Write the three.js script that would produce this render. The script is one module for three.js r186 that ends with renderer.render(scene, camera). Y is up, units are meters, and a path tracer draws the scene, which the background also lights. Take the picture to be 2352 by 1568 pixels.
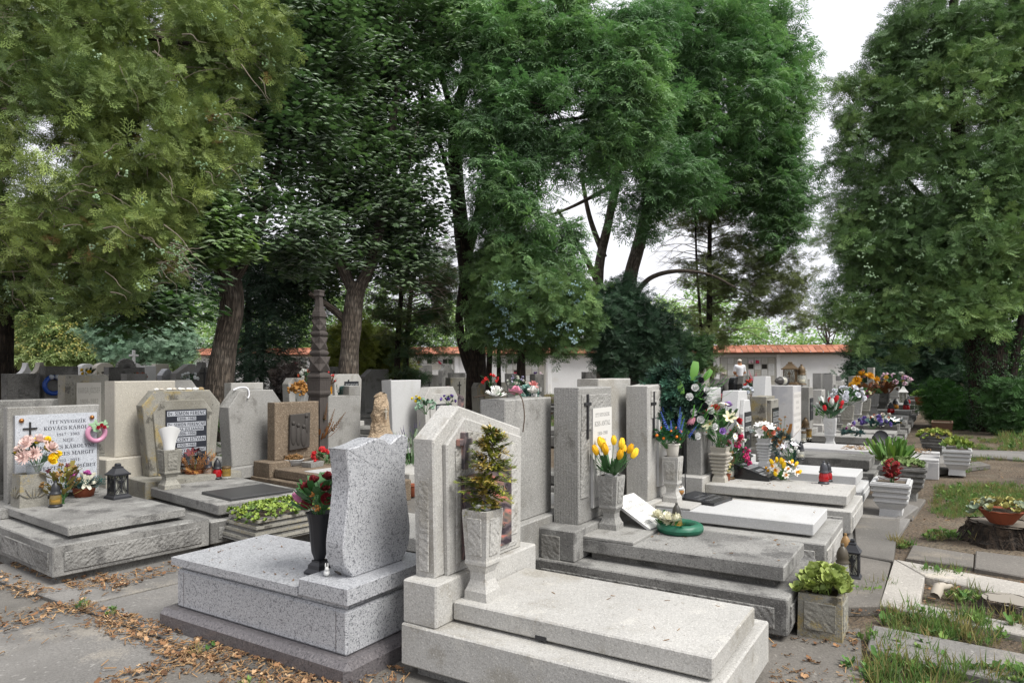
import * as THREE from 'three';
import { mergeGeometries } from 'three/addons/utils/BufferGeometryUtils.js';

// ---------- camera, sky, sun, exposure ----------
const scene = new THREE.Scene();
const FOCAL = 696.6, EYE = 1.51, TH = THREE.MathUtils.degToRad(32), CO = Math.cos(TH), SI = Math.sin(TH);
const camera = new THREE.PerspectiveCamera(2 * Math.atan(341 / FOCAL) * 180 / Math.PI, 1024 / 682, 0.1, 400);
camera.position.set(0, EYE, 0);
camera.setViewOffset(1024, 682, 0, -29.1, 1024, 682);           // a shifted lens keeps uprights upright
const renderer = new THREE.WebGLRenderer({ antialias: true });
renderer.setSize(1024, 682);
renderer.toneMapping = THREE.LinearToneMapping;
renderer.toneMappingExposure = 1.5;
renderer.shadowMap.enabled = true;
const sun = new THREE.DirectionalLight(new THREE.Color(1, 0.975, 0.93), 3.1);
sun.position.set(13, 21, 9);
sun.shadow.radius = 52; sun.castShadow = true;
Object.assign(sun.shadow.camera, { left: -40, right: 40, top: 40, bottom: -40, near: 0.5, far: 120 });
sun.name = 'sun'; scene.add(sun); scene.add(sun.target);

// ---------- random numbers and noise ----------
function rng(seed) { let a = seed >>> 0; return () => { a = (a + 0x6D2B79F5) | 0; let t = Math.imul(a ^ (a >>> 15), 1 | a); t = (t + Math.imul(t ^ (t >>> 7), 61 | t)) ^ t; return ((t ^ (t >>> 14)) >>> 0) / 4294967296; }; }
let R = rng(7);
const rr = (a, b) => a + (b - a) * R(), pick = (a) => a[Math.floor(R() * a.length) % a.length];
const clamp = (x, a = 0, b = 1) => Math.min(b, Math.max(a, x)), sst = (a, b, x) => { const t = clamp((x - a) / (b - a)); return t * t * (3 - 2 * t); };
const N = 1024, fieldCache = {};
function field(f, seed = 1) {                                    // value noise that tiles over N x N
  const key = f + '_' + seed; if (fieldCache[key]) return fieldCache[key];
  const r = rng(f * 977 + seed * 131), g = new Float32Array(f * f); for (let i = 0; i < f * f; i++) g[i] = r();
  const out = new Float32Array(N * N), k = f / N;
  for (let y = 0; y < N; y++) {
    const v = y * k, y0 = Math.floor(v), ty = v - y0, sy = ty * ty * (3 - 2 * ty), a = (y0 % f) * f, b = ((y0 + 1) % f) * f;
    for (let x = 0; x < N; x++) {
      const u = x * k, x0 = Math.floor(u), tx = u - x0, sx = tx * tx * (3 - 2 * tx), c = x0 % f, d = (x0 + 1) % f;
      out[y * N + x] = (g[a + c] * (1 - sx) + g[a + d] * sx) * (1 - sy) + (g[b + c] * (1 - sx) + g[b + d] * sx) * sy;
    }
  }
  return (fieldCache[key] = out);
}
function fbm(f, oct, seed = 1) {
  const key = 'f' + f + '_' + oct + '_' + seed; if (fieldCache[key]) return fieldCache[key];
  const out = new Float32Array(N * N); let a = 1, t = 0;
  for (let o = 0; o < oct; o++) { const g = field(f << o, seed); for (let i = 0; i < N * N; i++) out[i] += g[i] * a; t += a; a *= 0.55; }
  for (let i = 0; i < N * N; i++) out[i] /= t;
  return (fieldCache[key] = out);
}
function h3(x, y, z) { let n = Math.imul(x, 374761393) + Math.imul(y, 668265263) + Math.imul(z, 2147483647 ^ 1013904223); n = Math.imul(n ^ (n >>> 13), 1274126177); return ((n ^ (n >>> 16)) >>> 0) / 4294967296; }
function noise3(x, y, z) {
  const i = Math.floor(x), j = Math.floor(y), k = Math.floor(z), u = x - i, v = y - j, w = z - k, s = (t) => t * t * (3 - 2 * t), a = s(u), b = s(v), c = s(w), L = (p, q, t) => p + (q - p) * t;
  return L(L(L(h3(i, j, k), h3(i + 1, j, k), a), L(h3(i, j + 1, k), h3(i + 1, j + 1, k), a), b), L(L(h3(i, j, k + 1), h3(i + 1, j, k + 1), a), L(h3(i, j + 1, k + 1), h3(i + 1, j + 1, k + 1), a), b), c);
}

// ---------- the sky: bright even overcast ----------
{
  const w = 256, h = 128, d = new Float32Array(w * h * 4);
  for (let y = 0; y < h; y++) for (let x = 0; x < w; x++) {
    const lat = ((y + 0.5) / h - 0.5) * Math.PI, lon = (x + 0.5) / w * 2 * Math.PI, q = [Math.cos(lat) * Math.cos(lon) * 2.2 + 9, Math.sin(lat) * 3.4 + 5, Math.cos(lat) * Math.sin(lon) * 2.2 + 9];
    const n = noise3(...q) * 0.6 + noise3(q[0] * 2.3, q[1] * 2.3, q[2] * 2.3) * 0.4, b = 0.63 + 0.16 * n, o = (y * w + x) * 4;
    d[o] = b * (0.965 + 0.04 * n); d[o + 1] = b * (0.985 + 0.02 * n); d[o + 2] = b * 1.06; d[o + 3] = 1;
  }
  const t = new THREE.DataTexture(d, w, h, THREE.RGBAFormat, THREE.FloatType);
  t.mapping = THREE.EquirectangularReflectionMapping; t.magFilter = THREE.LinearFilter; t.needsUpdate = true;
  scene.background = t; scene.environment = t;
}

// ---------- places ----------
// photograph lines of sight, in units of 1/2352 of the frame's width; graves stand in rows turned 32 degrees
const P = (px, py, D) => new THREE.Vector3((px - 1176) / 1600 * D, EYE - (py - 850) / 1600 * D, -D);
const L = (X, Y, Z) => new THREE.Vector3(X * CO - Z * SI, Y, X * SI + Z * CO);   // row axes -> world
const rowDepth = (px, X) => X / ((px - 1176) / 1600 * CO - SI);
const rowZ = (px, X) => { const D = rowDepth(px, X); return -(px - 1176) / 1600 * D * SI - D * CO; };
const hAt = (py, D) => EYE - (py - 850) / 1600 * D;
const rise = (D) => 0.3 * sst(17, 33, D);                        // the ground climbs a little towards the far wall

// ---------- naming ----------
const taken = {};
function numbered(name) { const n = taken[name] = (taken[name] ?? -1) + 1; return n ? name + '_' + String(n).padStart(3, '0') : name; }
function tag(o, label, category, group) { o.userData.label = label; o.userData.category = category; if (group) o.userData.group = group; return o; }
function thing(name, label, category, pos, turn = 0, group) {
  const o = new THREE.Group(); o.name = numbered(name); o.position.copy(pos); o.rotation.y = turn; scene.add(o);
  return tag(o, label, category, group);
}
function part(name, geo, mat, parent, kind) {
  const m = new THREE.Mesh(geo, mat); m.name = name; m.castShadow = m.receiveShadow = true; parent.add(m);
  if (kind) m.userData.kind = kind;
  return m;
}
function struct(name, geo, mat) { const m = part(numbered(name), geo, mat, scene, 'structure'); return m; }

// ---------- geometry helpers ----------
function uvBox(g, ox = 0, oy = 0) {                               // uv in metres, by the way a face points
  const p = g.attributes.position, n = g.attributes.normal, uv = new Float32Array(p.count * 2);
  for (let i = 0; i < p.count; i++) {
    const ax = Math.abs(n.getX(i)), ay = Math.abs(n.getY(i)), az = Math.abs(n.getZ(i)), x = p.getX(i), y = p.getY(i), z = p.getZ(i);
    const [u, v] = ay >= ax && ay >= az ? [x, z] : ax >= az ? [z, y] : [x, y];
    uv[2 * i] = u + ox; uv[2 * i + 1] = v + oy;
  }
  g.setAttribute('uv', new THREE.BufferAttribute(uv, 2)); return g;
}
function flat(g) { const h = g.index ? g.toNonIndexed() : g; h.computeVertexNormals(); return h; }
// a box from (x0,y0,z0) to (x1,y1,z1) with chamfered edges, 44 triangles
function box(x0, x1, y0, y1, z0, z1, b = 0.006) {
  b = Math.min(b, (x1 - x0) * 0.3, (y1 - y0) * 0.3, (z1 - z0) * 0.3);
  const c = [(x0 + x1) / 2, (y0 + y1) / 2, (z0 + z1) / 2], h = [(x1 - x0) / 2, (y1 - y0) / 2, (z1 - z0) / 2], pos = [];
  const V = (s, k) => { const q = [0, 1, 2].map((i) => c[i] + s[i] * (i === k ? h[i] : h[i] - b)); return q; };
  const tri = (a, q, d) => {                                      // outward
    const e = [0, 1, 2].map((i) => q[i] - a[i]), f = [0, 1, 2].map((i) => d[i] - a[i]), n = [e[1] * f[2] - e[2] * f[1], e[2] * f[0] - e[0] * f[2], e[0] * f[1] - e[1] * f[0]];
    const o = [0, 1, 2].reduce((s, i) => s + n[i] * ((a[i] + q[i] + d[i]) / 3 - c[i]), 0);
    o >= 0 ? pos.push(...a, ...q, ...d) : pos.push(...a, ...d, ...q);
  };
  const quad = (a, q, d, e) => { tri(a, q, d); tri(a, d, e); };
  for (let k = 0; k < 3; k++) {
    const i = (k + 1) % 3, j = (k + 2) % 3, S = (sk, si, sj) => { const s = [0, 0, 0]; s[k] = sk; s[i] = si; s[j] = sj; return s; };
    for (const sk of [-1, 1]) quad(V(S(sk, -1, -1), k), V(S(sk, 1, -1), k), V(S(sk, 1, 1), k), V(S(sk, -1, 1), k));
    for (const si of [-1, 1]) for (const sj of [-1, 1]) quad(V(S(-1, si, sj), i), V(S(1, si, sj), i), V(S(1, si, sj), j), V(S(-1, si, sj), j));
  }
  for (const sx of [-1, 1]) for (const sy of [-1, 1]) for (const sz of [-1, 1]) { const s = [sx, sy, sz]; tri(V(s, 0), V(s, 1), V(s, 2)); }
  const g = new THREE.BufferGeometry(); g.setAttribute('position', new THREE.Float32BufferAttribute(pos, 3)); g.computeVertexNormals();
  return uvBox(g, c[0] * 3.1 + c[2] * 1.7, c[1] * 2.3 + c[2]);
}
// an outline in the (across, up) plane, as seen from the front, extruded from x0 to x1 along x
function slabOf(pts, x0, x1, b = 0.006, curved = false) {
  const s = new THREE.Shape(pts.map((p) => new THREE.Vector2(p[0], p[1])));
  const g = new THREE.ExtrudeGeometry(s, { depth: x1 - x0 - 2 * b, bevelEnabled: b > 0, bevelSize: b, bevelOffset: -b, bevelThickness: b, bevelSegments: 1, steps: 1 });
  g.translate(0, 0, b); g.rotateY(Math.PI / 2); g.translate(x0, 0, 0);
  const f = curved ? g : flat(g); return uvBox(f, rr(0, 3), rr(0, 3));
}
// stacked rectangles [y, half x, half z], closed above and below
function rectLoft(rows, cap = true) {
  const pos = [], C = (r) => [[-r[1], r[0], -r[2]], [r[1], r[0], -r[2]], [r[1], r[0], r[2]], [-r[1], r[0], r[2]]];
  for (let i = 0; i + 1 < rows.length; i++) { const a = C(rows[i]), b = C(rows[i + 1]); for (let k = 0; k < 4; k++) { const m = (k + 1) % 4; pos.push(...a[k], ...b[k], ...b[m], ...a[k], ...b[m], ...a[m]); } }
  if (cap) { const a = C(rows[0]), b = C(rows[rows.length - 1]); pos.push(...a[0], ...a[1], ...a[2], ...a[0], ...a[2], ...a[3], ...b[0], ...b[2], ...b[1], ...b[0], ...b[3], ...b[2]); }
  const g = new THREE.BufferGeometry(); g.setAttribute('position', new THREE.Float32BufferAttribute(pos, 3)); g.computeVertexNormals(); return uvBox(g, rr(0, 2), rr(0, 2));
}
const lathe = (pts, n = 20) => new THREE.LatheGeometry(pts.map((p) => new THREE.Vector2(p[0], p[1])), n);
function tube(pts, r0, r1, seg = 6, steps = 0, wob = 0) {         // tapered limb through points
  const curve = new THREE.CatmullRomCurve3(pts, false, 'centripetal'), n = steps || Math.max(2, pts.length * 3), fr = curve.computeFrenetFrames(n, false), pos = [], idx = [], uv = [], len = curve.getLength();
  for (let i = 0; i <= n; i++) {
    const t = i / n, c = curve.getPointAt(t), r = r0 + (r1 - r0) * t;
    for (let j = 0; j <= seg; j++) {
      const a = j / seg * 2 * Math.PI, q = r * (1 + wob * (noise3(c.x * 3 + Math.cos(a) * 1.5, c.y * 2, c.z * 3 + Math.sin(a) * 1.5) - 0.5)), d = fr.normals[i].clone().multiplyScalar(Math.cos(a) * q).addScaledVector(fr.binormals[i], Math.sin(a) * q);
      pos.push(c.x + d.x, c.y + d.y, c.z + d.z); uv.push(j / seg * 2 * Math.PI * r0, t * len);
      if (i < n && j < seg) { const a0 = i * (seg + 1) + j, b0 = a0 + seg + 1; idx.push(a0, a0 + 1, b0, b0, a0 + 1, b0 + 1); }
    }
  }
  const g = new THREE.BufferGeometry(); g.setAttribute('position', new THREE.Float32BufferAttribute(pos, 3)); g.setAttribute('uv', new THREE.Float32BufferAttribute(uv, 2)); g.setIndex(idx); g.computeVertexNormals(); return g;
}
const merge = (list) => { const l = list.map((g) => { const h = g.index ? g.toNonIndexed() : g; for (const k of Object.keys(h.attributes)) if (!['position', 'normal', 'uv'].includes(k)) h.deleteAttribute(k); if (!h.attributes.uv) uvBox(h); return h; }); return mergeGeometries(l); };
const mv = (g, x, y, z) => g.translate(x, y, z);
function rough(g, amp, freq, seed = 0) {                          // push points about, for broken stone, soil, bark
  const p = g.attributes.position, n = g.attributes.normal;
  for (let i = 0; i < p.count; i++) { const x = p.getX(i), y = p.getY(i), z = p.getZ(i), d = amp * (noise3(x * freq + seed, y * freq + 3, z * freq + 7) + 0.5 * noise3(x * freq * 2.7 + seed, y * freq * 2.7, z * freq * 2.7) - 0.75); p.setXYZ(i, x + n.getX(i) * d, y + n.getY(i) * d, z + n.getZ(i) * d); }
  g.computeVertexNormals(); return g;
}

// ---------- surfaces ----------
const dt = (data, srgb) => { const t = new THREE.DataTexture(data, N, N, THREE.RGBAFormat); t.wrapS = t.wrapT = THREE.RepeatWrapping; t.magFilter = THREE.LinearFilter; if (srgb) t.colorSpace = THREE.SRGBColorSpace; t.needsUpdate = true; return t; };
// sRGB colours 0..1; specks: [field frequency, threshold, colour, strength]; stains: [fbm frequency, from, to, colour, strength]
function stoneMap({ base, vary = 0.06, specks = [], stains = [], seed = 1, streak = 0 }) {
  const d = new Uint8Array(N * N * 4), lo = fbm(4, 5, 1), fine = field(512, 1), mid = field(256, 1), NN = N * N;
  const S = specks.map(([f, th, c, k], i) => [field(f, 2), th, c, k, field(512, 3), (seed * 7919 + i * 104729) * 13 % NN]), T = stains.map(([f, a, b, c, k], i) => [fbm(f, 5, 2), a, b, c, k, (seed * 6271 + i * 81799) * 17 % NN]);
  const str = streak ? field(128, 1) : null, of = seed * 52361 % NN;
  for (let y = 0; y < N; y++) for (let x = 0; x < N; x++) {
    const i = y * N + x, m = 1 + vary * ((lo[(i + of) % NN] - 0.5) * 2.2 + (fine[i] - 0.5) * 1.6 + (mid[i] - 0.5) * 0.9);
    let r = base[0] * m, g = base[1] * m, b = base[2] * m;
    for (const [f, a, e, c, k, q] of T) { const w = sst(a, e, f[(i + q) % NN] + (fine[i] - 0.5) * 0.12 + (mid[i] - 0.5) * 0.1) * k; r += (c[0] - r) * w; g += (c[1] - g) * w; b += (c[2] - b) * w; }
    for (const [f, th, c, k, v, q] of S) { const s = f[(i + q) % NN]; if (s <= th) continue; const w = k * clamp((s - th) * 9) * (0.55 + 0.45 * v[i]); r += (c[0] - r) * w; g += (c[1] - g) * w; b += (c[2] - b) * w; }
    if (str) { const q = 1 - streak * sst(0.55, 0.8, str[(i % N) + N * (y >> 5)]); r *= q; g *= q; b *= q; }
    const o = 4 * i; d[o] = clamp(r) * 255; d[o + 1] = clamp(g) * 255; d[o + 2] = clamp(b) * 255; d[o + 3] = 255;
  }
  return dt(d, true);
}
function grayMap(f) { const d = new Uint8Array(N * N * 4); for (let y = 0; y < N; y++) for (let x = 0; x < N; x++) { const v = clamp(f(x, y, y * N + x)) * 255, o = 4 * (y * N + x); d[o] = d[o + 1] = d[o + 2] = v; d[o + 3] = 255; } return dt(d, false); }
const a256 = field(256, 2), a128 = field(128, 2), a64 = field(64, 2), a512 = field(512, 2), a32 = field(32, 2);
const bumpFine = grayMap((x, y, i) => 0.5 * a256[i] + 0.5 * a512[i]);
const bumpHammer = grayMap((x, y, i) => 0.55 * a64[(i + ((y * 3) >> 2)) % (N * N)] + 0.3 * a128[i] + 0.15 * a512[i]);
const bumpComb = grayMap((x, y, i) => 0.55 * (Math.sin(x / 4 * Math.PI * 2 * 0.5 + a32[i] * 2) * 0.5 + 0.5) + 0.45 * a256[i]);
const bumpBark = grayMap((x, y, i) => { const q = (y >> 3) * N + x; return clamp(1.5 * Math.abs(a64[q % (N * N)] - 0.5) + 0.25 * a128[i] + 0.2 * a256[i]); });
const scaled = (t, m) => { const c = t.clone(); c.repeat.set(1 / m, 1 / m); c.needsUpdate = true; return c; };
function M(map, bump, bumpScale, tile = 2, o = {}) {
  const m = new THREE.MeshStandardMaterial({ roughness: 0.88, ...o });
  if (map) m.map = scaled(map, tile);
  if (bump) { m.bumpMap = scaled(bump, tile); m.bumpScale = bumpScale; }
  return m;
}
const plain = (hex, roughness = 0.8, o = {}) => new THREE.MeshStandardMaterial({ color: hex, roughness, ...o });
const chip = (c, f = 512, th = 0.8, k = 0.8) => [f, th, c, k];
const lightMap = stoneMap({ base: [0.645, 0.638, 0.62], specks: [chip([0.78, 0.78, 0.76], 256, 0.8, 0.4), chip([0.4, 0.39, 0.37], 256, 0.82, 0.45), chip([0.82, 0.81, 0.78], 512, 0.76), chip([0.46, 0.44, 0.41], 512, 0.82, 0.7), chip([0.38, 0.36, 0.33], 256, 0.93, 0.6)], seed: 2, vary: 0.07, stains: [[4, 0.55, 0.75, [0.53, 0.51, 0.465], 0.6], [9, 0.62, 0.74, [0.5, 0.48, 0.44], 0.5], [14, 0.68, 0.78, [0.74, 0.73, 0.7], 0.5]] });
const greyMap = stoneMap({ base: [0.55, 0.545, 0.53], specks: [chip([0.74, 0.74, 0.72], 256, 0.8, 0.4), chip([0.32, 0.31, 0.3], 256, 0.8, 0.5), chip([0.76, 0.75, 0.71], 512, 0.78), chip([0.36, 0.35, 0.33], 512, 0.8, 0.75)], seed: 5, vary: 0.09, stains: [[5, 0.52, 0.72, [0.42, 0.41, 0.385], 0.65], [9, 0.62, 0.76, [0.33, 0.32, 0.3], 0.5]] });
const darkMap = stoneMap({ base: [0.455, 0.45, 0.435], specks: [chip([0.64, 0.64, 0.62], 256, 0.8, 0.4), chip([0.22, 0.215, 0.21], 256, 0.78, 0.5), chip([0.7, 0.69, 0.66], 512, 0.8, 0.7), chip([0.26, 0.25, 0.24], 512, 0.76, 0.8)], seed: 8, vary: 0.13, stains: [[4, 0.46, 0.66, [0.3, 0.295, 0.28], 0.75], [11, 0.58, 0.72, [0.22, 0.22, 0.21], 0.6], [7, 0.68, 0.8, [0.62, 0.62, 0.6], 0.6]] });
const lichenMap = stoneMap({ base: [0.54, 0.53, 0.495], specks: [chip([0.74, 0.72, 0.67], 512, 0.8, 0.7), chip([0.3, 0.29, 0.26], 512, 0.8, 0.75)], seed: 11, vary: 0.11, stains: [[5, 0.5, 0.7, [0.4, 0.385, 0.34], 0.6], [8, 0.6, 0.74, [0.6, 0.5, 0.24], 0.55], [18, 0.64, 0.76, [0.24, 0.23, 0.21], 0.7]] });
const wornMap = stoneMap({ base: [0.52, 0.515, 0.5], specks: [chip([0.7, 0.7, 0.68], 256, 0.78, 0.45), chip([0.24, 0.235, 0.23], 256, 0.78, 0.55), chip([0.68, 0.67, 0.65], 512, 0.8, 0.6), chip([0.26, 0.25, 0.24], 512, 0.78, 0.7)], seed: 44, vary: 0.12, stains: [[4, 0.46, 0.64, [0.36, 0.355, 0.345], 0.7], [11, 0.56, 0.7, [0.26, 0.255, 0.25], 0.6], [8, 0.66, 0.78, [0.64, 0.64, 0.62], 0.5]] });
const graniteMap = stoneMap({ base: [0.66, 0.665, 0.675], specks: [chip([0.8, 0.8, 0.81], 256, 0.66, 0.7), chip([0.3, 0.305, 0.325], 256, 0.68, 0.75), chip([0.24, 0.245, 0.26], 128, 0.84, 0.6), chip([0.34, 0.35, 0.37], 512, 0.76, 0.7)], seed: 14, vary: 0.03 });
const plinthMap = stoneMap({ base: [0.38, 0.365, 0.37], specks: [chip([0.55, 0.53, 0.53], 256, 0.7, 0.6), chip([0.2, 0.19, 0.2], 256, 0.68, 0.7)], seed: 17, vary: 0.05 });
const beigeMap = stoneMap({ base: [0.655, 0.635, 0.59], specks: [chip([0.8, 0.77, 0.71], 256, 0.75, 0.5), chip([0.52, 0.47, 0.4], 256, 0.86, 0.7), chip([0.42, 0.37, 0.3], 512, 0.92, 0.6)], seed: 20, vary: 0.05 });
const marbleMap = stoneMap({ base: [0.70, 0.695, 0.69], specks: [chip([0.6, 0.59, 0.58], 128, 0.86, 0.4)], seed: 23, vary: 0.04, stains: [[6, 0.58, 0.72, [0.6, 0.6, 0.62], 0.6], [24, 0.66, 0.78, [0.56, 0.53, 0.5], 0.4]] });
const whiteMap = stoneMap({ base: [0.70, 0.70, 0.695], specks: [chip([0.86, 0.86, 0.85], 512, 0.8, 0.7), chip([0.6, 0.59, 0.57], 512, 0.86, 0.6)], seed: 26, vary: 0.04, stains: [[5, 0.62, 0.8, [0.64, 0.63, 0.6], 0.4]] });
const pebbleMap = stoneMap({ base: [0.43, 0.375, 0.31], specks: [chip([0.66, 0.6, 0.52], 256, 0.7, 0.8), chip([0.74, 0.7, 0.64], 256, 0.84, 0.8), chip([0.25, 0.215, 0.18], 256, 0.72, 0.7)], seed: 29, vary: 0.12, stains: [[5, 0.56, 0.74, [0.25, 0.22, 0.19], 0.6]] });
const pavingMap = stoneMap({ base: [0.455, 0.445, 0.43], specks: [chip([0.68, 0.67, 0.65], 128, 0.87, 0.7), chip([0.74, 0.73, 0.71], 64, 0.94, 0.6), chip([0.3, 0.28, 0.26], 512, 0.8, 0.6)], seed: 32, vary: 0.11, stains: [[4, 0.54, 0.72, [0.38, 0.37, 0.355], 0.6], [7, 0.6, 0.78, [0.6, 0.57, 0.52], 0.5]] });
const soilMap = stoneMap({ base: [0.36, 0.315, 0.26], specks: [chip([0.56, 0.47, 0.35], 256, 0.75, 0.7), chip([0.17, 0.14, 0.11], 256, 0.7, 0.7), chip([0.5, 0.36, 0.22], 128, 0.84, 0.6)], seed: 35, vary: 0.2, stains: [[6, 0.5, 0.7, [0.45, 0.42, 0.36], 0.6], [5, 0.58, 0.75, [0.22, 0.19, 0.16], 0.6]] });
const boulderMap = stoneMap({ base: [0.62, 0.545, 0.45], specks: [chip([0.76, 0.7, 0.62], 128, 0.72, 0.6), chip([0.36, 0.29, 0.22], 128, 0.76, 0.7)], seed: 38, vary: 0.14, stains: [[8, 0.5, 0.68, [0.45, 0.37, 0.28], 0.6]] });
const gneissMap = (() => { const d = new Uint8Array(N * N * 4), w = fbm(4, 5, 2), q = fbm(9, 5, 2); for (let y = 0; y < N; y++) for (let x = 0; x < N; x++) { const i = y * N + x, s = Math.sin((y / N) * 25.13 + w[i] * 16 + x / N * 6.283), k = sst(0.1, 0.9, s) * sst(0.35, 0.65, q[i]), n = 0.85 + 0.3 * a512[i], o = 4 * i, dk = sst(-0.2, -0.9, s); d[o] = clamp((0.40 + 0.2 * k - 0.16 * dk) * n) * 255; d[o + 1] = clamp((0.355 + 0.09 * k - 0.13 * dk) * n) * 255; d[o + 2] = clamp((0.36 + 0.04 * k - 0.12 * dk) * n) * 255; d[o + 3] = 255; } return dt(d, true); })();
const barkTex = (base, light, dark, seed) => { const d = new Uint8Array(N * N * 4), w = fbm(5, 5, 2); for (let y = 0; y < N; y++) for (let x = 0; x < N; x++) { const i = y * N + x, q = ((y >> 3) * N + x) % (N * N), v = clamp(1.6 * Math.abs(a64[q] - 0.5) + 0.35 * a256[i]), l = sst(0.55, 0.75, w[i]) * 0.5, o = 4 * i; for (let c = 0; c < 3; c++) d[o + c] = clamp(dark[c] + (base[c] - dark[c]) * v * 1.6 + (light[c] - base[c]) * l) * 255; d[o + 3] = 255; } return dt(d, true); };
const barkMap = barkTex([0.40, 0.36, 0.32], [0.5, 0.47, 0.43], [0.17, 0.15, 0.13], 41);

const light = M(lightMap, bumpFine, 0.0012), lightHam = M(lightMap, bumpHammer, 0.011, 1.6), lightComb = M(lightMap, bumpComb, 0.004, 1.6);
const grey = M(greyMap, bumpFine, 0.0014), greyHam = M(greyMap, bumpHammer, 0.012, 1.6), greyComb = M(greyMap, bumpComb, 0.005, 1.6);
const dark = M(darkMap, bumpFine, 0.0016), darkHam = M(darkMap, bumpHammer, 0.013, 1.6), darkComb = M(darkMap, bumpComb, 0.005, 1.6);
const worn = M(wornMap, bumpFine, 0.0016), wornHam = M(wornMap, bumpHammer, 0.014, 1.6);
const lichen = M(lichenMap, bumpFine, 0.0016), lichenHam = M(lichenMap, bumpHammer, 0.012, 1.6);
const granite = M(graniteMap, null, 0, 1.3, { roughness: 0.32 }), plinthStone = M(plinthMap, null, 0, 1.5, { roughness: 0.35 });
const beige = M(beigeMap, bumpFine, 0.002), marble = M(marbleMap, bumpFine, 0.0006, 2, { roughness: 0.6 }), white = M(whiteMap, bumpFine, 0.001), whiteHam = M(whiteMap, bumpHammer, 0.01, 1.6);
const pebble = M(pebbleMap, bumpFine, 0.004, 1.6), paving = M(pavingMap, bumpFine, 0.002, 2.4), soil = M(soilMap, bumpHammer, 0.03, 1.8, { roughness: 1 }), boulderStone = M(boulderMap, bumpHammer, 0.02, 1.3);
const gneiss = M(gneissMap, null, 0, 0.9, { roughness: 0.3 }), blackStone = plain('#1d1e21', 0.22), greyBlack = plain('#3a3a3b', 0.4), iron = plain('#232325', 0.55), whitePlate = M(whiteMap, null, 0, 3, { roughness: 0.45, color: '#ffffff' });
const bark = M(barkMap, bumpBark, 0.03, 1.2, { roughness: 1 }), barkDark = M(barkMap, bumpBark, 0.03, 1.2, { roughness: 1, color: '#8d8378' }), deadWood = plain('#8b8072', 0.95);
// ---------- lettering ----------
function print(w, h, bg, draw) {
  const c = document.createElement('canvas'); c.width = w; c.height = h; const g = c.getContext('2d');
  g.fillStyle = bg; g.fillRect(0, 0, w, h); draw(g, w, h);
  const t = new THREE.CanvasTexture(c); t.colorSpace = THREE.SRGBColorSpace; return t;
}
function speckle(g, w, h, cols, n, s) { const r = rng(w + h + n); for (let i = 0; i < n; i++) { g.fillStyle = cols[Math.floor(r() * cols.length)]; g.fillRect(r() * w, r() * h, s * (0.5 + r()), s * (0.5 + r())); } }
// rows of [text, size as a part of the height, place down the plate]; strip = letters cut dark out of a pale band
function rows(list, ink, font = 'serif', weight = '', strip = null) {
  return (g, w, h) => { g.textAlign = 'center'; g.textBaseline = 'middle';
    for (const [s, size, y] of list) {
      g.font = `${weight} ${Math.round(size * h)}px ${font}`; const tw = Math.min(g.measureText(s).width, w * 0.92);
      if (strip) { g.fillStyle = strip; g.fillRect(w / 2 - tw / 2 - 6, (y - size * 0.52) * h, tw + 12, size * 1.02 * h); }
      g.fillStyle = ink; g.fillText(s, w / 2, y * h, w * 0.92);
    } };
}
const graniteBg = (g, w, h) => speckle(g, w, h, ['#8f939a', '#d9dbde', '#6d7077', '#c3c6ca'], 9000, 3);

// ---------- pieces of a grave; x runs from the headstone to the foot, u across as seen from the front ----------
function plate(t, u0, u1, y0, y1, x, mat, tex, thick = 0.02, name = 'plaque', rough_ = 0.45) {
  const g = new THREE.BoxGeometry(thick, y1 - y0, u1 - u0); g.translate(x + thick / 2, (y0 + y1) / 2, -(u0 + u1) / 2);
  const face = tex ? new THREE.MeshStandardMaterial({ map: tex, roughness: rough_ }) : mat;
  return part(name, g, [face, mat, mat, mat, mat, mat], t);
}
const barBox = (x0, x1, y0, y1, u0, u1, b) => box(x0, x1, y0, y1, -u1, -u0, b);
function crossOf(t, u, y0, y1, arm, x, mat, wide = 0.016, at = 0.72, thick = 0.014) {
  const ya = y0 + (y1 - y0) * at;
  part('cross', merge([barBox(x, x + thick, y0, y1, u - wide / 2, u + wide / 2, 0.002), barBox(x + 0.001, x + thick - 0.001, ya - wide / 2, ya + wide / 2, u - arm, u - wide / 2, 0.002), barBox(x + 0.001, x + thick - 0.001, ya - wide / 2, ya + wide / 2, u + wide / 2, u + arm, 0.002)]), mat, t);
}
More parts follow.
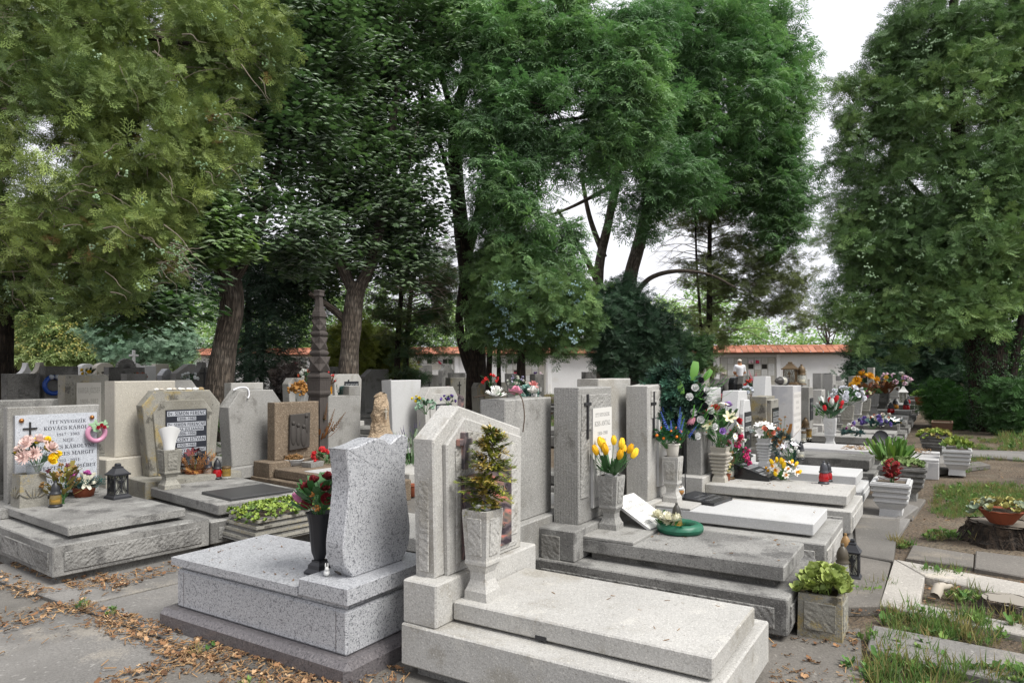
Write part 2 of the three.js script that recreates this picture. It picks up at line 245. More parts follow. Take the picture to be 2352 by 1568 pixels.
const outline = {
  rect: (w, h0, h1) => [[-w / 2, h0], [w / 2, h0], [w / 2, h1], [-w / 2, h1]],
  flare: (w, h0, h1, k = 0.05) => [[-w / 2 + k, h0], [w / 2 - k, h0], [w / 2, h1], [-w / 2, h1]],
  cut: (w, h0, h1, c = 0.12, k = 0.05) => [[-w / 2 + k, h0], [w / 2 - k, h0], [w / 2, h1 - c], [w / 2 - c * 0.8, h1], [-w / 2 + c * 0.8, h1], [-w / 2, h1 - c]],
  cutRight: (w, h0, h1, c = 0.2) => [[-w / 2, h0], [w / 2, h0], [w / 2, h1 - c], [w / 2 - c * 1.5, h1], [-w / 2, h1]],
  cutLeft: (w, h0, h1, c = 0.2) => [[-w / 2, h0], [w / 2, h0], [w / 2, h1], [-w / 2 + c * 1.5, h1], [-w / 2, h1 - c]],
  coffin: (w, h0, h1) => [[-w * 0.36, h0], [w * 0.36, h0], [w / 2, h0 + (h1 - h0) * 0.62], [w * 0.3, h1], [-w * 0.3, h1], [-w / 2, h0 + (h1 - h0) * 0.62]],
  round: (w, h0, h1) => { const p = [[-w / 2, h0], [w / 2, h0]]; for (let i = 0; i <= 12; i++) { const a = i / 12 * Math.PI; p.push([Math.cos(a) * w / 2, h1 - w * 0.3 + Math.sin(a) * w * 0.3]); } return p; },
  wave: (w, h0, h1) => { const p = [[-w / 2, h0], [w / 2, h0]]; for (let i = 0; i <= 14; i++) { const u = w / 2 - i / 14 * w; p.push([u, h1 - 0.09 + 0.09 * Math.cos((u / w + 0.15) * 6)]); } return p; },
  shoulders: (w, h0, h1) => { const p = [[-w / 2, h0], [w / 2, h0], [w / 2, h1 - 0.3]]; for (let i = 0; i <= 6; i++) { const a = i / 6 * Math.PI / 2; p.push([w / 2 - 0.02 - 0.18 * Math.sin(a), h1 - 0.24 + 0.24 * (1 - Math.cos(a))]); } for (let i = 6; i >= 0; i--) { const a = i / 6 * Math.PI / 2; p.push([-w / 2 + 0.02 + 0.18 * Math.sin(a), h1 - 0.24 + 0.24 * (1 - Math.cos(a))]); } p.push([-w / 2, h1 - 0.3]); return p; },
};
const shrink = (pts, m) => { const cx = 0, ys = pts.map((p) => p[1]), y0 = Math.min(...ys), y1 = Math.max(...ys), w = Math.max(...pts.map((p) => Math.abs(p[0]))); return pts.map(([u, y]) => [cx + u * (1 - m / w), y0 + (y - y0) * (1 - m / (y1 - y0))]); };
// a whole grave: every measure may be left out
function grave(o) {
  const { label, X, Z, face = 1, w = 0.94, len = 1.38, mat = grey, ham = greyHam, edge = mat, headMat = o.mat ?? grey, slabMat = o.mat ?? grey, t = 0.14, y = 0 } = o;
  const g = thing(o.name ?? 'grave', label, o.category ?? 'grave', L(X, y, Z), -TH + (face < 0 ? Math.PI : 0) + (o.twist ?? 0), o.group);
  if (o.base !== null) {
    const [b0, b1, bx0, bx1] = o.base ?? [0.05, 0.25, -t - 0.06, len];
    part('base', merge([box(bx0, bx1, b0, b1, -w / 2, w / 2, 0.008)]), edge, g);
    if (b0 > 0.02) part('footing', box(bx0 + 0.06, bx1 - 0.06, -0.05, b0 + 0.01, -w / 2 + 0.06, w / 2 - 0.06, 0), dark, g);
    if (o.panels !== false && b1 - b0 > 0.12) {
      for (const s of [-1, 1]) part('panel', s > 0 ? box(bx0 + 0.07, bx1 - 0.07, b0 + 0.035, b1 - 0.055, w / 2 - 0.004, w / 2 + 0.009, 0.006) : box(bx0 + 0.07, bx1 - 0.07, b0 + 0.035, b1 - 0.055, -w / 2 - 0.009, -w / 2 + 0.004, 0.006), ham, g);
      part('panel', box(bx1 - 0.004, bx1 + 0.009, b0 + 0.035, b1 - 0.055, -w / 2 + 0.07, w / 2 - 0.07, 0.006), ham, g);
    }
  }
  if (o.block !== null) { const [x0, x1, y0, y1, bw] = o.block ?? [-t - 0.05, 0.05, 0.25, 0.43, w - 0.04]; part('headstone_base', box(x0, x1, y0, y1, -bw / 2, bw / 2, 0.008), mat, g); }
  if (o.slab !== null) {
    const [x0, x1, y0, y1, sw] = o.slab ?? [0.07, len - 0.05, 0.28, 0.36, w - 0.24];
    if ((o.base ? o.base[1] : 0.25) < y0 - 0.008) part('slab_support', box(x0 + 0.05, x1 - 0.06, (o.base ? o.base[1] : 0.25) - 0.01, y0 + 0.004, -sw / 2 + 0.05, sw / 2 - 0.05, 0), dark, g);
    part('slab', box(x0, x1, y0, y1, -sw / 2, sw / 2, 0.007), slabMat, g);
  }
  if (o.head !== null) {
    const [style, hw, h0, h1, ...k] = o.head ?? ['rect', 0.58, 0.43, 1.35];
    const pts = typeof style === 'string' ? outline[style](hw, h0, h1, ...k) : style;
    part('headstone', slabOf(pts, -t, 0, 0.008), headMat, g);
    if (o.inner) { const ip = shrink(pts, o.inner); part('inner_panel', slabOf(ip, -0.004, 0.02, 0.006), o.innerMat ?? headMat, g); }
  }
  return g;
}
function place(g, x, y, u) { return g.localToWorld(new THREE.Vector3(x, y, -u)); }   // a point on a grave, in the world
for (const o of [scene]) o.updateMatrixWorld(true);
const on = (g, x, y, u) => { g.updateMatrixWorld(true); return place(g, x, y, u); };

// ================= row nearest the camera on the right, facing the path =================
// 1: pale grave with a lopsided gable
const gable = grave({ label: 'large pale grave with a gabled headstone and polished slab in the right foreground', X: -2.17, Z: -3.15, w: 1.0, len: 1.41, t: 0.13, mat: light, ham: lightHam, base: [0.05, 0.255, -0.14, 1.41], panels: false,
  block: [-0.14, 0.07, 0.255, 0.47, 0.97], slab: [0.075, 1.375, 0.268, 0.36, 0.71], head: [[[-0.4, 0.47], [0.4, 0.47], [0.42, 1.165], [-0.2, 1.325], [-0.42, 1.165]], 0.84, 0, 0], headMat: light });
{
  const inn = [[-0.33, 0.47], [0.375, 0.47], [0.385, 1.12], [-0.19, 1.265], [-0.345, 1.135]];
  part('inner_panel', slabOf(inn, -0.004, 0.03, 0.008), light, gable);
  part('carved_panel', slabOf([[-0.27, 0.95], [0.33, 0.955], [0.34, 1.085], [-0.17, 1.2], [-0.28, 1.1]], 0.029, 0.038, 0.006), lightHam, gable);
  part('carved_panel', slabOf([[-0.27, 0.52], [-0.235, 0.52], [-0.235, 0.93], [-0.27, 0.93]], 0.029, 0.037, 0.004), lightHam, gable);
  part('carved_panel', slabOf([[0.25, 0.56], [0.33, 0.56], [0.33, 0.94], [0.25, 0.94]], 0.029, 0.037, 0.004), lightHam, gable);
  part('carved_panel', slabOf([[-0.24, 0.495], [0.32, 0.495], [0.32, 0.525], [-0.24, 0.525]], 0.029, 0.036, 0.004), lightHam, gable);
  part('side_panel', box(-0.095, -0.035, 0.5, 1.12, 0.404, 0.414, 0.004), lightHam, gable);
  const tex = print(384, 400, '#5c4d4d', (g, w, h) => {
    const im = g.createImageData(w, h); for (let y = 0; y < h; y++) for (let x = 0; x < w; x++) { const q = noise3(x * 0.006 + y * 0.004, y * 0.016 - x * 0.005, 2), q2 = noise3(x * 0.03, y * 0.06 - x * 0.02, 7), st = Math.sin((y - x * 0.35) * 0.05 + q * 11 + q2 * 2.4), k = sst(0.2, 1, st), dk = sst(-0.1, -0.9, st), n = 0.82 + 0.36 * R() * (0.5 + q2), o = (y * w + x) * 4; im.data[o] = (92 + 62 * k * q2 * 1.5 - 34 * dk) * n; im.data[o + 1] = (82 + 22 * k - 32 * dk) * n; im.data[o + 2] = (84 + 10 * k - 28 * dk) * n; im.data[o + 3] = 255; } g.putImageData(im, 0, 0);
    g.fillStyle = '#15120f'; g.textAlign = 'center'; g.font = 'italic 74px serif'; g.fillText('Hír János', w / 2, 130, w * 0.8); g.font = 'italic 48px serif'; g.fillText('1919 - 1983', w / 2, 220, w * 0.7); g.font = 'italic 58px serif'; g.fillText('és felesége', w / 2, 320, w * 0.7);
  });
  plate(gable, -0.22, 0.235, 0.53, 0.965, 0.03, gneiss, tex, 0.022, 'plaque', 0.3);
  crossOf(gable, -0.215, 1.0, 1.19, 0.055, 0.03, gneiss, 0.034, 0.74, 0.03);
  part('drain_notch', box(0.55, 0.61, 0.266, 0.287, 0.3, 0.357, 0), iron, gable);
}
// 2: grave with the iron cross and white inscription plate
const kiss = grave({ label: 'weathered grey grave with tall cross headstone and white inscription plate behind the tulip vase', X: -2.15, Z: -4.585, w: 1.0, len: 1.4, t: 0.2, mat: worn, ham: wornHam, edge: worn, slabMat: worn, headMat: greyComb,
  base: [0.03, 0.24, -0.24, 1.4], block: [-0.24, 0.06, 0.24, 0.445, 0.92], slab: [0.05, 1.35, 0.285, 0.375, 0.66], head: ['rect', 0.55, 0.445, 1.39] });
{
  part('carved_panel', slabOf(outline.rect(0.48, 1.09, 1.34), -0.003, 0.009, 0.005), greyHam, kiss);
  part('carved_panel', slabOf([[-0.255, 0.62], [-0.13, 0.62], [-0.13, 1.09], [-0.255, 1.09]], -0.003, 0.008, 0.005), greyHam, kiss);
  part('raised_bed', box(0.05, 0.42, 0.375, 0.395, -0.33, 0.33, 0.004), grey, kiss);
  part('carved_panel', box(-0.19, -0.05, 0.16, 0.4, 0.455, 0.468, 0.005), greyHam, kiss);
  plate(kiss, -0.09, 0.235, 0.535, 1.24, 0.001, whitePlate, print(320, 690, '#cfcdc8', rows([['ITT NYUGSZIK', 0.05, 0.07], ['KISS ANTAL', 0.066, 0.16], ['1904–1980', 0.05, 0.26], ['ÉS NEJE', 0.045, 0.34], ['KOMÁNEK ÁGNEZ', 0.064, 0.43], ['1913–1990', 0.05, 0.53], ['KISS ANTAL', 0.06, 0.64], ['1938–2004', 0.05, 0.74], ['EMLÉKÜK ÖRÖK', 0.045, 0.92]], '#2c2a28')), 0.018);
  crossOf(kiss, -0.165, 1.03, 1.345, 0.05, 0.008, iron, 0.022, 0.78);
}
// 3: cross headstone with the pine wreath
const karacs = grave({ label: 'grey grave with black cross headstone and smooth white slab between tulips and pine wreath', X: -2.15, Z: -5.98, w: 1.0, len: 1.4, t: 0.2, mat: light, ham: lightHam, edge: grey, slabMat: white, headMat: lightComb,
  base: [0.03, 0.25, -0.24, 1.4], block: [-0.24, 0.06, 0.25, 0.4, 0.92], slab: [0.06, 1.3, 0.27, 0.36, 0.7], head: [[[-0.36, 0.4], [0.3, 0.4], [0.33, 1.41], [-0.37, 1.375]], 0.7, 0, 0] });
{
  part('carved_panel', slabOf(outline.rect(0.6, 1.1, 1.34), -0.003, 0.009, 0.005), lightHam, karacs);
  part('carved_panel', box(-0.19, -0.05, 0.1, 0.36, 0.455, 0.468, 0.005), greyHam, karacs);
  plate(karacs, -0.16, 0.3, 0.5, 1.08, 0.001, whitePlate, print(400, 560, '#d3d1cc', rows([['ÉLETEM', 0.06, 0.08], ['KARÁCSONY', 0.085, 0.2], ['BÉLA', 0.08, 0.32], ['1921–1986', 0.06, 0.45], ['KARÁCSONYI', 0.085, 0.62], ['ANNA', 0.08, 0.74], ['1925–2001', 0.06, 0.87]], '#2c2a28')), 0.02);
  crossOf(karacs, -0.25, 0.93, 1.33, 0.055, 0.001, iron, 0.026, 0.74);
  part('raised_bed', box(0.06, 0.36, 0.36, 0.378, -0.35, 0.35, 0.004), light, karacs);
}
// 4: grave crowded with flowers
const ribbed = grave({ label: 'grey grave crowded with bright artificial flowers and a ribbed stone vase', X: -2.15, Z: -7.42, w: 0.98, len: 1.42, t: 0.16, mat: light, ham: lightHam, edge: light, slabMat: light, headMat: grey,
  base: [0.04, 0.24, -0.2, 1.42], block: [-0.2, 0.06, 0.24, 0.43, 0.9], slab: [0.06, 1.37, 0.27, 0.36, 0.74], head: ['rect', 0.58, 0.43, 1.18] });
// 5: coffin-shaped white headstone
const coffinHead = grave({ label: 'white grave with coffin-shaped headstone and black inscription panel behind the wreath of white lilies', X: -2.15, Z: -8.86, w: 0.96, len: 1.36, t: 0.2, mat: white, ham: whiteHam, edge: white, slabMat: white, base: [0.04, 0.2, -0.24, 1.36], slab: [0.06, 1.3, 0.24, 0.345, 0.72], head: [[[-0.22, 0.4], [0.22, 0.4], [0.28, 1.0], [0.19, 1.26], [-0.2, 1.26], [-0.29, 0.98]], 0.58, 0, 0] });
part('inner_panel', slabOf([[-0.17, 0.42], [0.17, 0.42], [0.2, 0.98], [0.13, 1.15], [-0.13, 1.15], [-0.2, 0.98]], -0.002, 0.05, 0.008), white, coffinHead);
plate(coffinHead, -0.15, 0.16, 0.55, 1.0, 0.05, blackStone, print(256, 380, '#202124', rows([['NAGY BERTA MIHÁLY', 0.14, 0.2], ['1902–1985', 0.12, 0.46], ['NEJE', 0.11, 0.7]], '#202124', 'sans-serif', 'bold', '#a9aaa8')), 0.012);
// 6: brown-stained column with black plate
const stained = grave({ label: 'brown-stained column headstone with tall black plate, left of the smooth marble block', X: -2.15, Z: -10.45, w: 0.96, len: 1.36, t: 0.22, mat: grey, ham: greyHam, edge: dark, slabMat: dark, headMat: lichen, base: [0.04, 0.2, -0.26, 1.36], slab: [0.06, 1.3, 0.23, 0.35, 0.74], head: ['rect', 0.56, 0.4, 1.14] });
part('inner_panel', box(-0.01, 0.06, 0.4, 1.1, -0.24, 0.24, 0.01), lichen, stained);
plate(stained, -0.2, 0.2, 0.45, 0.98, 0.06, blackStone, print(256, 380, '#2b2c2f', rows([['TAKÁCS JÓZSEF', 0.12, 0.16], ['SZTANKOVICS ETEL', 0.12, 0.32], ['1912–1981', 0.1, 0.48]], '#2b2c2f', 'sans-serif', 'bold', '#8f9190')), 0.012, 'plaque', 0.2);
// 7: smooth marble block
const block = grave({ label: 'pale smooth marble block headstone carrying three metal lanterns on its top', X: -2.1, Z: -12.25, w: 1.25, len: 1.5, t: 0.52, mat: marble, ham: marble, edge: marble, slabMat: marble, panels: false, base: [-0.05, 0.2, -0.6, 2.0], block: null, slab: [0.05, 1.2, 0.2, 0.29, 0.9], head: ['rect', 0.72, 0.2, 1.26] });
plate(block, -0.33, 0.33, 0.5, 1.16, -0.001, marble, print(420, 420, '#c2bfba', rows([['RAKONCZAI ISTVÁN', 0.1, 0.1], ['MÉRNÖK', 0.09, 0.26], ['1929–1981', 0.08, 0.4], ['RAKONCZAI ISTVÁNNÉ', 0.1, 0.56], ['REHÁZ ZSUZSANNA', 0.095, 0.72], ['1929–2020', 0.09, 0.88]], '#77736e')), 0.004, 'inscription', 0.6);
part('planting_trough', merge([box(1.2, 2.0, 0.2, 0.235, 0.38, 0.62, 0.005), box(1.2, 2.0, 0.2, 0.235, -0.62, -0.38, 0.005)]), marble, block);
// onwards along the path, smaller and smaller
const far = [];
const farSpec = [
  [-13.95, 1.2, 'rect', grey, 'plain grey headstone and dark slab next to the red tulip vase'],
  [-15.5, 1.12, 'rect', light, 'light headstone carved with a ladder of square marks along its edge'],
  [-17.1, 1.42, 'rect', grey, 'tallest grey pillar headstone beside the vase of white roses'],
  [-18.8, 1.25, 'cut', grey, 'grey headstone with cut corners behind the white rose vase'],
  [-20.6, 1.1, 'rect', dark, 'dark weathered headstone behind the yellow chrysanthemums'],
  [-22.6, 1.2, 'cut', dark, 'dark clipped headstone right of the yellow chrysanthemums'],
  [-24.8, 1.0, 'rect', dark, 'low dark headstone above the bare reddish twigs'],
  [-27.2, 1.45, 'rect', light, 'narrow light pillar headstone with a wreath of white blooms hung on it'],
  [-29.8, 1.1, 'rect', dark, 'farthest dark headstone of the path row, against the tree shade'],
];
for (const [Z, h, style, m, label] of farSpec) {
  far.push(grave({ label, X: -2.15, Z, w: 1.0, len: rr(1.34, 1.44), t: 0.2, mat: m, ham: greyHam, edge: dark, slabMat: R() < 0.5 ? dark : grey, y: rise(-Z) * 0.8, base: [0.04, 0.2, -0.24, 1.4], slab: [0.06, rr(1.26, 1.36), 0.225, rr(0.31, 0.35), 0.8], head: [style, rr(0.42, 0.55), 0.4, h] }));
}
part('ladder_relief', merge([0, 1, 2, 3, 4].map((i) => barBox(0.001, 0.008, 0.5 + i * 0.12, 0.53 + i * 0.12, -0.2, -0.05, 0.002)).concat([barBox(0.001, 0.006, 0.45, 1.08, -0.14, -0.12, 0.001)])), dark, far[1]);
part('inner_panel', box(-0.004, 0.05, 0.42, 1.2, -0.15, 0.15, 0.006), grey, far[2]);
plate(far[0], -0.16, 0.16, 0.6, 1.0, 0.002, blackStone, print(128, 160, '#222326', rows([['HORVÁTH', 0.16, 0.25], ['1921–1984', 0.12, 0.55]], '#9a9b99', 'sans-serif')), 0.012);

// ================= second row, backs turned to us =================
const wavy = thing('grave', 'polished speckled granite grave with a wavy-topped headstone seen from behind', 'grave', L(-2.535, 0, -2.8), -TH);
{
  part('plinth', box(-1.46, 0.11, -0.05, 0.1, -0.4, 0.4, 0.03), plinthStone, wavy);
  part('base', box(-1.38, 0.03, 0.1, 0.325, -0.325, 0.325, 0.012), granite, wavy);
  for (const x of [-1.31, -0.045]) part('corner_joint', box(x - 0.002, x + 0.002, 0.105, 0.315, 0.3246, 0.3256, 0), plinthStone, wavy);
  part('frieze', box(-1.36, 0.012, 0.325, 0.362, -0.305, 0.305, 0.003), granite, wavy);
  { const g = slabOf([[-0.345, 0.352], [0.345, 0.352], [0.345, 0.396], [-0.345, 0.396]], -1.42, -0.29, 0.016); part('slab', g, granite, wavy); }
  part('headstone_base', box(-0.288, 0.06, 0.362, 0.446, -0.35, 0.35, 0.003), granite, wavy);
  const prof = new THREE.SplineCurve([[0.19, 0], [0.243, 0.1], [0.26, 0.25], [0.238, 0.46], [0.218, 0.68], [0.228, 0.86], [0.246, 1]].map((q) => new THREE.Vector2(...q))), pts = [];
  for (let i = 0; i <= 20; i++) { const q = prof.getPoint(i / 20); pts.push([q.x, 0.446 + q.y * 0.684]); }
  const crest = new THREE.SplineCurve([[0.246, 1.13], [0.2, 1.15], [0.15, 1.138], [0.092, 1.11], [0.045, 1.138], [-0.01, 1.147], [-0.07, 1.138], [-0.15, 1.118], [-0.246, 1.108]].map((q) => new THREE.Vector2(...q)));
  for (let i = 1; i < 28; i++) { const q = crest.getPoint(i / 28); pts.push([q.x, q.y]); }
  for (let i = 20; i >= 0; i--) { const q = prof.getPoint(i / 20); pts.push([-q.x, 0.446 + q.y * 0.684 - (i === 20 ? 0.02 : 0)]); }
  const g = slabOf(pts, -0.19, -0.06, 0.006); part('headstone', g, granite, wavy);
}
const backs = [];
const backSpec = [   // [Z, front u width, height, style, material, label, base height]
  [-4.1, 0.62, 1.32, 'rect', grey, 'broad grey headstone back with loose flowers laid along its top, behind the gabled grave', 0.5],
  [-5.55, 0.68, 1.44, 'rect', light, 'plain pale headstone back rising behind the iron-cross headstone', 0.4],
  [-7.2, 0.62, 1.2, 'rect', darkHam, 'dark hammered headstone back with pink and violet flowers on its top', 0.4],
  [-8.6, 0.5, 1.3, 'rect', white, 'pale narrow headstone back behind the pine wreath', 0.4],
  [-10.05, 0.66, 1.16, 'rect', grey, 'grey headstone back with a bent wire lying over its top edge', 0.4],
  [-11.6, 0.55, 1.42, 'coffin', white, 'white coffin-shaped headstone back standing taller behind the white headstone', 0.4],
  [-13.3, 0.6, 1.36, 'coffin', grey, 'grey tapering headstone back left of the marble block', 0.4],
  [-15.0, 0.5, 1.52, 'rect', grey, 'tall grey pillar with a stone and hooked wire on its top', 0.4],
];
for (const [Z, w, h, style, m, label, bh] of backSpec) backs.push(grave({ label, X: -2.62, Z, face: -1, w: 0.86, len: 1.36, t: 0.2, mat: m === darkHam ? dark : m, ham: greyHam, edge: dark, headMat: m, base: [0.03, 0.22, -0.08, 1.4], block: [-0.26, 0.06, 0.22, bh, 0.84], slab: [0.08, 1.3, 0.24, 0.34, 0.66], head: [style, w, bh, h] }));

// ================= third row, facing us, on the left =================
const kov = grave({ label: 'grey grave with a speckled granite inscription slab and square flower box, at the left edge', X: -6.85, Z: -3.16, w: 1.16, len: 1.56, twist: -0.09, t: 0.1, mat: worn, ham: wornHam, edge: worn, slabMat: worn, headMat: grey,
  base: [0.05, 0.275, -0.3, 1.58], block: [-0.3, 0.25, 0.275, 0.36, 1.0], slab: [0.1, 1.46, 0.3, 0.37, 0.88], head: ['rect', 0.74, 0.36, 1.19] });
{
  plate(kov, -0.325, 0.33, 0.4, 1.12, 0.002, granite, print(600, 660, '#b4b8be', (g, w, h) => { graniteBg(g, w, h); rows([['ITT NYUGSZIK', 0.056, 0.1], ['KOVÁCS KÁROLY', 0.062, 0.18], ['1917 - 1983', 0.05, 0.26], ['NEJE', 0.052, 0.335], ['KOVÁCS KÁROLYNÉ', 0.062, 0.42], ['VESZERES MARGIT', 0.062, 0.505], ['1922 - 2011', 0.05, 0.59], ['VESZERES ERZSÉBET', 0.06, 0.675], ['1929 - 1994', 0.05, 0.755], ['KOVÁCS ISTVÁNNÉ', 0.06, 0.84], ['KAPOSI MARGIT', 0.06, 0.92]], '#33343c', 'serif', 'bold')({ ...{}, set font(v) { g.font = v; }, get font() { return g.font; }, set fillStyle(v) { g.fillStyle = v; }, set textAlign(v) { g.textAlign = v; }, set textBaseline(v) { g.textBaseline = v; }, measureText: (s) => g.measureText(s), fillText: (s, x, y, m) => g.fillText(s, x + w * 0.13, y, m * 0.78), fillRect: () => 0 }, w, h); }), 0.04, 'plaque', 0.35);
  crossOf(kov, -0.215, 0.82, 1.06, 0.055, 0.042, iron, 0.014, 0.76);
  const brass = plain('#9a6a3a', 0.35, { metalness: 0.8 });
  for (const u of [-0.28, 0.285]) { const s = new THREE.SphereGeometry(0.02, 12, 8); s.translate(0.05, 1.075, -u); part('brass_stud', s, brass, kov); }
}
const simon = grave({ label: 'lichen-covered grave with eight-sided headstone and dark blue inscription panel', X: -6.88, Z: -4.42, w: 1.1, len: 1.75, twist: -0.15, t: 0.16, mat: lichen, ham: wornHam, edge: worn, slabMat: worn, headMat: lichen,
  base: [0.05, 0.24, -0.24, 1.74], block: [-0.24, 0.3, 0.24, 0.42, 1.0], slab: [0.15, 1.68, 0.27, 0.36, 0.9], head: ['cut', 0.82, 0.42, 1.3, 0.15, 0.07], inner: 0.1, innerMat: lichen });
plate(simon, -0.19, 0.24, 0.5, 1.1, 0.02, blackStone, print(512, 700, '#23262e', rows([['Dr. SIMON FERENC', 0.085, 0.07], ['1898–1983', 0.066, 0.165], ['Dr. SIMON FERENCNÉ', 0.08, 0.265], ['KOZMA JULIANNA', 0.07, 0.35], ['1906–1994', 0.066, 0.43], ['PÁLCSIKY ISTVÁN', 0.085, 0.53], ['1920–1985', 0.066, 0.63], ['PÁLCSIKY ISTVÁNNÉ', 0.07, 0.72], ['SIMON KLÁRA', 0.066, 0.79], ['1929–', 0.06, 0.86], ['GERGELY', 0.08, 0.94]], '#23262e', 'sans-serif', 'bold', '#a4a7ac')), 0.014, 'plaque', 0.4);
part('flat_plate', box(1.05, 1.6, 0.36, 0.385, -0.32, 0.3, 0.004), greyBlack, simon);
const relief = grave({ label: 'brown exposed-pebble grave with a dark carved relief beside the carved wooden post', X: -6.85, Z: -5.93, w: 1.0, len: 1.5, t: 0.16, twist: -0.1, mat: pebble, ham: pebble, edge: pebble, slabMat: pebble, panels: false,
  base: [0.0, 0.24, -0.26, 1.5], block: [-0.22, 0.12, 0.24, 0.42, 0.94], slab: [0.14, 1.42, 0.25, 0.35, 0.84], head: ['rect', 0.64, 0.42, 1.12] });
{
  const dw = plain('#3b3733', 0.75), rel = [];
  rel.push(slabOf([[-0.14, 0.53], [0.15, 0.55], [0.16, 0.985], [0.05, 0.975], [-0.13, 0.97]], 0.012, 0.045, 0.006));
  for (const [u, y, r, h] of [[-0.09, 0.72, 0.04, 0.13], [-0.02, 0.7, 0.035, 0.12], [0.06, 0.68, 0.045, 0.12], [0.1, 0.83, 0.03, 0.1]]) { const s = new THREE.SphereGeometry(1, 10, 8); s.scale(0.018, h, r); s.translate(0.045, y, -u); const k = new THREE.SphereGeometry(0.026, 8, 6); k.scale(0.7, 1, 1); k.translate(0.05, y + h + 0.015, -u); rel.push(s, k); }
  part('carved_relief', merge(rel), dw, relief);
  part('white_cloth', box(0.62, 1.35, 0.35, 0.357, -0.3, 0.35, 0.002), whitePlate, relief);
}
// the carved wooden post
{
  const t = thing('carved_post', 'tall dark wooden grave post carved with stars and bulbs', 'carved post', L(-7.0, 0, -6.42), -TH + 0.12);
  const wood = M(null, bumpBark, 0.006, 0.8, { roughness: 0.9, color: '#453f3b' }), q = (rows_) => rectLoft(rows_.map(([y, h]) => [y, h * 0.8, h * 0.8]));
  part('post', q([[0, 0.098], [1.0, 0.098], [1.16, 0.098], [1.2, 0.13], [1.22, 0.135]]), wood, t);
  part('carved_block', q([[1.22, 0.135], [1.25, 0.125], [1.38, 0.138], [1.4, 0.145], [1.405, 0.12]]), wood, t);
  part('carved_collar', q([[1.405, 0.105], [1.415, 0.138], [1.44, 0.14], [1.49, 0.095], [1.5, 0.09]]), wood, t);
  const star = (y0, y1, r_) => { const r = r_ * 0.8;                                   // block with starry faces: points stand out, edges are cut in
    const m = (y0 + y1) / 2, p = [], top = [[-r, y0, -r], [r, y0, -r], [r, y0, r], [-r, y0, r]];
    for (let k = 0; k < 4; k++) {
      const A = top[k], B = top[(k + 1) % 4], a1 = [A[0], y1, A[2]], b1 = [B[0], y1, B[2]], o = 1.14, c = [(A[0] + B[0]) / 2 * o, m, (A[2] + B[2]) / 2 * o], i = 0.78, mb = [(A[0] + B[0]) / 2 * i, y0, (A[2] + B[2]) / 2 * i], mt = [mb[0], y1, mb[2]], la = [A[0] * 0.8, m, A[2] * 0.8], lb = [B[0] * 0.8, m, B[2] * 0.8];
      const ring = [A, mb, B, lb, b1, mt, a1, la]; for (let j = 0; j < 8; j++) p.push(...c, ...ring[(j + 1) % 8], ...ring[j]);
      p.push(...A, 0, y0, 0, ...mb, ...mb, 0, y0, 0, ...B, ...a1, ...mt, 0, y1, 0, ...mt, ...b1, 0, y1, 0);
    }
    const g = new THREE.BufferGeometry(); g.setAttribute('position', new THREE.Float32BufferAttribute(p, 3)); g.computeVertexNormals(); return uvBox(g);
  };
  const bulb = (y0, y1, r) => { const l = []; for (let i = 0; i <= 8; i++) { const a = i / 8 * Math.PI; l.push([y0 + (y1 - y0) * i / 8, r * (0.72 + 0.28 * Math.sin(a))]); } return q(l); };
  part('carved_star', star(1.5, 1.695, 0.128), wood, t);
  part('carved_bulb', bulb(1.695, 1.785, 0.11), wood, t);
  part('carved_star', star(1.785, 1.95, 0.1), wood, t);
  part('carved_bulb', bulb(1.95, 2.035, 0.1), wood, t);
  part('carved_star', star(2.035, 2.175, 0.088), wood, t);
  part('carved_spire', q([[2.175, 0.07], [2.205, 0.072], [2.215, 0.088], [2.24, 0.085], [2.27, 0.075], [2.28, 0.075], [2.29, 0.068], [2.35, 0.05], [2.48, 0.04], [2.49, 0.06], [2.53, 0.055], [2.545, 0.062], [2.56, 0.062], [2.565, 0.055]]), wood, t);
}
// the rough boulder, the pale cut-cornered grave, and others that face us further along
{
  const t = thing('boulder_headstone', 'rough brown boulder headstone with a small carved cross', 'headstone', L(-6.85, 0, -7.42), -TH);
  const g = new THREE.CylinderGeometry(0.12, 0.3, 1.16, 22, 26); const p = g.attributes.position; for (let i = 0; i < p.count; i++) p.setX(i, p.getX(i) * 0.6); g.translate(0, 0.6, 0); rough(g, 0.11, 6); part('stone', uvBox(flat(g)), boulderStone, t);
  crossOf(t, -0.02, 0.82, 0.98, 0.04, 0.12, beige, 0.014, 0.7, 0.012);
  part('base', box(-0.25, 0.9, 0, 0.16, -0.42, 0.42, 0.01), light, t);
}
const rejka = grave({ label: 'pale grave with cut-cornered headstone and dark name panel, left of a dark pink stone', X: -6.85, Z: -8.85, w: 0.95, len: 1.45, t: 0.18, mat: light, ham: lightHam, edge: grey, slabMat: white, headMat: light, head: ['cut', 0.86, 0.42, 1.25, 0.16, 0.04], inner: 0.11 });
plate(rejka, -0.18, 0.22, 0.72, 0.98, 0.02, blackStone, print(400, 260, '#202227', rows([['REJKA FERENC', 0.3, 0.26], ['1933–1983', 0.24, 0.62]], '#202227', 'sans-serif', 'bold', '#a9abad')), 0.012);
{
  const t = thing('headstone', 'dark pink-veined granite headstone with a pointed slanting top', 'headstone', L(-7.2, 0, -9.62), -TH);
  part('stone', slabOf([[-0.3, 0.2], [0.3, 0.2], [0.32, 1.05], [0.1, 1.12], [-0.1, 1.25], [-0.32, 1.2]], -0.12, 0, 0.008), gneiss, t); part('base', box(-0.2, 1.2, 0, 0.2, -0.4, 0.4, 0.01), dark, t);
}
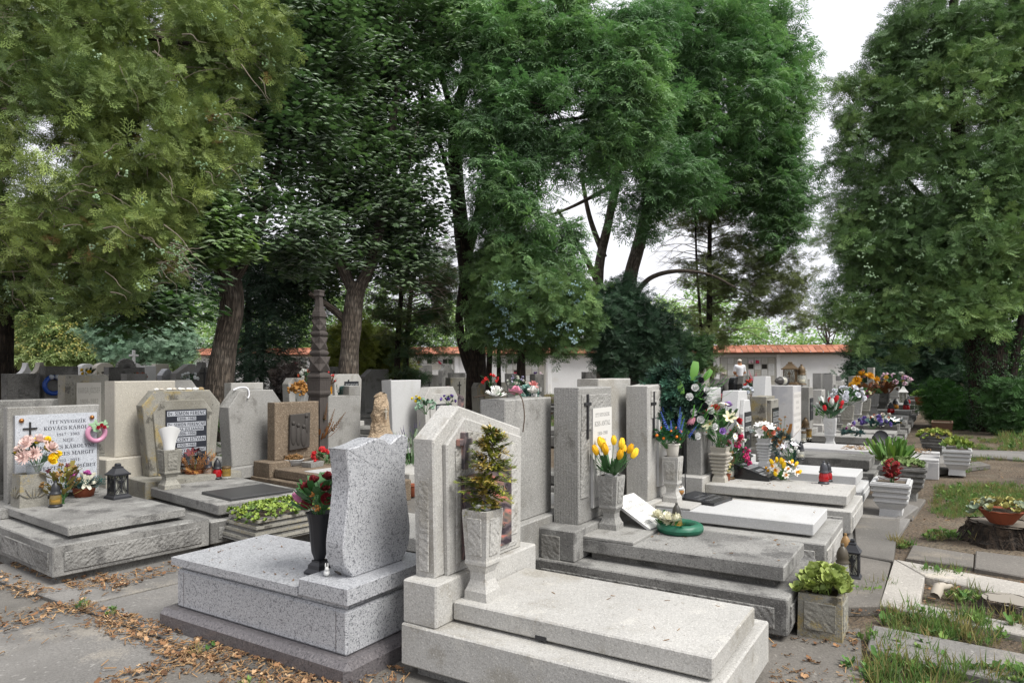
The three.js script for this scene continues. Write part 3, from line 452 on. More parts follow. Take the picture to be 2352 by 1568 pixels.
// ================= fourth row: backs of stones behind the third row =================
const fourth = [];
for (const [Z, w, h, style, m, label, bh, k] of [
  [-3.0, 0.72, 1.24, 'cutRight', dark, 'dark stained headstone back with one sloping corner behind the granite inscription slab', 0.4, 0.14],
  [-4.22, 0.66, 1.4, 'rect', beige, 'tall plain beige headstone back between the two inscribed graves on the left', 0.62, 0],
  [-5.62, 0.8, 1.27, 'cut', grey, 'grey cut-cornered headstone back with a twist of white ribbon on top', 0.36, 0.2],
  [-7.1, 0.62, 1.16, 'rect', grey, 'grey headstone back with a raised end, right of the carved wooden post', 0.42, 0],
  [-8.42, 0.72, 1.36, 'flare', white, 'clean white headstone back wider at the top, behind the rough boulder', 0.3, 0.05]]) {
  fourth.push(grave({ label, X: -7.42, Z, face: -1, w: 1.0, len: 1.4, t: 0.2, mat: m, ham: darkHam, edge: grey, headMat: m, base: [0.0, 0.22, -0.1, 1.4], block: [-0.3, 0.06, 0.22, bh, 0.94], slab: [0.08, 1.3, 0.24, 0.34, 0.7], head: [style, w, bh, h, ...(k ? [k] : [])] }));
}
part('raised_end', box(-0.199, -0.001, 1.155, 1.29, 0.08, 0.31, 0.006), grey, fourth[3]);

// ================= the rows beyond: one entry per stone =================
// [left px, right px, top px, row X, style, material, label, plate or cross]
const beyond = [
  [36, 90, 832, -16, 'shoulders', white, 'pale headstone with stepped curved shoulders, leftmost against the hedge', ''],
  [66, 126, 831, -15.2, 'shoulders', beige, 'pale headstone with stepped curved shoulders and a small black cross', 'x'],
  [16, 91, 857, -12, 'rect', darkHam, 'low broad dark mossy headstone beside the left tree trunk', ''],
  [104, 180, 840, -12, 'rect', dark, 'dark headstone with a white name plate and a blue wreath hung on it', 'w'],
  [150, 250, 860, -9.6, 'rect', lichen, 'grey headstone with a large worn white plate, behind the granite inscription slab', 'W'],
  [187, 217, 834, -17, 'round', white, 'small round-topped pale headstone far left behind the worn plate', ''],
  [222, 262, 832, -16.6, 'round', beige, 'round-topped pale headstone with a black cross, left of the dark sunburst stone', 'x'],
  [250, 333, 842, -14.5, 'rect', dark, 'broad dark headstone with a sunburst block on top', 's'],
  [291, 338, 857, -12.5, 'rect', grey, 'low grey headstone in front of the sunburst stone', ''],
  [302, 322, 833, -18, 'round', white, 'small white rounded stone crowned by a white cross', '+'],
  [334, 358, 839, -17, 'rect', white, 'narrow white headstone below the dome-shaped juniper', ''],
  [358, 388, 835, -17, 'rect', beige, 'pale headstone with black cross and dry flowers below the dome-shaped juniper', 'x'],
  [372, 412, 846, -14, 'wave', granite, 'speckled grey headstone with a wave-shaped top', ''],
  [404, 450, 835, -13.6, 'cutLeft', grey, 'grey headstone whose left side slopes steeply', ''],
  [444, 494, 830, -12.6, 'shoulders', dark, 'dark stepped headstone with black cross just left of the leaning trunk', 'x'],
  [392, 452, 872, -11, 'cut', light, 'light low cut-cornered headstone behind the tall beige back', ''],
  [531, 605, 878, -10.6, 'rect', light, 'low light headstone with a small black name panel right of the leaning trunk', 'h'],
  [632, 684, 846, -14, 'rect', dark, 'dark headstone with black cross and black panel under the spruce', 'p'],
  [640, 684, 836, -17, 'wave', white, 'white wave-topped headstone just behind the dark panelled one', ''],
  [663, 705, 867, -11.2, 'cut', light, 'light cut-cornered headstone with a black panel left of the carved wooden post', 'g'],
  [749, 785, 841, -14.5, 'rect', dark, 'very dark headstone in shade left of the second trunk', 'x'],
  [768, 831, 858, -11, 'cut', light, 'blotched light headstone with cut corners and a long black panel', 'p'],
  [838, 893, 847, -14, 'cutLeft', grey, 'grey headstone with a sloping left corner behind the rose bush', ''],
  [832, 858, 841, -17.5, 'rect', white, 'small white headstone behind the sloping grey one', ''],
  [962, 993, 837, -19, 'rect', dark, 'dark headstone carved with a chalice in front of the niche wall', ''],
  [1015, 1043, 836, -18, 'shoulders', dark, 'tall weathered dark headstone with stepped crown in front of the niche wall', ''],
  [1038, 1070, 855, -16, 'rect', dark, 'low dark headstone left of the twin trunks', ''],
  [962, 1008, 860, -13, 'rect', grey, 'grey headstone with black cross and black name panel behind the pale cut-cornered one', 'd'],
  [1035, 1074, 866, -12.5, 'rect', lichen, 'blotchy headstone with black crucifix in front of the twin trunks', 'x'],
  [1101, 1141, 860, -13, 'cut', grey, 'grey cut-cornered headstone with red flowers on its ledge', ''],
  [1097, 1165, 877, -10, 'cut', lichen, 'streaked headstone with a recessed front behind the broad grey back', 'i'],
  [1170, 1200, 857, -13, 'rect', dark, 'dark headstone with polished black panel and white flowers at its foot', 'p'],
  [1184, 1237, 885, -7.6, 'rect', grey, 'low grey headstone behind the blue-green bouquet', ''],
  [1229, 1250, 858, -11, 'rect', dark, 'dark upright stone with a small white sticker', 't'],
  [1345, 1370, 853, -13, 'rect', dark, 'small dark headstone standing before the white wall', ''],
  [1387, 1415, 862, -10.5, 'rect', grey, 'light grey square headstone left of the vacant white wall', ''],
  [1398, 1432, 874, -7, 'cut', grey, 'cut-cornered grey headstone above the pink and violet flowers', 'i'],
  [1439, 1468, 855, -8.5, 'rect', grey, 'tall light headstone behind the black-cross headstone', ''],
  [1485, 1512, 862, -8.8, 'rect', dark, 'dark headstone partly hidden behind the pine wreath', ''],
  [1576, 1600, 867, -7.2, 'rect', dark, 'dark headstone with a photograph panel right of the pine wreath', 'p'],
  [1609, 1631, 858, -6.85, 'rect', lichen, 'brown-topped grey pillar with a white text plate', 'W'],
  [1640, 1662, 869, -6.9, 'coffin', dark, 'dark tapering headstone with a small black panel, right of the pillar with white plate', 'p'],
  [1663, 1681, 868, -6.9, 'coffin', dark, 'plain dark tapering headstone left of the glossy maroon one', ''],
  [1686, 1700, 864, -6.4, 'round', blackStone, 'glossy dark maroon round-topped headstone below the man in white', ''],
  [1706, 1720, 862, -6.2, 'coffin', dark, 'dark shouldered headstone right of the man in white', ''],
  [1742, 1754, 871, -5.8, 'rect', white, 'thin white tablet behind the red flowers', ''],
  [1841, 1860, 870, -4.3, 'rect', grey, 'grey stone right of the lanterns on the marble block', ''],
  [1886, 1909, 856, -2.7, 'rect', grey, 'tall grey headstone before the right end of the white wall', ''],
  [1910, 1935, 862, -2.7, 'coffin', grey, 'tapering grey headstone before the right end of the white wall', ''],
  [1964, 1977, 863, -2.5, 'rect', light, 'small light headstone at the edge of the tree shade', ''],
  [1987, 2001, 857, -2.5, 'rect', dark, 'grey pillar in the tree shade beside a white-edged one', ''],
  [2003, 2014, 859, -2.55, 'rect', white, 'white-edged narrow headstone in the tree shade', ''],
  [2019, 2035, 872, -2.5, 'rect', dark, 'low dark headstone in the tree shade near the far end', ''],
];
const beyondByLabel = [];
for (const [pl, pr, pt, X, style, m, label, extra] of beyond) {
  const D = rowDepth((pl + pr) / 2, X), Z0 = rowZ(pl, X), Z1 = rowZ(pr, X), w = Math.max(0.3, Math.abs(Z1 - Z0)), y = rise(D), h = hAt(pt, D) - y;
  if (!(D > 4 && D < 60)) { console.log('odd depth', label, D); continue; }
  const g = grave({ name: 'headstone', category: 'headstone', label, X, Z: (Z0 + Z1) / 2, y, w: Math.min(w + 0.25, 1.3), len: 1.2, t: 0.2, mat: m, ham: greyHam, edge: dark, headMat: m, slabMat: dark, panels: false, base: [0, 0.2, -0.25, 1.3], block: [-0.24, 0.05, 0.2, 0.4, w + 0.06], slab: [0.1, 1.2, 0.21, 0.31, w], head: [style, w, 0.4, h] });
  beyondByLabel.push([label, g, h, w]);
  if (extra === 'x' || extra === 'd' || extra === 'p' && R() < 0.4) crossOf(g, 0, h - 0.5, h - 0.12, 0.09, 0.002, iron, 0.03, 0.72);
  if ('wWhgpdi'.includes(extra) && extra) {
    const s = { w: [[0.0, w * 0.42, h - 0.5, h - 0.15], '#c9c7c2', '#3a3a3a', ['NAGY MIHÁLY', '1931–1999', 'NAGY MIHÁLYNÉ', 'KELEMEN', '1908–1985']], W: [[-w * 0.26, w * 0.3, h - 0.75, h - 0.1], '#b9b5ab', '#9a968c', ['VARGA JÓZSEF', '1909–1982', 'ÉS FELESÉGE', 'SZ. TERÉZ']], h: [[-0.1, 0.28, h - 0.35, h - 0.12], '#24262b', '#b4b5b5', ['HODOR SÁNDOR', '1922–1986']], g: [[-0.06, w * 0.45, h - 0.6, h - 0.22], '#24262b', '#b4b5b5', ['Gósz J.']], p: [[-w * 0.15, w * 0.36, h - 0.42, h - 0.16], '#1f2126', '#8c8d8d', ['BOKOR', '1920–80']], d: [[-w * 0.36, w * 0.36, h - 0.72, h - 0.52], '#24262b', '#b4b5b5', ['DOMONKOS ISTVÁN']], i: [[-w * 0.3, w * 0.3, 0.45, h - 0.16], '#8f8c84', '#8f8c84', []] }[extra];
    const [[u0, u1, y0, y1], bg, ink, lines] = s;
    if (extra === 'i') part('inner_panel', slabOf([[u0, y0], [u1, y0], [u1, y1], [u0, y1]], -0.002, 0.035, 0.01), m, g);
    else plate(g, u0, u1, y0, y1, 0.002, plain(bg, 0.5), print(192, 192, bg, rows(lines.map((t, i) => [t, 0.62 / Math.max(lines.length, 2), (i + 0.7) / (lines.length + 0.4)]), ink, 'sans-serif', 'bold')), 0.015);
  }
  if (extra === 's') { const k = []; for (let i = 0; i < 11; i++) { const a = (i + 0.5) / 11 * Math.PI, b = box(-0.1, 0, 0, 0.2, -0.022, 0.022, 0.008); b.rotateX(a - Math.PI / 2); b.translate(0, h - 0.02, 0); k.push(b); } part('sunburst', merge(k), dark, g); }
  if (extra === '+') part('stone_cross', merge([barBox(-0.13, -0.07, h, h + 0.34, -0.035, 0.035, 0.01), barBox(-0.128, -0.072, h + 0.17, h + 0.23, -0.12, -0.035, 0.01), barBox(-0.128, -0.072, h + 0.17, h + 0.23, 0.035, 0.12, 0.01)]), white, g);
  if (extra === 't') plate(g, 0.02, 0.12, h - 0.55, h - 0.42, 0.002, whitePlate, null, 0.004, 'sticker');
}
const find = (s) => beyondByLabel.find((e) => e[0].includes(s));
// ================= ground, paving, path =================
const groundAt = (x, z) => { const D = Math.hypot(x, z) * 0.98; return rise(-z) + 0.05 * (noise3(x * 0.5, 1, z * 0.5) - 0.5) + 0.02 * (noise3(x * 2.3, 5, z * 2.3) - 0.5) - 0.045 + 0.03 * sst(-0.3, 0.2, x * CO + z * SI); };
{
  const g = new THREE.PlaneGeometry(300, 210, 240, 200); g.rotateX(-Math.PI / 2); g.translate(0, 0, -90);
  const p = g.attributes.position, uv = g.attributes.uv;
  for (let i = 0; i < p.count; i++) { let x = p.getX(i), z = p.getZ(i); z = -90 + Math.sign(z + 90) * Math.abs(z + 90); p.setY(i, groundAt(x, z)); uv.setXY(i, x, z); }
  g.computeVertexNormals(); struct('ground', g, soil);
}
const floorPt = (px, py, h = 0.02) => { const D = 1600 * (EYE - h) / (py - 850); return new THREE.Vector3((px - 1176) / 1600 * D, h, -D); };
function flag(pts, top, thick, mat, parent, name = 'paving_slab') {  // a flat stone by its corners on the ground
  const s = new THREE.Shape(pts.map((p) => new THREE.Vector2(p.x, -p.z)));
  const g = new THREE.ExtrudeGeometry(s, { depth: thick - 0.016, bevelEnabled: true, bevelSize: 0.008, bevelOffset: -0.008, bevelThickness: 0.008, bevelSegments: 1 });
  g.rotateX(-Math.PI / 2); g.translate(0, top - thick + 0.008, 0);
  const f = flat(g), ang = rr(-0.06, 0.06); f.rotateY(0); return part(name, uvBox(f, rr(0, 5), rr(0, 5)), mat, parent);
}
const pavement = new THREE.Group(); pavement.name = 'pavement'; pavement.userData.kind = 'structure'; scene.add(pavement);
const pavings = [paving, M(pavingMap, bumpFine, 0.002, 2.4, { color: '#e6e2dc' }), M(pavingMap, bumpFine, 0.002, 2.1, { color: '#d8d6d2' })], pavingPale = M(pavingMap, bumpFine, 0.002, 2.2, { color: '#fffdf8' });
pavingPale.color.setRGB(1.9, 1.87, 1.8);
{
  const xs = [-6.35, -4.76, -3.39, -2.05, -0.72], zs = [-9.6, -8.2, -6.9, -5.7, -4.6, -3.48, -2.3, -1.12, 0.1];
  for (let i = 0; i + 1 < xs.length; i++) for (let j = 0; j + 1 < zs.length; j++) {
    const q = 0.016, jx = () => rr(-0.012, 0.012), c = [[xs[i] + q, zs[j] + q], [xs[i + 1] - q, zs[j] + q], [xs[i + 1] - q, zs[j + 1] - q], [xs[i] + q, zs[j + 1] - q]].map(([x, z]) => L(x + jx() - (z + 2.3) * 0.12 * (i < 2 ? 1 : 0.6), 0, z + jx()));
    flag(c, rr(-0.012, 0.006), 0.06, pick(pavings), pavement);
  }
}
const flags = [
  [[1960, 1185], [2066, 1191], [2051, 1286], [1967, 1271], 0.03, 0], [[1967, 1275], [2046, 1290], [2020, 1389], [1930, 1391], 0.03, 0], [[1700, 1470], [1975, 1440], [1990, 1600], [1700, 1640], 0.0, 0],
  [[2097, 1249], [2237, 1271], [2235, 1300], [2081, 1279], 0.022, 0], [[2241, 1263], [2420, 1285], [2420, 1335], [2238, 1302], 0.026, 0], [[2005, 1433], [2420, 1512], [2420, 1590], [1990, 1488], 0.024, 1],
  [[2100, 1048], [2190, 1042], [2205, 1058], [2108, 1066], 0.03, 0], [[2120, 1072], [2250, 1058], [2275, 1066], [2130, 1082], 0.04, 0], [[2150, 1030], [2352, 1035], [2400, 1058], [2170, 1042], 0.01, 0], [[2055, 1190], [2085, 1155], [2110, 1162], [2068, 1192], 0.01, 0],
];
for (const f of flags) flag(f.slice(0, 4).map(([x, y]) => floorPt(x, y, f[4])), f[4], 0.07, f[5] ? pavings[0] : pick(pavings), pavement);
// a pale concrete grave frame lying on the ground with earth inside
{
  const g = thing('stone_border', 'pale concrete grave edging around bare earth and a cut stump on the right', 'grave edging', new THREE.Vector3());
  const A = [[2054, 1283], [2020, 1386], [2112, 1384], [2124, 1322]], B = [[2124, 1322], [2054, 1283], [2420, 1352], [2420, 1384]].map((q) => q), C = [[2020, 1387], [2420, 1472], [2420, 1446], [2112, 1384]];
  flag(A.map(([x, y]) => floorPt(x, y, 0.034)), 0.034, 0.12, pavingPale, g, 'edging'); flag([[2056, 1283], [2125, 1321], [2420, 1390], [2420, 1350]].map(([x, y]) => floorPt(x, y, 0.032)), 0.032, 0.12, pavingPale, g, 'edging'); flag(C.map(([x, y]) => floorPt(x, y, 0.03)), 0.03, 0.12, pavingPale, g, 'edging');
}
// ================= the niche wall far behind =================
{
  const a = P(150, 850, 42.6), b = P(1956, 850, 35), len = Math.hypot(b.x - a.x, b.z - a.z), turn = Math.atan2(-(b.z - a.z), b.x - a.x), base = 0.2;
  const t = thing('niche_wall', 'long white wall of burial niches under a red tiled roof behind the trees', 'wall', new THREE.Vector3(a.x, base, a.z), turn);
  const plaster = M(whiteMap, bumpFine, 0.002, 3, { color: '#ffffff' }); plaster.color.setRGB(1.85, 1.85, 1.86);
  const eaves = 2.14, ridge = 2.52;
  part('wall', box(0, len, -0.5, eaves, -0.9, 0, 0.02), plaster, t);
  part('eave_board', box(-0.15, len + 0.1, eaves, eaves + 0.07, -1.0, 0.3, 0.01), plain('#8d8379', 0.9), t);
  const tile = [plain('#9b6248', 0.9), plain('#a8705a', 0.9), plain('#8a5540', 0.9)], tiles = [[], [], []], rowsN = 4, tw = 0.3, r = rng(12);
  for (let j = 0; j < rowsN; j++) for (let x = -0.2; x < len + 0.1; x += tw) {
    const z0 = 0.42 - j * 0.22, y0 = eaves + 0.08 + j * (ridge - eaves - 0.06) / rowsN, b2 = box(0, tw - 0.02, -0.012, 0.025, -0.27, 0, 0.012); b2.rotateX(0.42); b2.translate(x + r() * 0.012, y0 + r() * 0.008, z0); tiles[Math.floor(r() * 3)].push(b2);
  }
  for (let x = -0.2; x < len + 0.1; x += 0.42) { const c = new THREE.CylinderGeometry(0.1, 0.115, 0.45, 8, 1, false, 0, Math.PI); c.rotateZ(Math.PI / 2); c.rotateX(0); c.translate(x + 0.2, ridge + r() * 0.015, -0.5); tiles[Math.floor(r() * 3)].push(c); }
  const roof = part('roof', merge([box(-0.2, len + 0.12, eaves + 0.07, eaves + 0.09, -1.0, 0.38, 0.005)]), tile[0], t);
  tiles.forEach((l, i) => part('roof_tiles', merge(l), tile[i], roof, 'stuff'));
  // niche fields: [left px, right px, columns]
  const plates = [print(96, 96, '#bdbcb6', rows([['KOVÁCS', 0.16, 0.3], ['JÁNOS', 0.14, 0.5], ['1921–1990', 0.1, 0.72]], '#6d6a66')), print(96, 96, '#b3afa4', rows([['SZABÓ', 0.18, 0.35], ['1930–1999', 0.12, 0.62]], '#77736a')), print(96, 96, '#c9c9c6', rows([['TÓTH', 0.18, 0.26], ['ÉS NEJE', 0.12, 0.5], ['1925–2004', 0.12, 0.75]], '#74726f'))].map((m) => new THREE.MeshStandardMaterial({ map: m, roughness: 0.5 }));
  const hole = plain('#2b2925', 1), rim = plain('#a9a7a0', 0.9), flowerMats = [plain('#b02a48'), plain('#d8c3cc'), plain('#c9a12e'), plain('#4d3a66')], green = plain('#2f4a30');
  const atPx = (px) => { let lo = 0, hi = len; for (let i = 0; i < 40; i++) { const m = (lo + hi) / 2, wx = a.x + Math.cos(turn) * m, wz = a.z - Math.sin(turn) * m; (wx / -wz * 1600 + 1176 < px) ? lo = m : hi = m; } return lo; };
  const unit = new THREE.BoxGeometry(0.295, 0.285, 0.03), deep = new THREE.BoxGeometry(0.25, 0.22, 0.02), ball = new THREE.IcosahedronGeometry(0.05, 1);
  for (const [pl, pr] of [[632, 702], [957, 1041], [1164, 1251], [1655, 1779]]) {
    const x0 = atPx(pl), x1 = atPx(pr), n = Math.round((x1 - x0) / 0.32), cw = (x1 - x0) / n;
    const f = part('niche_field', box(x0 - 0.06, x1 + 0.06, 0.1, eaves - 0.14, -0.02, 0.03, 0.005), rim, t);
    for (let i = 0; i < n; i++) for (let j = 0; j < 5; j++) {
      const x = x0 + (i + 0.5) * cw, y = eaves - 0.32 - j * 0.305;
      const empty = r() < 0.14, m = new THREE.Mesh(empty ? deep : unit, empty ? hole : plates[Math.floor(r() * 3)]); m.name = empty ? 'open_niche' : 'niche_plate'; m.position.set(x, y, empty ? 0.026 : 0.045); f.add(m);
      if (r() < 0.28) { const k = part('posy', merge([0, 1, 2, 3, 4].map(() => ball.clone().translate(x + rr(-0.08, 0.08), y - 0.06 + rr(-0.06, 0.06), 0.11 + rr(-0.02, 0.03)))), R() < 0.75 ? pick(flowerMats) : green, f); k.userData.kind = 'stuff'; }
    }
  }
  part('pilaster', merge([1050, 1262, 1648, 1788].map((px) => box(atPx(px) - 0.1, atPx(px) + 0.1, 0, eaves, -0.05, 0.06, 0.01))), plaster, t);
}
// a man in white before the niches: only his back shows above the stones
{
  const base = P(1699, 850, 33.4), g0 = rise(33.4);
  const t = thing('person', 'man in a white T-shirt and pale cap seen from behind before the niche wall', 'person', new THREE.Vector3(base.x, g0, base.z), 0.05);
  const skin = plain('#b08060', 0.7), shirt = plain('#dcdde2', 0.9), pants = plain('#4a5161', 0.9), capM = plain('#d5cfc4', 0.9), hair = plain('#6d655d', 0.9);
  const { MarchingCubes } = await import('three/addons/objects/MarchingCubes.js');
  const bodyOf = (bones, size, c) => {
    const n = 64, mc = new MarchingCubes(n, skin, false, false, 200000); mc.isolation = 0; let o = 0;
    for (let k = 0; k < n; k++) for (let j = 0; j < n; j++) for (let i = 0; i < n; i++, o++) {
      const p = [(i / n * 2 - 1) * size + c[0], (j / n * 2 - 1) * size + c[1], (k / n * 2 - 1) * size + c[2]]; let acc = 0;
      for (const [a, b, ra, rb] of bones) { const d = [b[0] - a[0], b[1] - a[1], b[2] - a[2]], e = [p[0] - a[0], p[1] - a[1], p[2] - a[2]], q = clamp((e[0] * d[0] + e[1] * d[1] + e[2] * d[2]) / (d[0] ** 2 + d[1] ** 2 + d[2] ** 2 + 1e-9)); const di = Math.hypot(e[0] - d[0] * q, e[1] - d[1] * q, e[2] - d[2] * q) - (ra + (rb - ra) * q); acc += Math.exp(-di * 28); }
      mc.field[o] = Math.log(acc + 1e-30) / 28;
    }
    mc.update(); const m = mc.count ?? mc.geometry.drawRange.count, g = new THREE.BufferGeometry();
    g.setAttribute('position', new THREE.Float32BufferAttribute(Array.from(mc.positionArray.slice(0, m * 3)), 3)); g.computeVertexNormals(); g.scale(size, size, size); g.translate(...c); return g;
  };
  const body = bodyOf([[[-0.1, 0.92, 0], [-0.11, 0.5, 0.02], 0.085, 0.06], [[-0.11, 0.5, 0.02], [-0.11, 0.08, -0.02], 0.06, 0.042], [[-0.11, 0.05, -0.02], [-0.12, 0.04, -0.18], 0.045, 0.04], [[0.1, 0.92, 0], [0.11, 0.5, 0.02], 0.085, 0.06], [[0.11, 0.5, 0.02], [0.11, 0.08, -0.02], 0.06, 0.042], [[0.11, 0.05, -0.02], [0.12, 0.04, -0.18], 0.045, 0.04],
    [[0, 0.98, 0], [0, 1.3, 0], 0.13, 0.15], [[-0.15, 1.4, 0], [0.15, 1.4, 0], 0.06, 0.06], [[-0.19, 1.4, 0], [-0.25, 1.12, -0.02], 0.05, 0.04], [[-0.25, 1.12, -0.02], [-0.14, 1.05, -0.22], 0.038, 0.028], [[0.19, 1.4, 0], [0.25, 1.12, -0.02], 0.05, 0.04], [[0.25, 1.12, -0.02], [0.14, 1.05, -0.22], 0.038, 0.028],
    [[0, 1.45, 0], [0, 1.53, -0.01], 0.05, 0.05], [[0, 1.6, -0.01], [0, 1.66, -0.02], 0.085, 0.085], [[-0.14, 1.05, -0.22], [-0.1, 1.05, -0.3], 0.03, 0.015], [[0.14, 1.05, -0.22], [0.1, 1.05, -0.3], 0.03, 0.015]], 0.95, [0, 0.88, -0.05]);
  const b = part('body', body, skin, t);
  const sh = bodyOf([[[0, 0.93, 0], [0, 1.3, 0], 0.15, 0.165], [[-0.16, 1.39, 0], [0.16, 1.39, 0], 0.075, 0.075], [[-0.19, 1.4, 0], [-0.235, 1.2, -0.01], 0.07, 0.066], [[0.19, 1.4, 0], [0.235, 1.2, -0.01], 0.07, 0.066]], 0.55, [0, 1.15, 0]);
  part('shirt', sh, shirt, t);
  part('trousers', bodyOf([[[-0.09, 0.9, 0], [-0.11, 0.5, 0.02], 0.105, 0.08], [[-0.11, 0.5, 0.02], [-0.11, 0.1, -0.02], 0.08, 0.065], [[0.09, 0.9, 0], [0.11, 0.5, 0.02], 0.105, 0.08], [[0.11, 0.5, 0.02], [0.11, 0.1, -0.02], 0.08, 0.065]], 0.6, [0, 0.55, 0]), pants, t);
  const cap = new THREE.SphereGeometry(0.098, 16, 10, 0, 7, 0, 1.5); cap.scale(1, 0.95, 1.1); cap.translate(0, 1.665, -0.015); const brim = new THREE.CylinderGeometry(0.07, 0.075, 0.012, 14); brim.scale(1, 1, 1.3); brim.translate(0, 1.67, -0.12);
  part('cap', merge([cap, brim]), capM, t); const hr = new THREE.SphereGeometry(0.092, 14, 8, 0, 7, 1.3, 0.7); hr.translate(0, 1.63, 0); part('hair', hr, hair, t);
}
// ================= flowers, vases, lanterns, planters =================
function petal(len, wid, lift, cup, seg = 4, tip = 0.25) {          // a petal lying along +z, lifted by 'lift', hollowed by 'cup'
  const pos = [], idx = [];
  for (let i = 0; i <= seg; i++) {
    const t = i / seg, w = wid * (Math.sin(Math.PI * (0.12 + 0.83 * t * (1 - tip * 0.2))) ** 0.8) * 0.5, a = lift * t, z = len * (t - 0.18 * a * t), y = len * Math.sin(a * 0.9) * t * 0.8;
    pos.push(-w, y + cup * wid * (1 - 0.3 * t), z, 0, y, z, w, y + cup * wid * (1 - 0.3 * t), z);
    if (i < seg) { const b = i * 3; idx.push(b, b + 1, b + 3, b + 1, b + 4, b + 3, b + 1, b + 2, b + 4, b + 2, b + 5, b + 4); }
  }
  const g = new THREE.BufferGeometry(); g.setAttribute('position', new THREE.Float32BufferAttribute(pos, 3)); g.setIndex(idx); g.computeVertexNormals(); return g;
}
const ringOf = (g, n, y = 0, tilt = 0, turn = 0, rad = 0) => Array.from({ length: n }, (_, i) => { const p = g.clone(); p.rotateX(-tilt); p.translate(0, y, rad); p.rotateY(turn + i / n * 2 * Math.PI + rr(-0.08, 0.08)); return p; });
const FL = {};                                                     // unit flowers, about 1 across, facing +y
FL.rose = merge([...ringOf(petal(0.5, 0.55, 0.5, 0.12), 5, 0, 0.25), ...ringOf(petal(0.44, 0.5, 0.9, 0.15), 5, 0.06, 0.75, 0.5), ...ringOf(petal(0.36, 0.42, 1, 0.2), 4, 0.1, 1.1, 0.2), ...ringOf(petal(0.3, 0.3, 1, 0.25), 3, 0.13, 1.35, 0.8), new THREE.IcosahedronGeometry(0.17, 1).translate(0, 0.17, 0)]);
FL.daisy = merge(ringOf(petal(0.5, 0.17, 0.12, 0.04, 2), 13, 0, 0.1));
FL.mum = merge([...ringOf(petal(0.5, 0.13, 0.3, 0.1, 2), 15, 0, 0.1), ...ringOf(petal(0.44, 0.13, 0.5, 0.1, 2), 13, 0.05, 0.5, 0.2), ...ringOf(petal(0.36, 0.12, 0.6, 0.1, 2), 10, 0.1, 0.85, 0.4), ...ringOf(petal(0.26, 0.1, 0.6, 0.1, 2), 7, 0.14, 1.2, 0.1)]);
FL.lily = merge(ringOf(petal(0.6, 0.28, -0.35, 0.12, 4, 0.8), 6, 0, 0.75));
FL.daffodil = merge(ringOf(petal(0.5, 0.3, 0.1, 0.05, 3, 0.8), 6, 0, 0.08));
FL.trumpet = lathe([[0.03, 0], [0.13, 0.04], [0.15, 0.2], [0.2, 0.28], [0.17, 0.26], [0.11, 0.06]], 10);
{ const l = []; for (let k = 0; k < 6; k++) { const p = petal(1.0, 0.62, 0, 0.14, 5, 0.5), a = p.attributes.position; for (let i = 0; i < a.count; i++) { const t = a.getZ(i), r = (k % 2 ? 0.30 : 0.27) * Math.sin(Math.PI * clamp(0.13 + t * 0.80)) ** 0.7, x = a.getX(i) * 0.9; a.setXYZ(i, x, t, Math.sqrt(Math.max(0, r * r - x * x * 0.8)) * 1.0); } p.computeVertexNormals(); p.rotateY(k * Math.PI / 3 + 0.1); l.push(p); } FL.tulip = merge(l); }
FL.puff = merge(Array.from({ length: 16 }, () => { const s = new THREE.IcosahedronGeometry(rr(0.1, 0.17), 0), d = new THREE.Vector3(rr(-1, 1), rr(-0.3, 1), rr(-1, 1)).normalize().multiplyScalar(rr(0.2, 0.42)); return s.translate(d.x, d.y, d.z); }));
FL.berry = new THREE.IcosahedronGeometry(0.5, 1);
FL.spike = merge(Array.from({ length: 26 }, (_, i) => { const t = i / 26, s = new THREE.IcosahedronGeometry(0.07 * (1.1 - t * 0.7), 0), a = i * 2.4; return s.translate(Math.cos(a) * 0.09 * (1.1 - t), t * 1.6 - 0.2, Math.sin(a) * 0.09 * (1.1 - t)); }));
FL.centre = (() => { const g = new THREE.SphereGeometry(0.12, 8, 6); g.scale(1, 0.5, 1); g.translate(0, 0.04, 0); return g; })();
const leafGeo = { broad: petal(1, 0.42, 0.35, 0.06, 4, 0.9), blade: petal(1, 0.13, 0.5, 0.1, 4, 0.9), round: petal(1, 0.75, 0.25, 0.08, 3, 0.2), needle: petal(1, 0.14, 0.1, 0.05, 2, 0.6) };
const cloth = {}, tint = (hex, r = 0.75) => (cloth[hex] ??= new THREE.MeshPhysicalMaterial({ color: hex, roughness: r, transmission: 0, side: THREE.DoubleSide }));
const greenLeaf = ['#2f5a2a', '#3c6a30', '#26492c'].map((h) => tint(h, 0.6));
const Y = new THREE.Vector3(0, 1, 0);
function stand(g, dir, at, spin = 0, s = 1) { return g.clone().scale(s, s, s).rotateY(spin).applyMatrix4(new THREE.Matrix4().makeRotationFromQuaternion(new THREE.Quaternion().setFromUnitVectors(Y, dir)).setPosition(at)); }
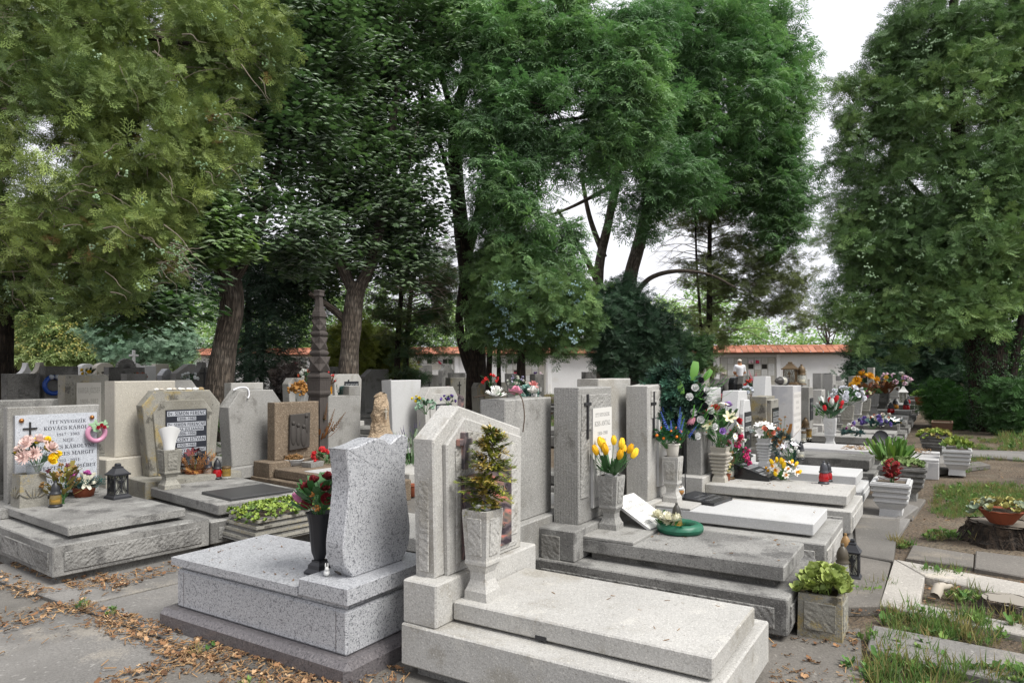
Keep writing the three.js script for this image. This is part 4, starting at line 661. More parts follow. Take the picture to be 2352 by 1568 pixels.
// flowers on a dome: kinds = [[flower, colour, how many, size, centre colour]]
function bouquet(name, label, pos, { kinds, r = 0.12, h = 0.2, base = 0, leaves = 26, leaf = 'broad', leafSize = 0.08, leafMat = greenLeaf[0], squash = 1, lean = [0, 0], category = 'bouquet', top = 0.2, group }) {
  const t = thing(name, label, category, pos, rr(0, 6), group), stems = [], lv = [], all = [];
  for (const k of kinds) for (let i = 0; i < k[2]; i++) all.push(k);
  const n = all.length, order = all.map((k, i) => [R(), k]).sort((a, b) => a[0] - b[0]).map((e) => e[1]);
  order.forEach((k, i) => {
    const q = (i + 0.5) / n, y = 1 - q * (1 - top + 0.35), a = i * 2.39996 + rr(-0.3, 0.3), s = Math.sqrt(Math.max(0, 1 - y * y)), d = new THREE.Vector3(Math.cos(a) * s, Math.max(0.05, y), Math.sin(a) * s * squash).normalize();
    const at = new THREE.Vector3(d.x * r * rr(0.8, 1.08) + lean[0], base + h * (0.45 + 0.55 * y) * rr(0.88, 1.08), d.z * r * rr(0.8, 1.08) + lean[1]);
    const face = d.clone().add(new THREE.Vector3(rr(-0.25, 0.25), k[0] === 'tulip' || k[0] === 'spike' ? 1.1 : 0.1, rr(-0.25, 0.25))).normalize(), m = new THREE.Mesh(FL[k[0]], tint(k[1]));
    m.name = { puff: 'blossom', spike: 'blossom', berry: 'berry' }[k[0]] ?? k[0]; m.position.copy(at); m.quaternion.setFromUnitVectors(Y, face); m.scale.setScalar(k[3] * rr(0.85, 1.15)); m.castShadow = true; t.add(m);
    if (k[4]) { const c = new THREE.Mesh(k[0] === 'daffodil' ? FL.trumpet : FL.centre, tint(k[4])); c.name = 'flower_centre'; m.add(c); }
    stems.push(tube([new THREE.Vector3(rr(-0.015, 0.015), base - 0.03, rr(-0.015, 0.015)), new THREE.Vector3(at.x * 0.5, base + (at.y - base) * 0.55, at.z * 0.5), at.clone().addScaledVector(face, -0.004)], 0.003, 0.002, 4, 4));
  });
  for (let i = 0; i < leaves; i++) {
    const a = rr(0, 6.28), up = rr(0.05, 1.1), d = new THREE.Vector3(Math.cos(a), up, Math.sin(a) * squash).normalize(), g = leafGeo[leaf].clone(), s = leafSize * rr(0.7, 1.3);
    g.scale(s, s, s); g.rotateX(-Math.asin(clamp(d.y, -0.9, 0.9)) * 0.8); g.rotateY(a + Math.PI / 2 * 0 + Math.atan2(d.x, d.z) - a); const k = leaf === 'blade' ? rr(0.05, 0.25) : rr(0.3, 0.9);
    g.translate(d.x * r * k + lean[0] * k, base + h * (leaf === 'blade' ? rr(0, 0.25) : rr(0.15, 0.9)) * 0.85, d.z * r * k + lean[1] * k); lv.push(g);
  }
  part('stems', merge(stems), greenLeaf[1], t); if (lv.length) part('leaves', merge(lv), leafMat, t);
  return t;
}
// square stone vases
const vaseForm = {
  plain: (h, w) => [[0, w * 0.9], [0.1 * h, w * 0.88], [0.14 * h, w * 0.76], [0.22 * h, w * 0.6], [0.3 * h, w * 0.6], [0.37 * h, w * 0.76], [0.4 * h, w * 0.88], [0.43 * h, w * 0.88], [0.45 * h, w * 0.84], [0.96 * h, w * 1.02], [h, w * 1.0], [h, w * 0.82], [0.86 * h, w * 0.78]],
  ribbed: (h, w) => { const p = [[0, w * 0.78], [0.12 * h, w * 0.74], [0.2 * h, w * 0.58]]; for (let i = 0; i < 6; i++) { const y = (0.22 + i * 0.105) * h, q = w * (0.7 + i * 0.06); p.push([y, q * 0.86], [y + 0.03 * h, q * 1.12], [y + 0.065 * h, q * 1.14], [y + 0.09 * h, q * 0.9]); } p.push([0.87 * h, w * 0.86], [h, w * 1.0], [h, w * 0.8], [0.88 * h, w * 0.72]); return p; },
};
function stoneVase(label, pos, { h = 0.4, w = 0.072, mat = light, ham = lightHam, form = 'plain', turn = -TH, group }) {
  const t = thing('stone_vase', label, 'vase', pos, turn, group), rows_ = vaseForm[form](h, w);
  part('vase_body', rectLoft(rows_.map(([y, q]) => [y, q, q])), mat, t);
  part('earth', box(-w * 0.78, w * 0.78, h * 0.87, h * 0.9, -w * 0.78, w * 0.78, 0), soil, t);
  if (form === 'plain') for (let k = 0; k < 4; k++) {
    const g = box(-w * 0.6, w * 0.6, 0.5 * h, 0.92 * h, -0.004, 0.006, 0.004), a = g.attributes.position; for (let i = 0; i < a.count; i++) { const y = a.getY(i) / h; a.setX(i, a.getX(i) * (0.84 + (y - 0.45) * 0.3)); a.setZ(i, a.getZ(i) + w * (0.84 + (y - 0.45) / 0.51 * 0.18)); }
    g.rotateY(k * Math.PI / 2); part('vase_panel', flat(g), ham, t);
  }
  return t;
}
const plasticWhite = plain('#d6d6d2', 0.5), plasticBlack = plain('#212226', 0.45), terracotta = plain('#8c4a30', 0.85), bronze = plain('#5b4a33', 0.5, { metalness: 0.4 });
function pot(name, label, pos, { r0, r1, h, mat, ribs = 0, category = 'pot', earth = true, lip = 0.006 }) {
  const t = thing(name, label, category, pos, 0), g = lathe([[0, 0.002], [r0, 0], [r0 + (r1 - r0) * 0.9, h * 0.88], [r1 + lip, h * 0.9], [r1 + lip, h], [r1 - 0.004, h], [r1 - 0.008, h * 0.86], [0, h * 0.82]], ribs ? ribs * 2 : 22);
  if (ribs) { const p = g.attributes.position; for (let i = 0; i < p.count; i++) { const a = Math.atan2(p.getZ(i), p.getX(i)), k = 1 + 0.06 * Math.cos(a * ribs); p.setX(i, p.getX(i) * k); p.setZ(i, p.getZ(i) * k); } g.computeVertexNormals(); }
  part('pot_wall', g, mat, t); if (earth) { const e = new THREE.CircleGeometry(r1 - 0.008, 14); e.rotateX(-Math.PI / 2); e.translate(0, h * 0.87, 0); part('earth', e, soil, t); }
  return t;
}
const glassOf = (hex, d) => new THREE.MeshPhysicalMaterial({ color: hex, roughness: 0.12, transmission: 0.75, thickness: 0, transparent: false });
const redGlass = new THREE.MeshPhysicalMaterial({ color: '#b3141c', roughness: 0.15, transmission: 0.35, thickness: 0 }), clearGlass = glassOf('#e6e6df'), amberGlass = new THREE.MeshPhysicalMaterial({ color: '#c98a1c', roughness: 0.18, transmission: 0.4, thickness: 0 }), yellowGlass = glassOf('#c9ad62'), wax = plain('#d8d0bb', 0.7);
function candle(label, pos, { h = 0.2, r = 0.045, glass = redGlass, cap = plasticBlack, dome = false, plainLid = false, group, tilt }) {
  const t = thing('grave_candle', label, 'candle lantern', pos, rr(0, 6), group), j = plainLid ? 0.78 : 0.5;
  part('candle_foot', lathe([[0, 0], [r * 1.15, 0], [r * 1.1, 0.012], [r * 0.9, 0.025], [0, 0.026]], 18), plainLid ? clearGlass : cap, t);
  const gl = plainLid ? [[r * 0.92, 0.02], [r * 0.95, h * 0.4], [r * 0.95, h * j]] : [[r * 0.8, 0.022], [r, h * 0.12], [r * 1.02, h * 0.3], [r * 0.9, h * 0.42], [r * 0.78, h * j]];
  part('glass', lathe(gl, 20), glass, t);
  part('wax', lathe([[0, 0.03], [r * 0.72, 0.03], [r * 0.72, h * 0.26], [0, h * 0.25]], 14), wax, t);
  if (plainLid) part('lid', lathe([[r, h * 0.76], [r * 1.02, h * 0.8], [r * 1.0, h * 0.9], [r * 0.85, h * 0.92], [0, h * 0.92]], 20), bronze, t);
  else part('cap', lathe([[r * 0.98, h * 0.48], [r, h * 0.53], [r * 0.8, h * 0.56], [r * (dome ? 0.92 : 0.82), h * 0.62], [r * (dome ? 0.86 : 0.74), h * 0.74], [r * (dome ? 0.62 : 0.55), h * 0.85], [r * 0.3, h * 0.92], [r * 0.22, h * 0.93], [r * 0.26, h * 0.98], [r * 0.2, h], [0, h]], 16), cap, t);
  if (tilt) t.rotation.set(0, tilt[1], tilt[0]);
  return t;
}
function boxLantern(label, pos, { w = 0.06, h = 0.26, mat = plasticBlack, turn = -TH, pane = clearGlass }) {
  const t = thing('box_lantern', label, 'lantern', pos, turn);
  part('lantern_base', rectLoft([[0, w * 1.25, w * 1.25], [0.05 * h, w * 1.2, w * 1.2], [0.1 * h, w * 0.98, w * 0.98], [0.13 * h, w * 0.95, w * 0.95]]), mat, t);
  const cage = [], y0 = 0.13 * h, y1 = 0.66 * h; for (const sx of [-1, 1]) for (const sz of [-1, 1]) cage.push(box(sx * w * 0.86 - 0.006, sx * w * 0.86 + 0.006, y0, y1, sz * w * 0.86 - 0.006, sz * w * 0.86 + 0.006, 0.002));
  part('posts', merge(cage), mat, t);
  for (let k = 0; k < 4; k++) { const l = []; for (let i = 0; i < 7; i++) for (const s of [-1, 1]) { const b = box(-0.0016, 0.0016, -(y1 - y0) * 0.62, (y1 - y0) * 0.62, -0.002, 0.002, 0); b.rotateZ(s * 0.7); const x = (i - 3) * w * 0.36; b.translate(x, (y0 + y1) / 2, w * 0.84 + s * 0.0012); l.push(b); } const g = merge(l), a = g.attributes.position; for (let i = 0; i < a.count; i++) { a.setX(i, clamp(a.getX(i), -w * 0.85, w * 0.85)); a.setY(i, clamp(a.getY(i), y0, y1)); } l.length = 0; const c = merge([g, box(-0.006, 0.006, y0 + 0.02, y1 - 0.015, w * 0.85, w * 0.85 + 0.005, 0.001), box(-0.02, 0.02, y0 + (y1 - y0) * 0.62, y0 + (y1 - y0) * 0.74, w * 0.851, w * 0.851 + 0.005, 0.001)]); c.rotateY(k * Math.PI / 2); part('lattice', c, mat, t); const p = box(-w * 0.8, w * 0.8, y0, y1, w * 0.76, w * 0.775, 0); p.rotateY(k * Math.PI / 2); part('pane', p, pane, t); }
  part('roof', rectLoft([[0.66 * h, w * 1.15, w * 1.15], [0.7 * h, w * 1.18, w * 1.18], [0.73 * h, w * 1.0, w * 1.0], [0.79 * h, w * 0.78, w * 0.78], [0.86 * h, w * 0.52, w * 0.52], [0.9 * h, w * 0.5, w * 0.5], [0.92 * h, w * 0.3, w * 0.3], [0.97 * h, w * 0.3, w * 0.3], [h, w * 0.22, w * 0.22]]), mat, t);
  return t;
}
// ribbed or plain stone planters
function planter(label, pos, { w, d, h, mat = grey, ribs = 4, turn = -TH, foot = true, taper = 0.78, ham = null, ribMat = mat }) {
  const t = thing('planter', label, 'planter', pos, turn), rows_ = []; const y0 = foot ? h * 0.3 : 0;
  if (foot) part('planter_foot', rectLoft([[-0.04, w * 0.3, d * 0.36], [h * 0.12, w * 0.28, d * 0.34], [h * 0.3, w * taper / 2, d * taper / 2 + 0.01]]), mat, t);
  const body = [[y0, w * taper / 2, d * taper / 2], [h, w / 2 - 0.012, d / 2 - 0.012], [h, w / 2 - 0.04, d / 2 - 0.04], [h - 0.06, w / 2 - 0.045, d / 2 - 0.045]]; part('planter_wall', rectLoft(body), mat, t);
  if (ribs) for (let i = 0; i < ribs; i++) { const y = y0 + (h - y0) * (i + 0.15) / ribs, k = taper + (1 - taper) * (i + 0.6) / ribs, hh = (h - y0) / ribs * 0.62; part('rib', rectLoft([[y, w * k / 2 - 0.006, d * k / 2 - 0.006], [y + hh * 0.3, w * k / 2 + 0.012, d * k / 2 + 0.012], [y + hh, w * k / 2 + 0.01, d * k / 2 + 0.01], [y + hh * 1.05, w * k / 2 - 0.008, d * k / 2 - 0.008]], false), ribMat, t); }
  if (ham) for (let k = 0; k < 4; k++) { const a = k % 2 ? d : w, b2 = k % 2 ? w : d, g = box(-a / 2 + 0.04, a / 2 - 0.04, h * 0.18, h * 0.82, b2 / 2 - 0.02, b2 / 2 - 0.004, 0.004); g.rotateY(k * Math.PI / 2); part('planter_panel', g, ham, t); }
  part('earth', box(-w / 2 + 0.04, w / 2 - 0.04, h - 0.05, h - 0.03, -d / 2 + 0.04, d / 2 - 0.04, 0), soil, t);
  return t;
}
// low leafy plants: rosettes of small leaves over a patch
function leafPatch(name, label, pos, { w, d, h, n, size, mats, leaf = 'round', category = 'plant', turn = -TH, dome = true, per = 6, droop = 0, stemMat = null }) {
  const t = thing(name, label, category, pos, turn), lists = mats.map(() => []);
  for (let i = 0; i < n; i++) {
    const x = rr(-1, 1), z = rr(-1, 1), rim = Math.max(Math.abs(x), Math.abs(z)), y = h * (dome ? Math.sqrt(Math.max(0.03, 1 - rim * rim * 0.9)) : 1) * rr(0.75, 1.1) - droop * Math.max(0, rim - 0.8) * 4 * R(), l = lists[Math.floor(noise3(x * 2 + 4, 3, z * 2) * mats.length * 0.999 + rr(-0.3, 0.3) + mats.length) % mats.length];
    for (let k = 0; k < per; k++) { const g = leafGeo[leaf].clone(), s = size * rr(0.7, 1.25); g.scale(s, s, s); g.rotateX(-rr(0.25, leaf === 'blade' ? 1.3 : 1.0)); g.rotateY(k / per * 6.28 + rr(0, 1)); g.rotateZ(-x * 0.4); g.rotateX(z * 0.4); g.translate(x * w / 2, y, z * d / 2); l.push(g); }
  }
  lists.forEach((l, i) => l.length && part('leaves', merge(l), mats[i], t));
  if (stemMat) { const s = []; for (let i = 0; i < 12; i++) s.push(tube([new THREE.Vector3(rr(-w, w) * 0.2, -0.02, rr(-d, d) * 0.2), new THREE.Vector3(rr(-w, w) * 0.35, h * 0.8, rr(-d, d) * 0.35)], 0.006, 0.004, 5)); part('stems', merge(s), stemMat, t); }
  return t;
}
// feathery evergreen twigs gathered in a bunch, ring or spray
function twigs(name, label, pos, { n, len, mats, needle = 0.03, at, category = 'spray', turn = 0, nn = 26 }) {
  const t = thing(name, label, category, pos, turn), lists = mats.map(() => []), wood_ = [];
  for (let i = 0; i < n; i++) {
    const [p, d] = at(i, n), q = new THREE.Quaternion().setFromUnitVectors(Y, d.clone().normalize()), l = lists[i % mats.length], ln = len * rr(0.75, 1.2);
    wood_.push(tube([p, p.clone().addScaledVector(d.clone().normalize(), ln)], 0.003, 0.0015, 4, 1));
    for (let k = 0; k < nn; k++) { const g = leafGeo.needle.clone(), s = needle * rr(0.8, 1.2), u = (k + R()) / nn; g.scale(s * 1.6, s, s); g.rotateX(-rr(0.5, 1.0)); g.rotateY(k * 2.4); g.translate(0, u * ln, 0); g.applyQuaternion(q); g.translate(p.x, p.y, p.z); l.push(g); }
  }
  lists.forEach((l, i) => part('needles', merge(l), mats[i], t)); part('twig_wood', merge(wood_), deadWood, t); return t;
}
const S = (px, py, h) => floorPt(px, py, h);
const ringAt = (r, th) => (i, n) => { const a = i / n * 6.283 + rr(-0.1, 0.1), p = new THREE.Vector3(Math.cos(a) * r, th + rr(-0.01, 0.01), Math.sin(a) * r), d = new THREE.Vector3(-Math.sin(a), rr(-0.4, 0.7), Math.cos(a)).add(new THREE.Vector3(Math.cos(a) * rr(-0.4, 0.7), 0, Math.sin(a) * rr(-0.4, 0.7))); return [p, d]; };
const firGreen = ['#20412c', '#2b4f35', '#19352a'].map((h) => tint(h, 0.8)), teal = ['#173f3e', '#1d4a46'].map((h) => tint(h, 0.8)), dryBrown = ['#8a5a2c', '#6f4524', '#a8743a'].map((h) => tint(h, 0.9)), thujaDry = ['#77812c', '#969438', '#b5a052', '#5b6a2a'].map((h) => tint(h, 0.8));

// --- gabled grave: vase with a withered evergreen branch ---
const v1 = stoneVase('tall square stone vase holding a withered evergreen branch on the pale gabled grave', L(-2.0, 0.36, -2.92), { h: 0.45, w: 0.074 });
pot('plastic_pot', 'white plastic liner pot sunk in the vase of the gabled grave', L(-2.0, 0.74, -2.92), { r0: 0.035, r1: 0.047, h: 0.1, mat: plasticWhite });
{
  const p = L(-2.0, 0.83, -2.92), t = thing('withered_branch', 'yellowing withered evergreen branch in the vase of the gabled grave', 'dried branch', p, 0.5), wood_ = [], lists = thujaDry.map(() => []);
  const spine = [[0, -0.06, 0], [0.015, 0.1, 0], [0.05, 0.25, -0.01], [0.055, 0.36, 0], [0.035, 0.42, 0]].map((q) => new THREE.Vector3(...q)); wood_.push(tube(spine, 0.006, 0.002, 5));
  const curve = new THREE.CatmullRomCurve3(spine);
  for (let i = 0; i < 84; i++) {
    const u = 0.08 + 0.86 * i / 84, b = curve.getPointAt(u), a = i * 2.4, ln = (0.045 + 0.1 * Math.sin(Math.PI * Math.min(1, u * 1.1))) * rr(0.7, 1.25) + (i === 20 ? 0.08 : 0), d = new THREE.Vector3(Math.cos(a), rr(-0.3, 1.1), Math.sin(a)).normalize(), e = b.clone().addScaledVector(d, ln).add(new THREE.Vector3(0, -0.03, 0));
    wood_.push(tube([b, b.clone().lerp(e, 0.5).add(new THREE.Vector3(0, 0.01, 0)), e], 0.002, 0.001, 3, 3));
    for (let k = 0; k < 40; k++) { const g = leafGeo.needle.clone(), q = k / 40, s = 0.042 * (1.1 - 0.6 * q) * rr(0.8, 1.2); g.scale(s * 2.3, s, s); g.rotateX(rr(-0.5, 0.5)); g.rotateY(Math.atan2(d.x, d.z) + (k % 2 ? 0.65 : -0.65) + rr(-0.15, 0.15)); const c = b.clone().lerp(e, 0.15 + 0.85 * q); g.translate(c.x, c.y + rr(-0.004, 0.004), c.z); lists[(i * 7 + (u > 0.5 ? 1 : 0) + (k > 28 ? 1 : 0)) % 4].push(g); }
  }
  lists.forEach((l, i) => part('scale_leaves', merge(l), thujaDry[i], t)); part('twig_wood', merge(wood_), deadWood, t);
}
// --- iron-cross grave: tulips, leaning plate, wreath with lantern ---
stoneVase('square stone vase with yellow tulips before the iron-cross headstone', L(-2.02, 0.395, -4.56), { h: 0.375, w: 0.073, mat: grey, ham: greyHam });
pot('plastic_pot', 'white plastic liner pot under the yellow tulips', L(-2.02, 0.72, -4.56), { r0: 0.04, r1: 0.05, h: 0.07, mat: plasticWhite });
bouquet('bouquet', 'bunch of yellow artificial tulips with long green leaves', L(-2.02, 0.76, -4.56), { kinds: [['tulip', '#e6ad0c', 6, 0.08], ['tulip', '#ecc426', 5, 0.076]], r: 0.155, h: 0.22, leaves: 40, leaf: 'blade', leafSize: 0.17, leafMat: greenLeaf[0], top: 0.5 });
{
  const t = thing('leaning_plate', 'white inscribed plate leaning against the square vase with tulips', 'plaque', L(-1.9, 0.378, -4.82), -TH - 0.12);
  const g = new THREE.BoxGeometry(0.36, 0.018, 0.34); const tex = print(360, 340, '#d6d5d1', (c, w, h) => { c.fillStyle = '#2a2927'; c.textAlign = 'center'; c.save(); c.translate(w / 2, h / 2); c.rotate(-Math.PI / 2); c.translate(-w / 2, -h / 2 ); for (const [s, y, k] of [['FODOR FERENC', 70, 44], ['1962 –', 120, 34], ['neje', 175, 34], ['FODOR ZSUZSANNA', 235, 42], ['1968 –', 290, 36]]) { c.font = `${k}px serif`; c.fillText(s, w / 2, y, w * 0.9); } c.restore(); });
  tex.center?.set(0.5, 0.5); tex.rotation = Math.PI; const face = new THREE.MeshStandardMaterial({ map: tex, roughness: 0.4 });
  const m = part('plate', g, [whitePlate, whitePlate, face, whitePlate, whitePlate, whitePlate], t); m.rotation.z = -0.5; m.position.set(0, 0.105, 0);
  part('prop', box(-0.16, -0.12, 0, 0.16, -0.1, 0.1, 0.003), grey, t);
}
{
  const p = S(1562, 1220, 0.376), t = thing('ring_wreath', 'green ribbon-wrapped ring wreath with white chrysanthemums lying on the grey slab', 'wreath', p, 0.3);
  const g = new THREE.TorusGeometry(0.125, 0.036, 12, 36); g.rotateX(Math.PI / 2); g.translate(0, 0.032, 0); rough(g, 0.006, 40); part('ring', g, tint('#1d5f47', 0.45), t);
  for (let i = 0; i < 11; i++) { const a = 2.2 + i * 0.19, m = new THREE.Mesh(FL.mum, tint(i % 3 ? '#e2dfc9' : '#d9d6ba')); m.name = 'chrysanthemum'; m.position.set(Math.cos(a) * rr(0.1, 0.16), rr(0.07, 0.11), -Math.sin(a) * rr(0.08, 0.15)); m.scale.setScalar(rr(0.085, 0.115)); m.rotation.set(rr(-0.6, 0.6), rr(0, 3), rr(-0.2, 0.8)); t.add(m); }
  part('leaves', merge(Array.from({ length: 14 }, () => { const a = rr(2, 4.3), l = leafGeo.broad.clone(); l.scale(0.06, 0.06, 0.06); l.rotateX(-rr(-0.2, 0.8)); l.rotateY(rr(0, 6)); return l.translate(Math.cos(a) * 0.14, rr(0.05, 0.1), -Math.sin(a) * 0.13); })), greenLeaf[1], t);
  candle('clear glass candle with dark cap standing inside the green ring wreath', p.clone().add(new THREE.Vector3(-0.02, 0, -0.02)), { h: 0.2, r: 0.04, glass: yellowGlass, cap: plain('#3a3833', 0.5) });
}
// --- black-cross grave ---
stoneVase('square stone vase with white flower pot before the black-cross headstone', L(-2.02, 0.378, -5.86), { h: 0.39, w: 0.071, mat: light, ham: lightHam });
pot('flower_pot', 'rough white flower pot standing on the square vase of the black-cross grave', L(-2.02, 0.76, -5.86), { r0: 0.045, r1: 0.06, h: 0.12, mat: plain('#cfcac0', 0.9) });
bouquet('bouquet', 'spray of round green leaves with orange berries in the rough white pot', L(-2.05, 0.87, -5.8), { kinds: [['berry', '#d9741a', 16, 0.026]], r: 0.17, h: 0.16, leaves: 130, leaf: 'round', leafSize: 0.045, leafMat: tint('#2f6b3f'), lean: [-0.06, 0.04], top: 0 });
bouquet('bouquet', 'blue lavender-like sprays with one pink bloom in the rough white pot', L(-1.98, 0.87, -5.92), { kinds: [['spike', '#4a64b8', 15, 0.11], ['tulip', '#c98a98', 1, 0.09]], r: 0.13, h: 0.2, leaves: 30, leaf: 'blade', leafSize: 0.09, lean: [0.05, -0.03], leafMat: greenLeaf[1] });
{
  const t = thing('flat_plaque', 'polished black inscription plate lying on the white slab with a basket behind', 'plaque', S(1617, 1148, 0.362), -TH - 0.15); const g = new THREE.BoxGeometry(0.36, 0.022, 0.38); g.translate(0, 0.012, 0);
  const f = new THREE.MeshStandardMaterial({ map: print(300, 300, '#2b2d31', (c, w, h) => { c.translate(w / 2, h / 2); c.rotate(Math.PI / 2); c.translate(-w / 2, -h / 2); rows([['SZABÓ PÁL', 0.13, 0.25], ['HEGEDŰS ERZSÉBET', 0.1, 0.45], ['1941–2016', 0.1, 0.62]], '#8b8c8e')(c, w, h); }), roughness: 0.2 });
  const m = part('plate', g, [blackStone, blackStone, f, blackStone, blackStone, blackStone], t); m.rotation.z = -0.05; m.position.y = 0.01;
}
{
  const p = S(1553, 1138, 0.362), t = thing('straw_basket', 'small straw nest basket with a white ribbon beside the square vase', 'basket', p, 0.4), l = [];
  for (let i = 0; i < 16; i++) { const a = i / 16 * Math.PI, g = new THREE.TorusGeometry(0.06 * Math.sin(a * 0.8 + 0.5), 0.009, 5, 20); g.rotateX(Math.PI / 2 + rr(-0.1, 0.1)); g.translate(rr(-0.004, 0.004), 0.012 + i * 0.0045, rr(-0.004, 0.004)); l.push(g); }
  part('straw', merge(l), plain('#9a6f3c', 0.95), t); const b = new THREE.TorusGeometry(0.062, 0.008, 6, 20); b.scale(1, 1, 2); b.rotateX(Math.PI / 2); b.translate(0, 0.075, 0); part('ribbon', b, plasticWhite, t); const f = new THREE.Mesh(FL.rose, tint('#dcdad6')); f.name = 'rose'; f.scale.setScalar(0.04); f.position.set(0.06, 0.075, 0.01); t.add(f);
}
// pine wreath with white and black roses, leaning on the flower grave's headstone
{
  const p = L(-2.02, 0, -6.12), t0 = twigs('pine_wreath', 'large pine spray with white and black roses leaning on the black-cross headstone', p, { n: 190, len: 0.13, needle: 0.06, nn: 42, mats: firGreen.concat([tint('#3f6a55', 0.8)]), category: 'wreath', at: () => { const a = rr(0, 6.28), r = Math.sqrt(R()), x = Math.cos(a) * r * 0.2 - 0.08, y = 1.22 + Math.sin(a) * r * 0.25, d = new THREE.Vector3(x * 2.2 + rr(-0.5, 0.3), (y - 1.2) * 2 + rr(-0.2, 0.5), rr(0.1, 0.9)); return [new THREE.Vector3(x, y, rr(-0.02, 0.06)), d]; } });
  const q = (x, y, z, k, col, s) => { const m = new THREE.Mesh(FL[k], tint(col)); m.name = k; m.position.set(x, y, z); m.scale.setScalar(s); m.quaternion.setFromUnitVectors(Y, new THREE.Vector3(rr(-0.3, 0.6), rr(0, 0.5), 1).normalize()); t0.add(m); };
  for (const [x, y] of [[0.07, 1.36], [0.02, 1.28], [0.17, 1.33], [0.05, 1.14], [0.12, 1.08], [0.2, 1.16], [0.18, 1.25], [0.08, 0.94], [0.23, 1.02]]) q(x, y, 0.17, 'rose', '#e4e4e2', 0.085);
  for (const [x, y] of [[0.11, 1.42], [0.13, 1.3], [0.15, 1.19], [0.02, 1.02], [0.2, 1.1]]) q(x, y, 0.18, 'rose', '#1a1a24', 0.08);
  const lv = []; for (const [x, y, a, s] of [[0.05, 1.42, 0.2, 0.18], [-0.03, 1.3, -0.4, 0.15], [0.14, 1.42, 0.7, 0.13], [-0.02, 1.0, -0.2, 0.16], [0.02, 0.96, -0.7, 0.14]]) { const g = leafGeo.broad.clone(); g.scale(s, s, s); g.rotateX(-1.4); g.rotateZ(-a); lv.push(g.translate(x, y, 0.16)); }
  part('large_leaf', merge(lv), tint('#5a8a35', 0.5), t0);
  part('grass_blades', merge(Array.from({ length: 60 }, () => { const g = leafGeo.blade.clone(), s = rr(0.12, 0.24); g.scale(s * 0.6, s, s); g.rotateX(-rr(-0.6, 0.8)); g.rotateY(rr(0.2, 1.8)); return g.translate(rr(0.02, 0.2), rr(0.98, 1.42), 0.14); })), tint('#4f8a38', 0.6), t0);
  part('wire_stand', merge([tube([new THREE.Vector3(0.03, 0.37, 0), new THREE.Vector3(0.02, 1.2, -0.02)], 0.005, 0.005, 5)]), iron, t0);
}
// --- flower-crowded grave ---
stoneVase('stone vase with stepped horizontal ribs overflowing with mixed flowers', L(-2.0, 0.36, -7.28), { h: 0.36, w: 0.085, form: 'ribbed', mat: beige });
bouquet('bouquet', 'big mixed bouquet with red rose, pink gerbera, daisies and white roses in the ribbed vase', L(-2.0, 0.7, -7.28), { kinds: [['rose', '#b01220', 3, 0.13], ['mum', '#d41f5c', 2, 0.17, '#e8d9a0'], ['daisy', '#e6e6e2', 8, 0.085, '#d79a12'], ['rose', '#dddbd2', 6, 0.115], ['mum', '#d9a31b', 2, 0.08], ['rose', '#a985c8', 2, 0.1], ['lily', '#d7d3ae', 2, 0.13, '#c9922a']], r: 0.2, h: 0.46, leaves: 60, leaf: 'broad', leafSize: 0.12, leafMat: greenLeaf[0], top: 0 });
bouquet('bouquet', 'magenta heather-like sprays with small white flowers beside the ribbed vase', L(-1.93, 0.36, -7.62), { kinds: [['puff', '#b3235f', 12, 0.085], ['puff', '#d7ddd6', 9, 0.06], ['rose', '#b58fd0', 2, 0.09]], r: 0.17, h: 0.5, leaves: 40, leafSize: 0.08, lean: [0.06, 0], top: 0.1 });
{
  const s = S(1757, 1100, 0.362), t = thing('slanted_plaque', 'black wedge-shaped inscription stone among the flowers on the crowded grave', 'plaque', L(-1.75, 0.361, -7.72), -TH - 0.08);
  const sh = new THREE.Shape([[-0.19, 0], [0.2, 0], [0.2, 0.035], [-0.19, 0.16]].map((q) => new THREE.Vector2(...q))), g = new THREE.ExtrudeGeometry(sh, { depth: 0.36, bevelEnabled: false }); g.translate(0, 0, -0.18); part('wedge', flat(g), blackStone, t);
  const f = new THREE.MeshStandardMaterial({ map: print(360, 340, '#26282c', (c, w, h) => { c.translate(w / 2, h / 2); c.rotate(Math.PI / 2); c.translate(-h / 2, -w / 2); rows([['LAKATOS ANDRÁS', 0.14, 0.2], ['1949–2014', 0.1, 0.38], ['LAKATOSNÉ ÁGI', 0.14, 0.62], ['1952–2019', 0.1, 0.8]], '#26282c', 'sans-serif', 'bold', '#8e9092')(c, h, w); }), roughness: 0.3 });
  const pl = new THREE.BoxGeometry(0.405, 0.004, 0.35), m = part('inscription', pl, [blackStone, blackStone, f, blackStone, blackStone, blackStone], t); m.rotation.z = -0.309; m.position.set(0.005, 0.1, 0);
}
candle('large bronze-domed glass lantern behind the black wedge stone', L(-1.98, 0.361, -7.5), { h: 0.3, r: 0.065, glass: clearGlass, cap: bronze, dome: true });
candle('golden-domed glass lantern behind the large bronze-domed one', L(-2.0, 0.361, -7.68), { h: 0.32, r: 0.05, glass: clearGlass, cap: plain('#8a6a3e', 0.4, { metalness: 0.5 }), dome: true });
boxLantern('glossy black box lantern with sloping roof among the magenta sprays', L(-1.92, 0.361, -7.86), { w: 0.085, h: 0.3 });
pot('flower_pot', 'small terracotta pot with cream kalanchoe at the foot of the ribbed vase', S(1669, 1102, 0.362), { r0: 0.03, r1: 0.04, h: 0.07, mat: terracotta });
bouquet('potted_flowers', 'cream kalanchoe blossoms in the small terracotta pot', S(1669, 1102, 0.362).add(new THREE.Vector3(0, 0.06, 0)), { kinds: [['puff', '#d3c98a', 9, 0.045]], r: 0.06, h: 0.13, leaves: 18, leaf: 'broad', leafSize: 0.07, leafMat: greenLeaf[2] });
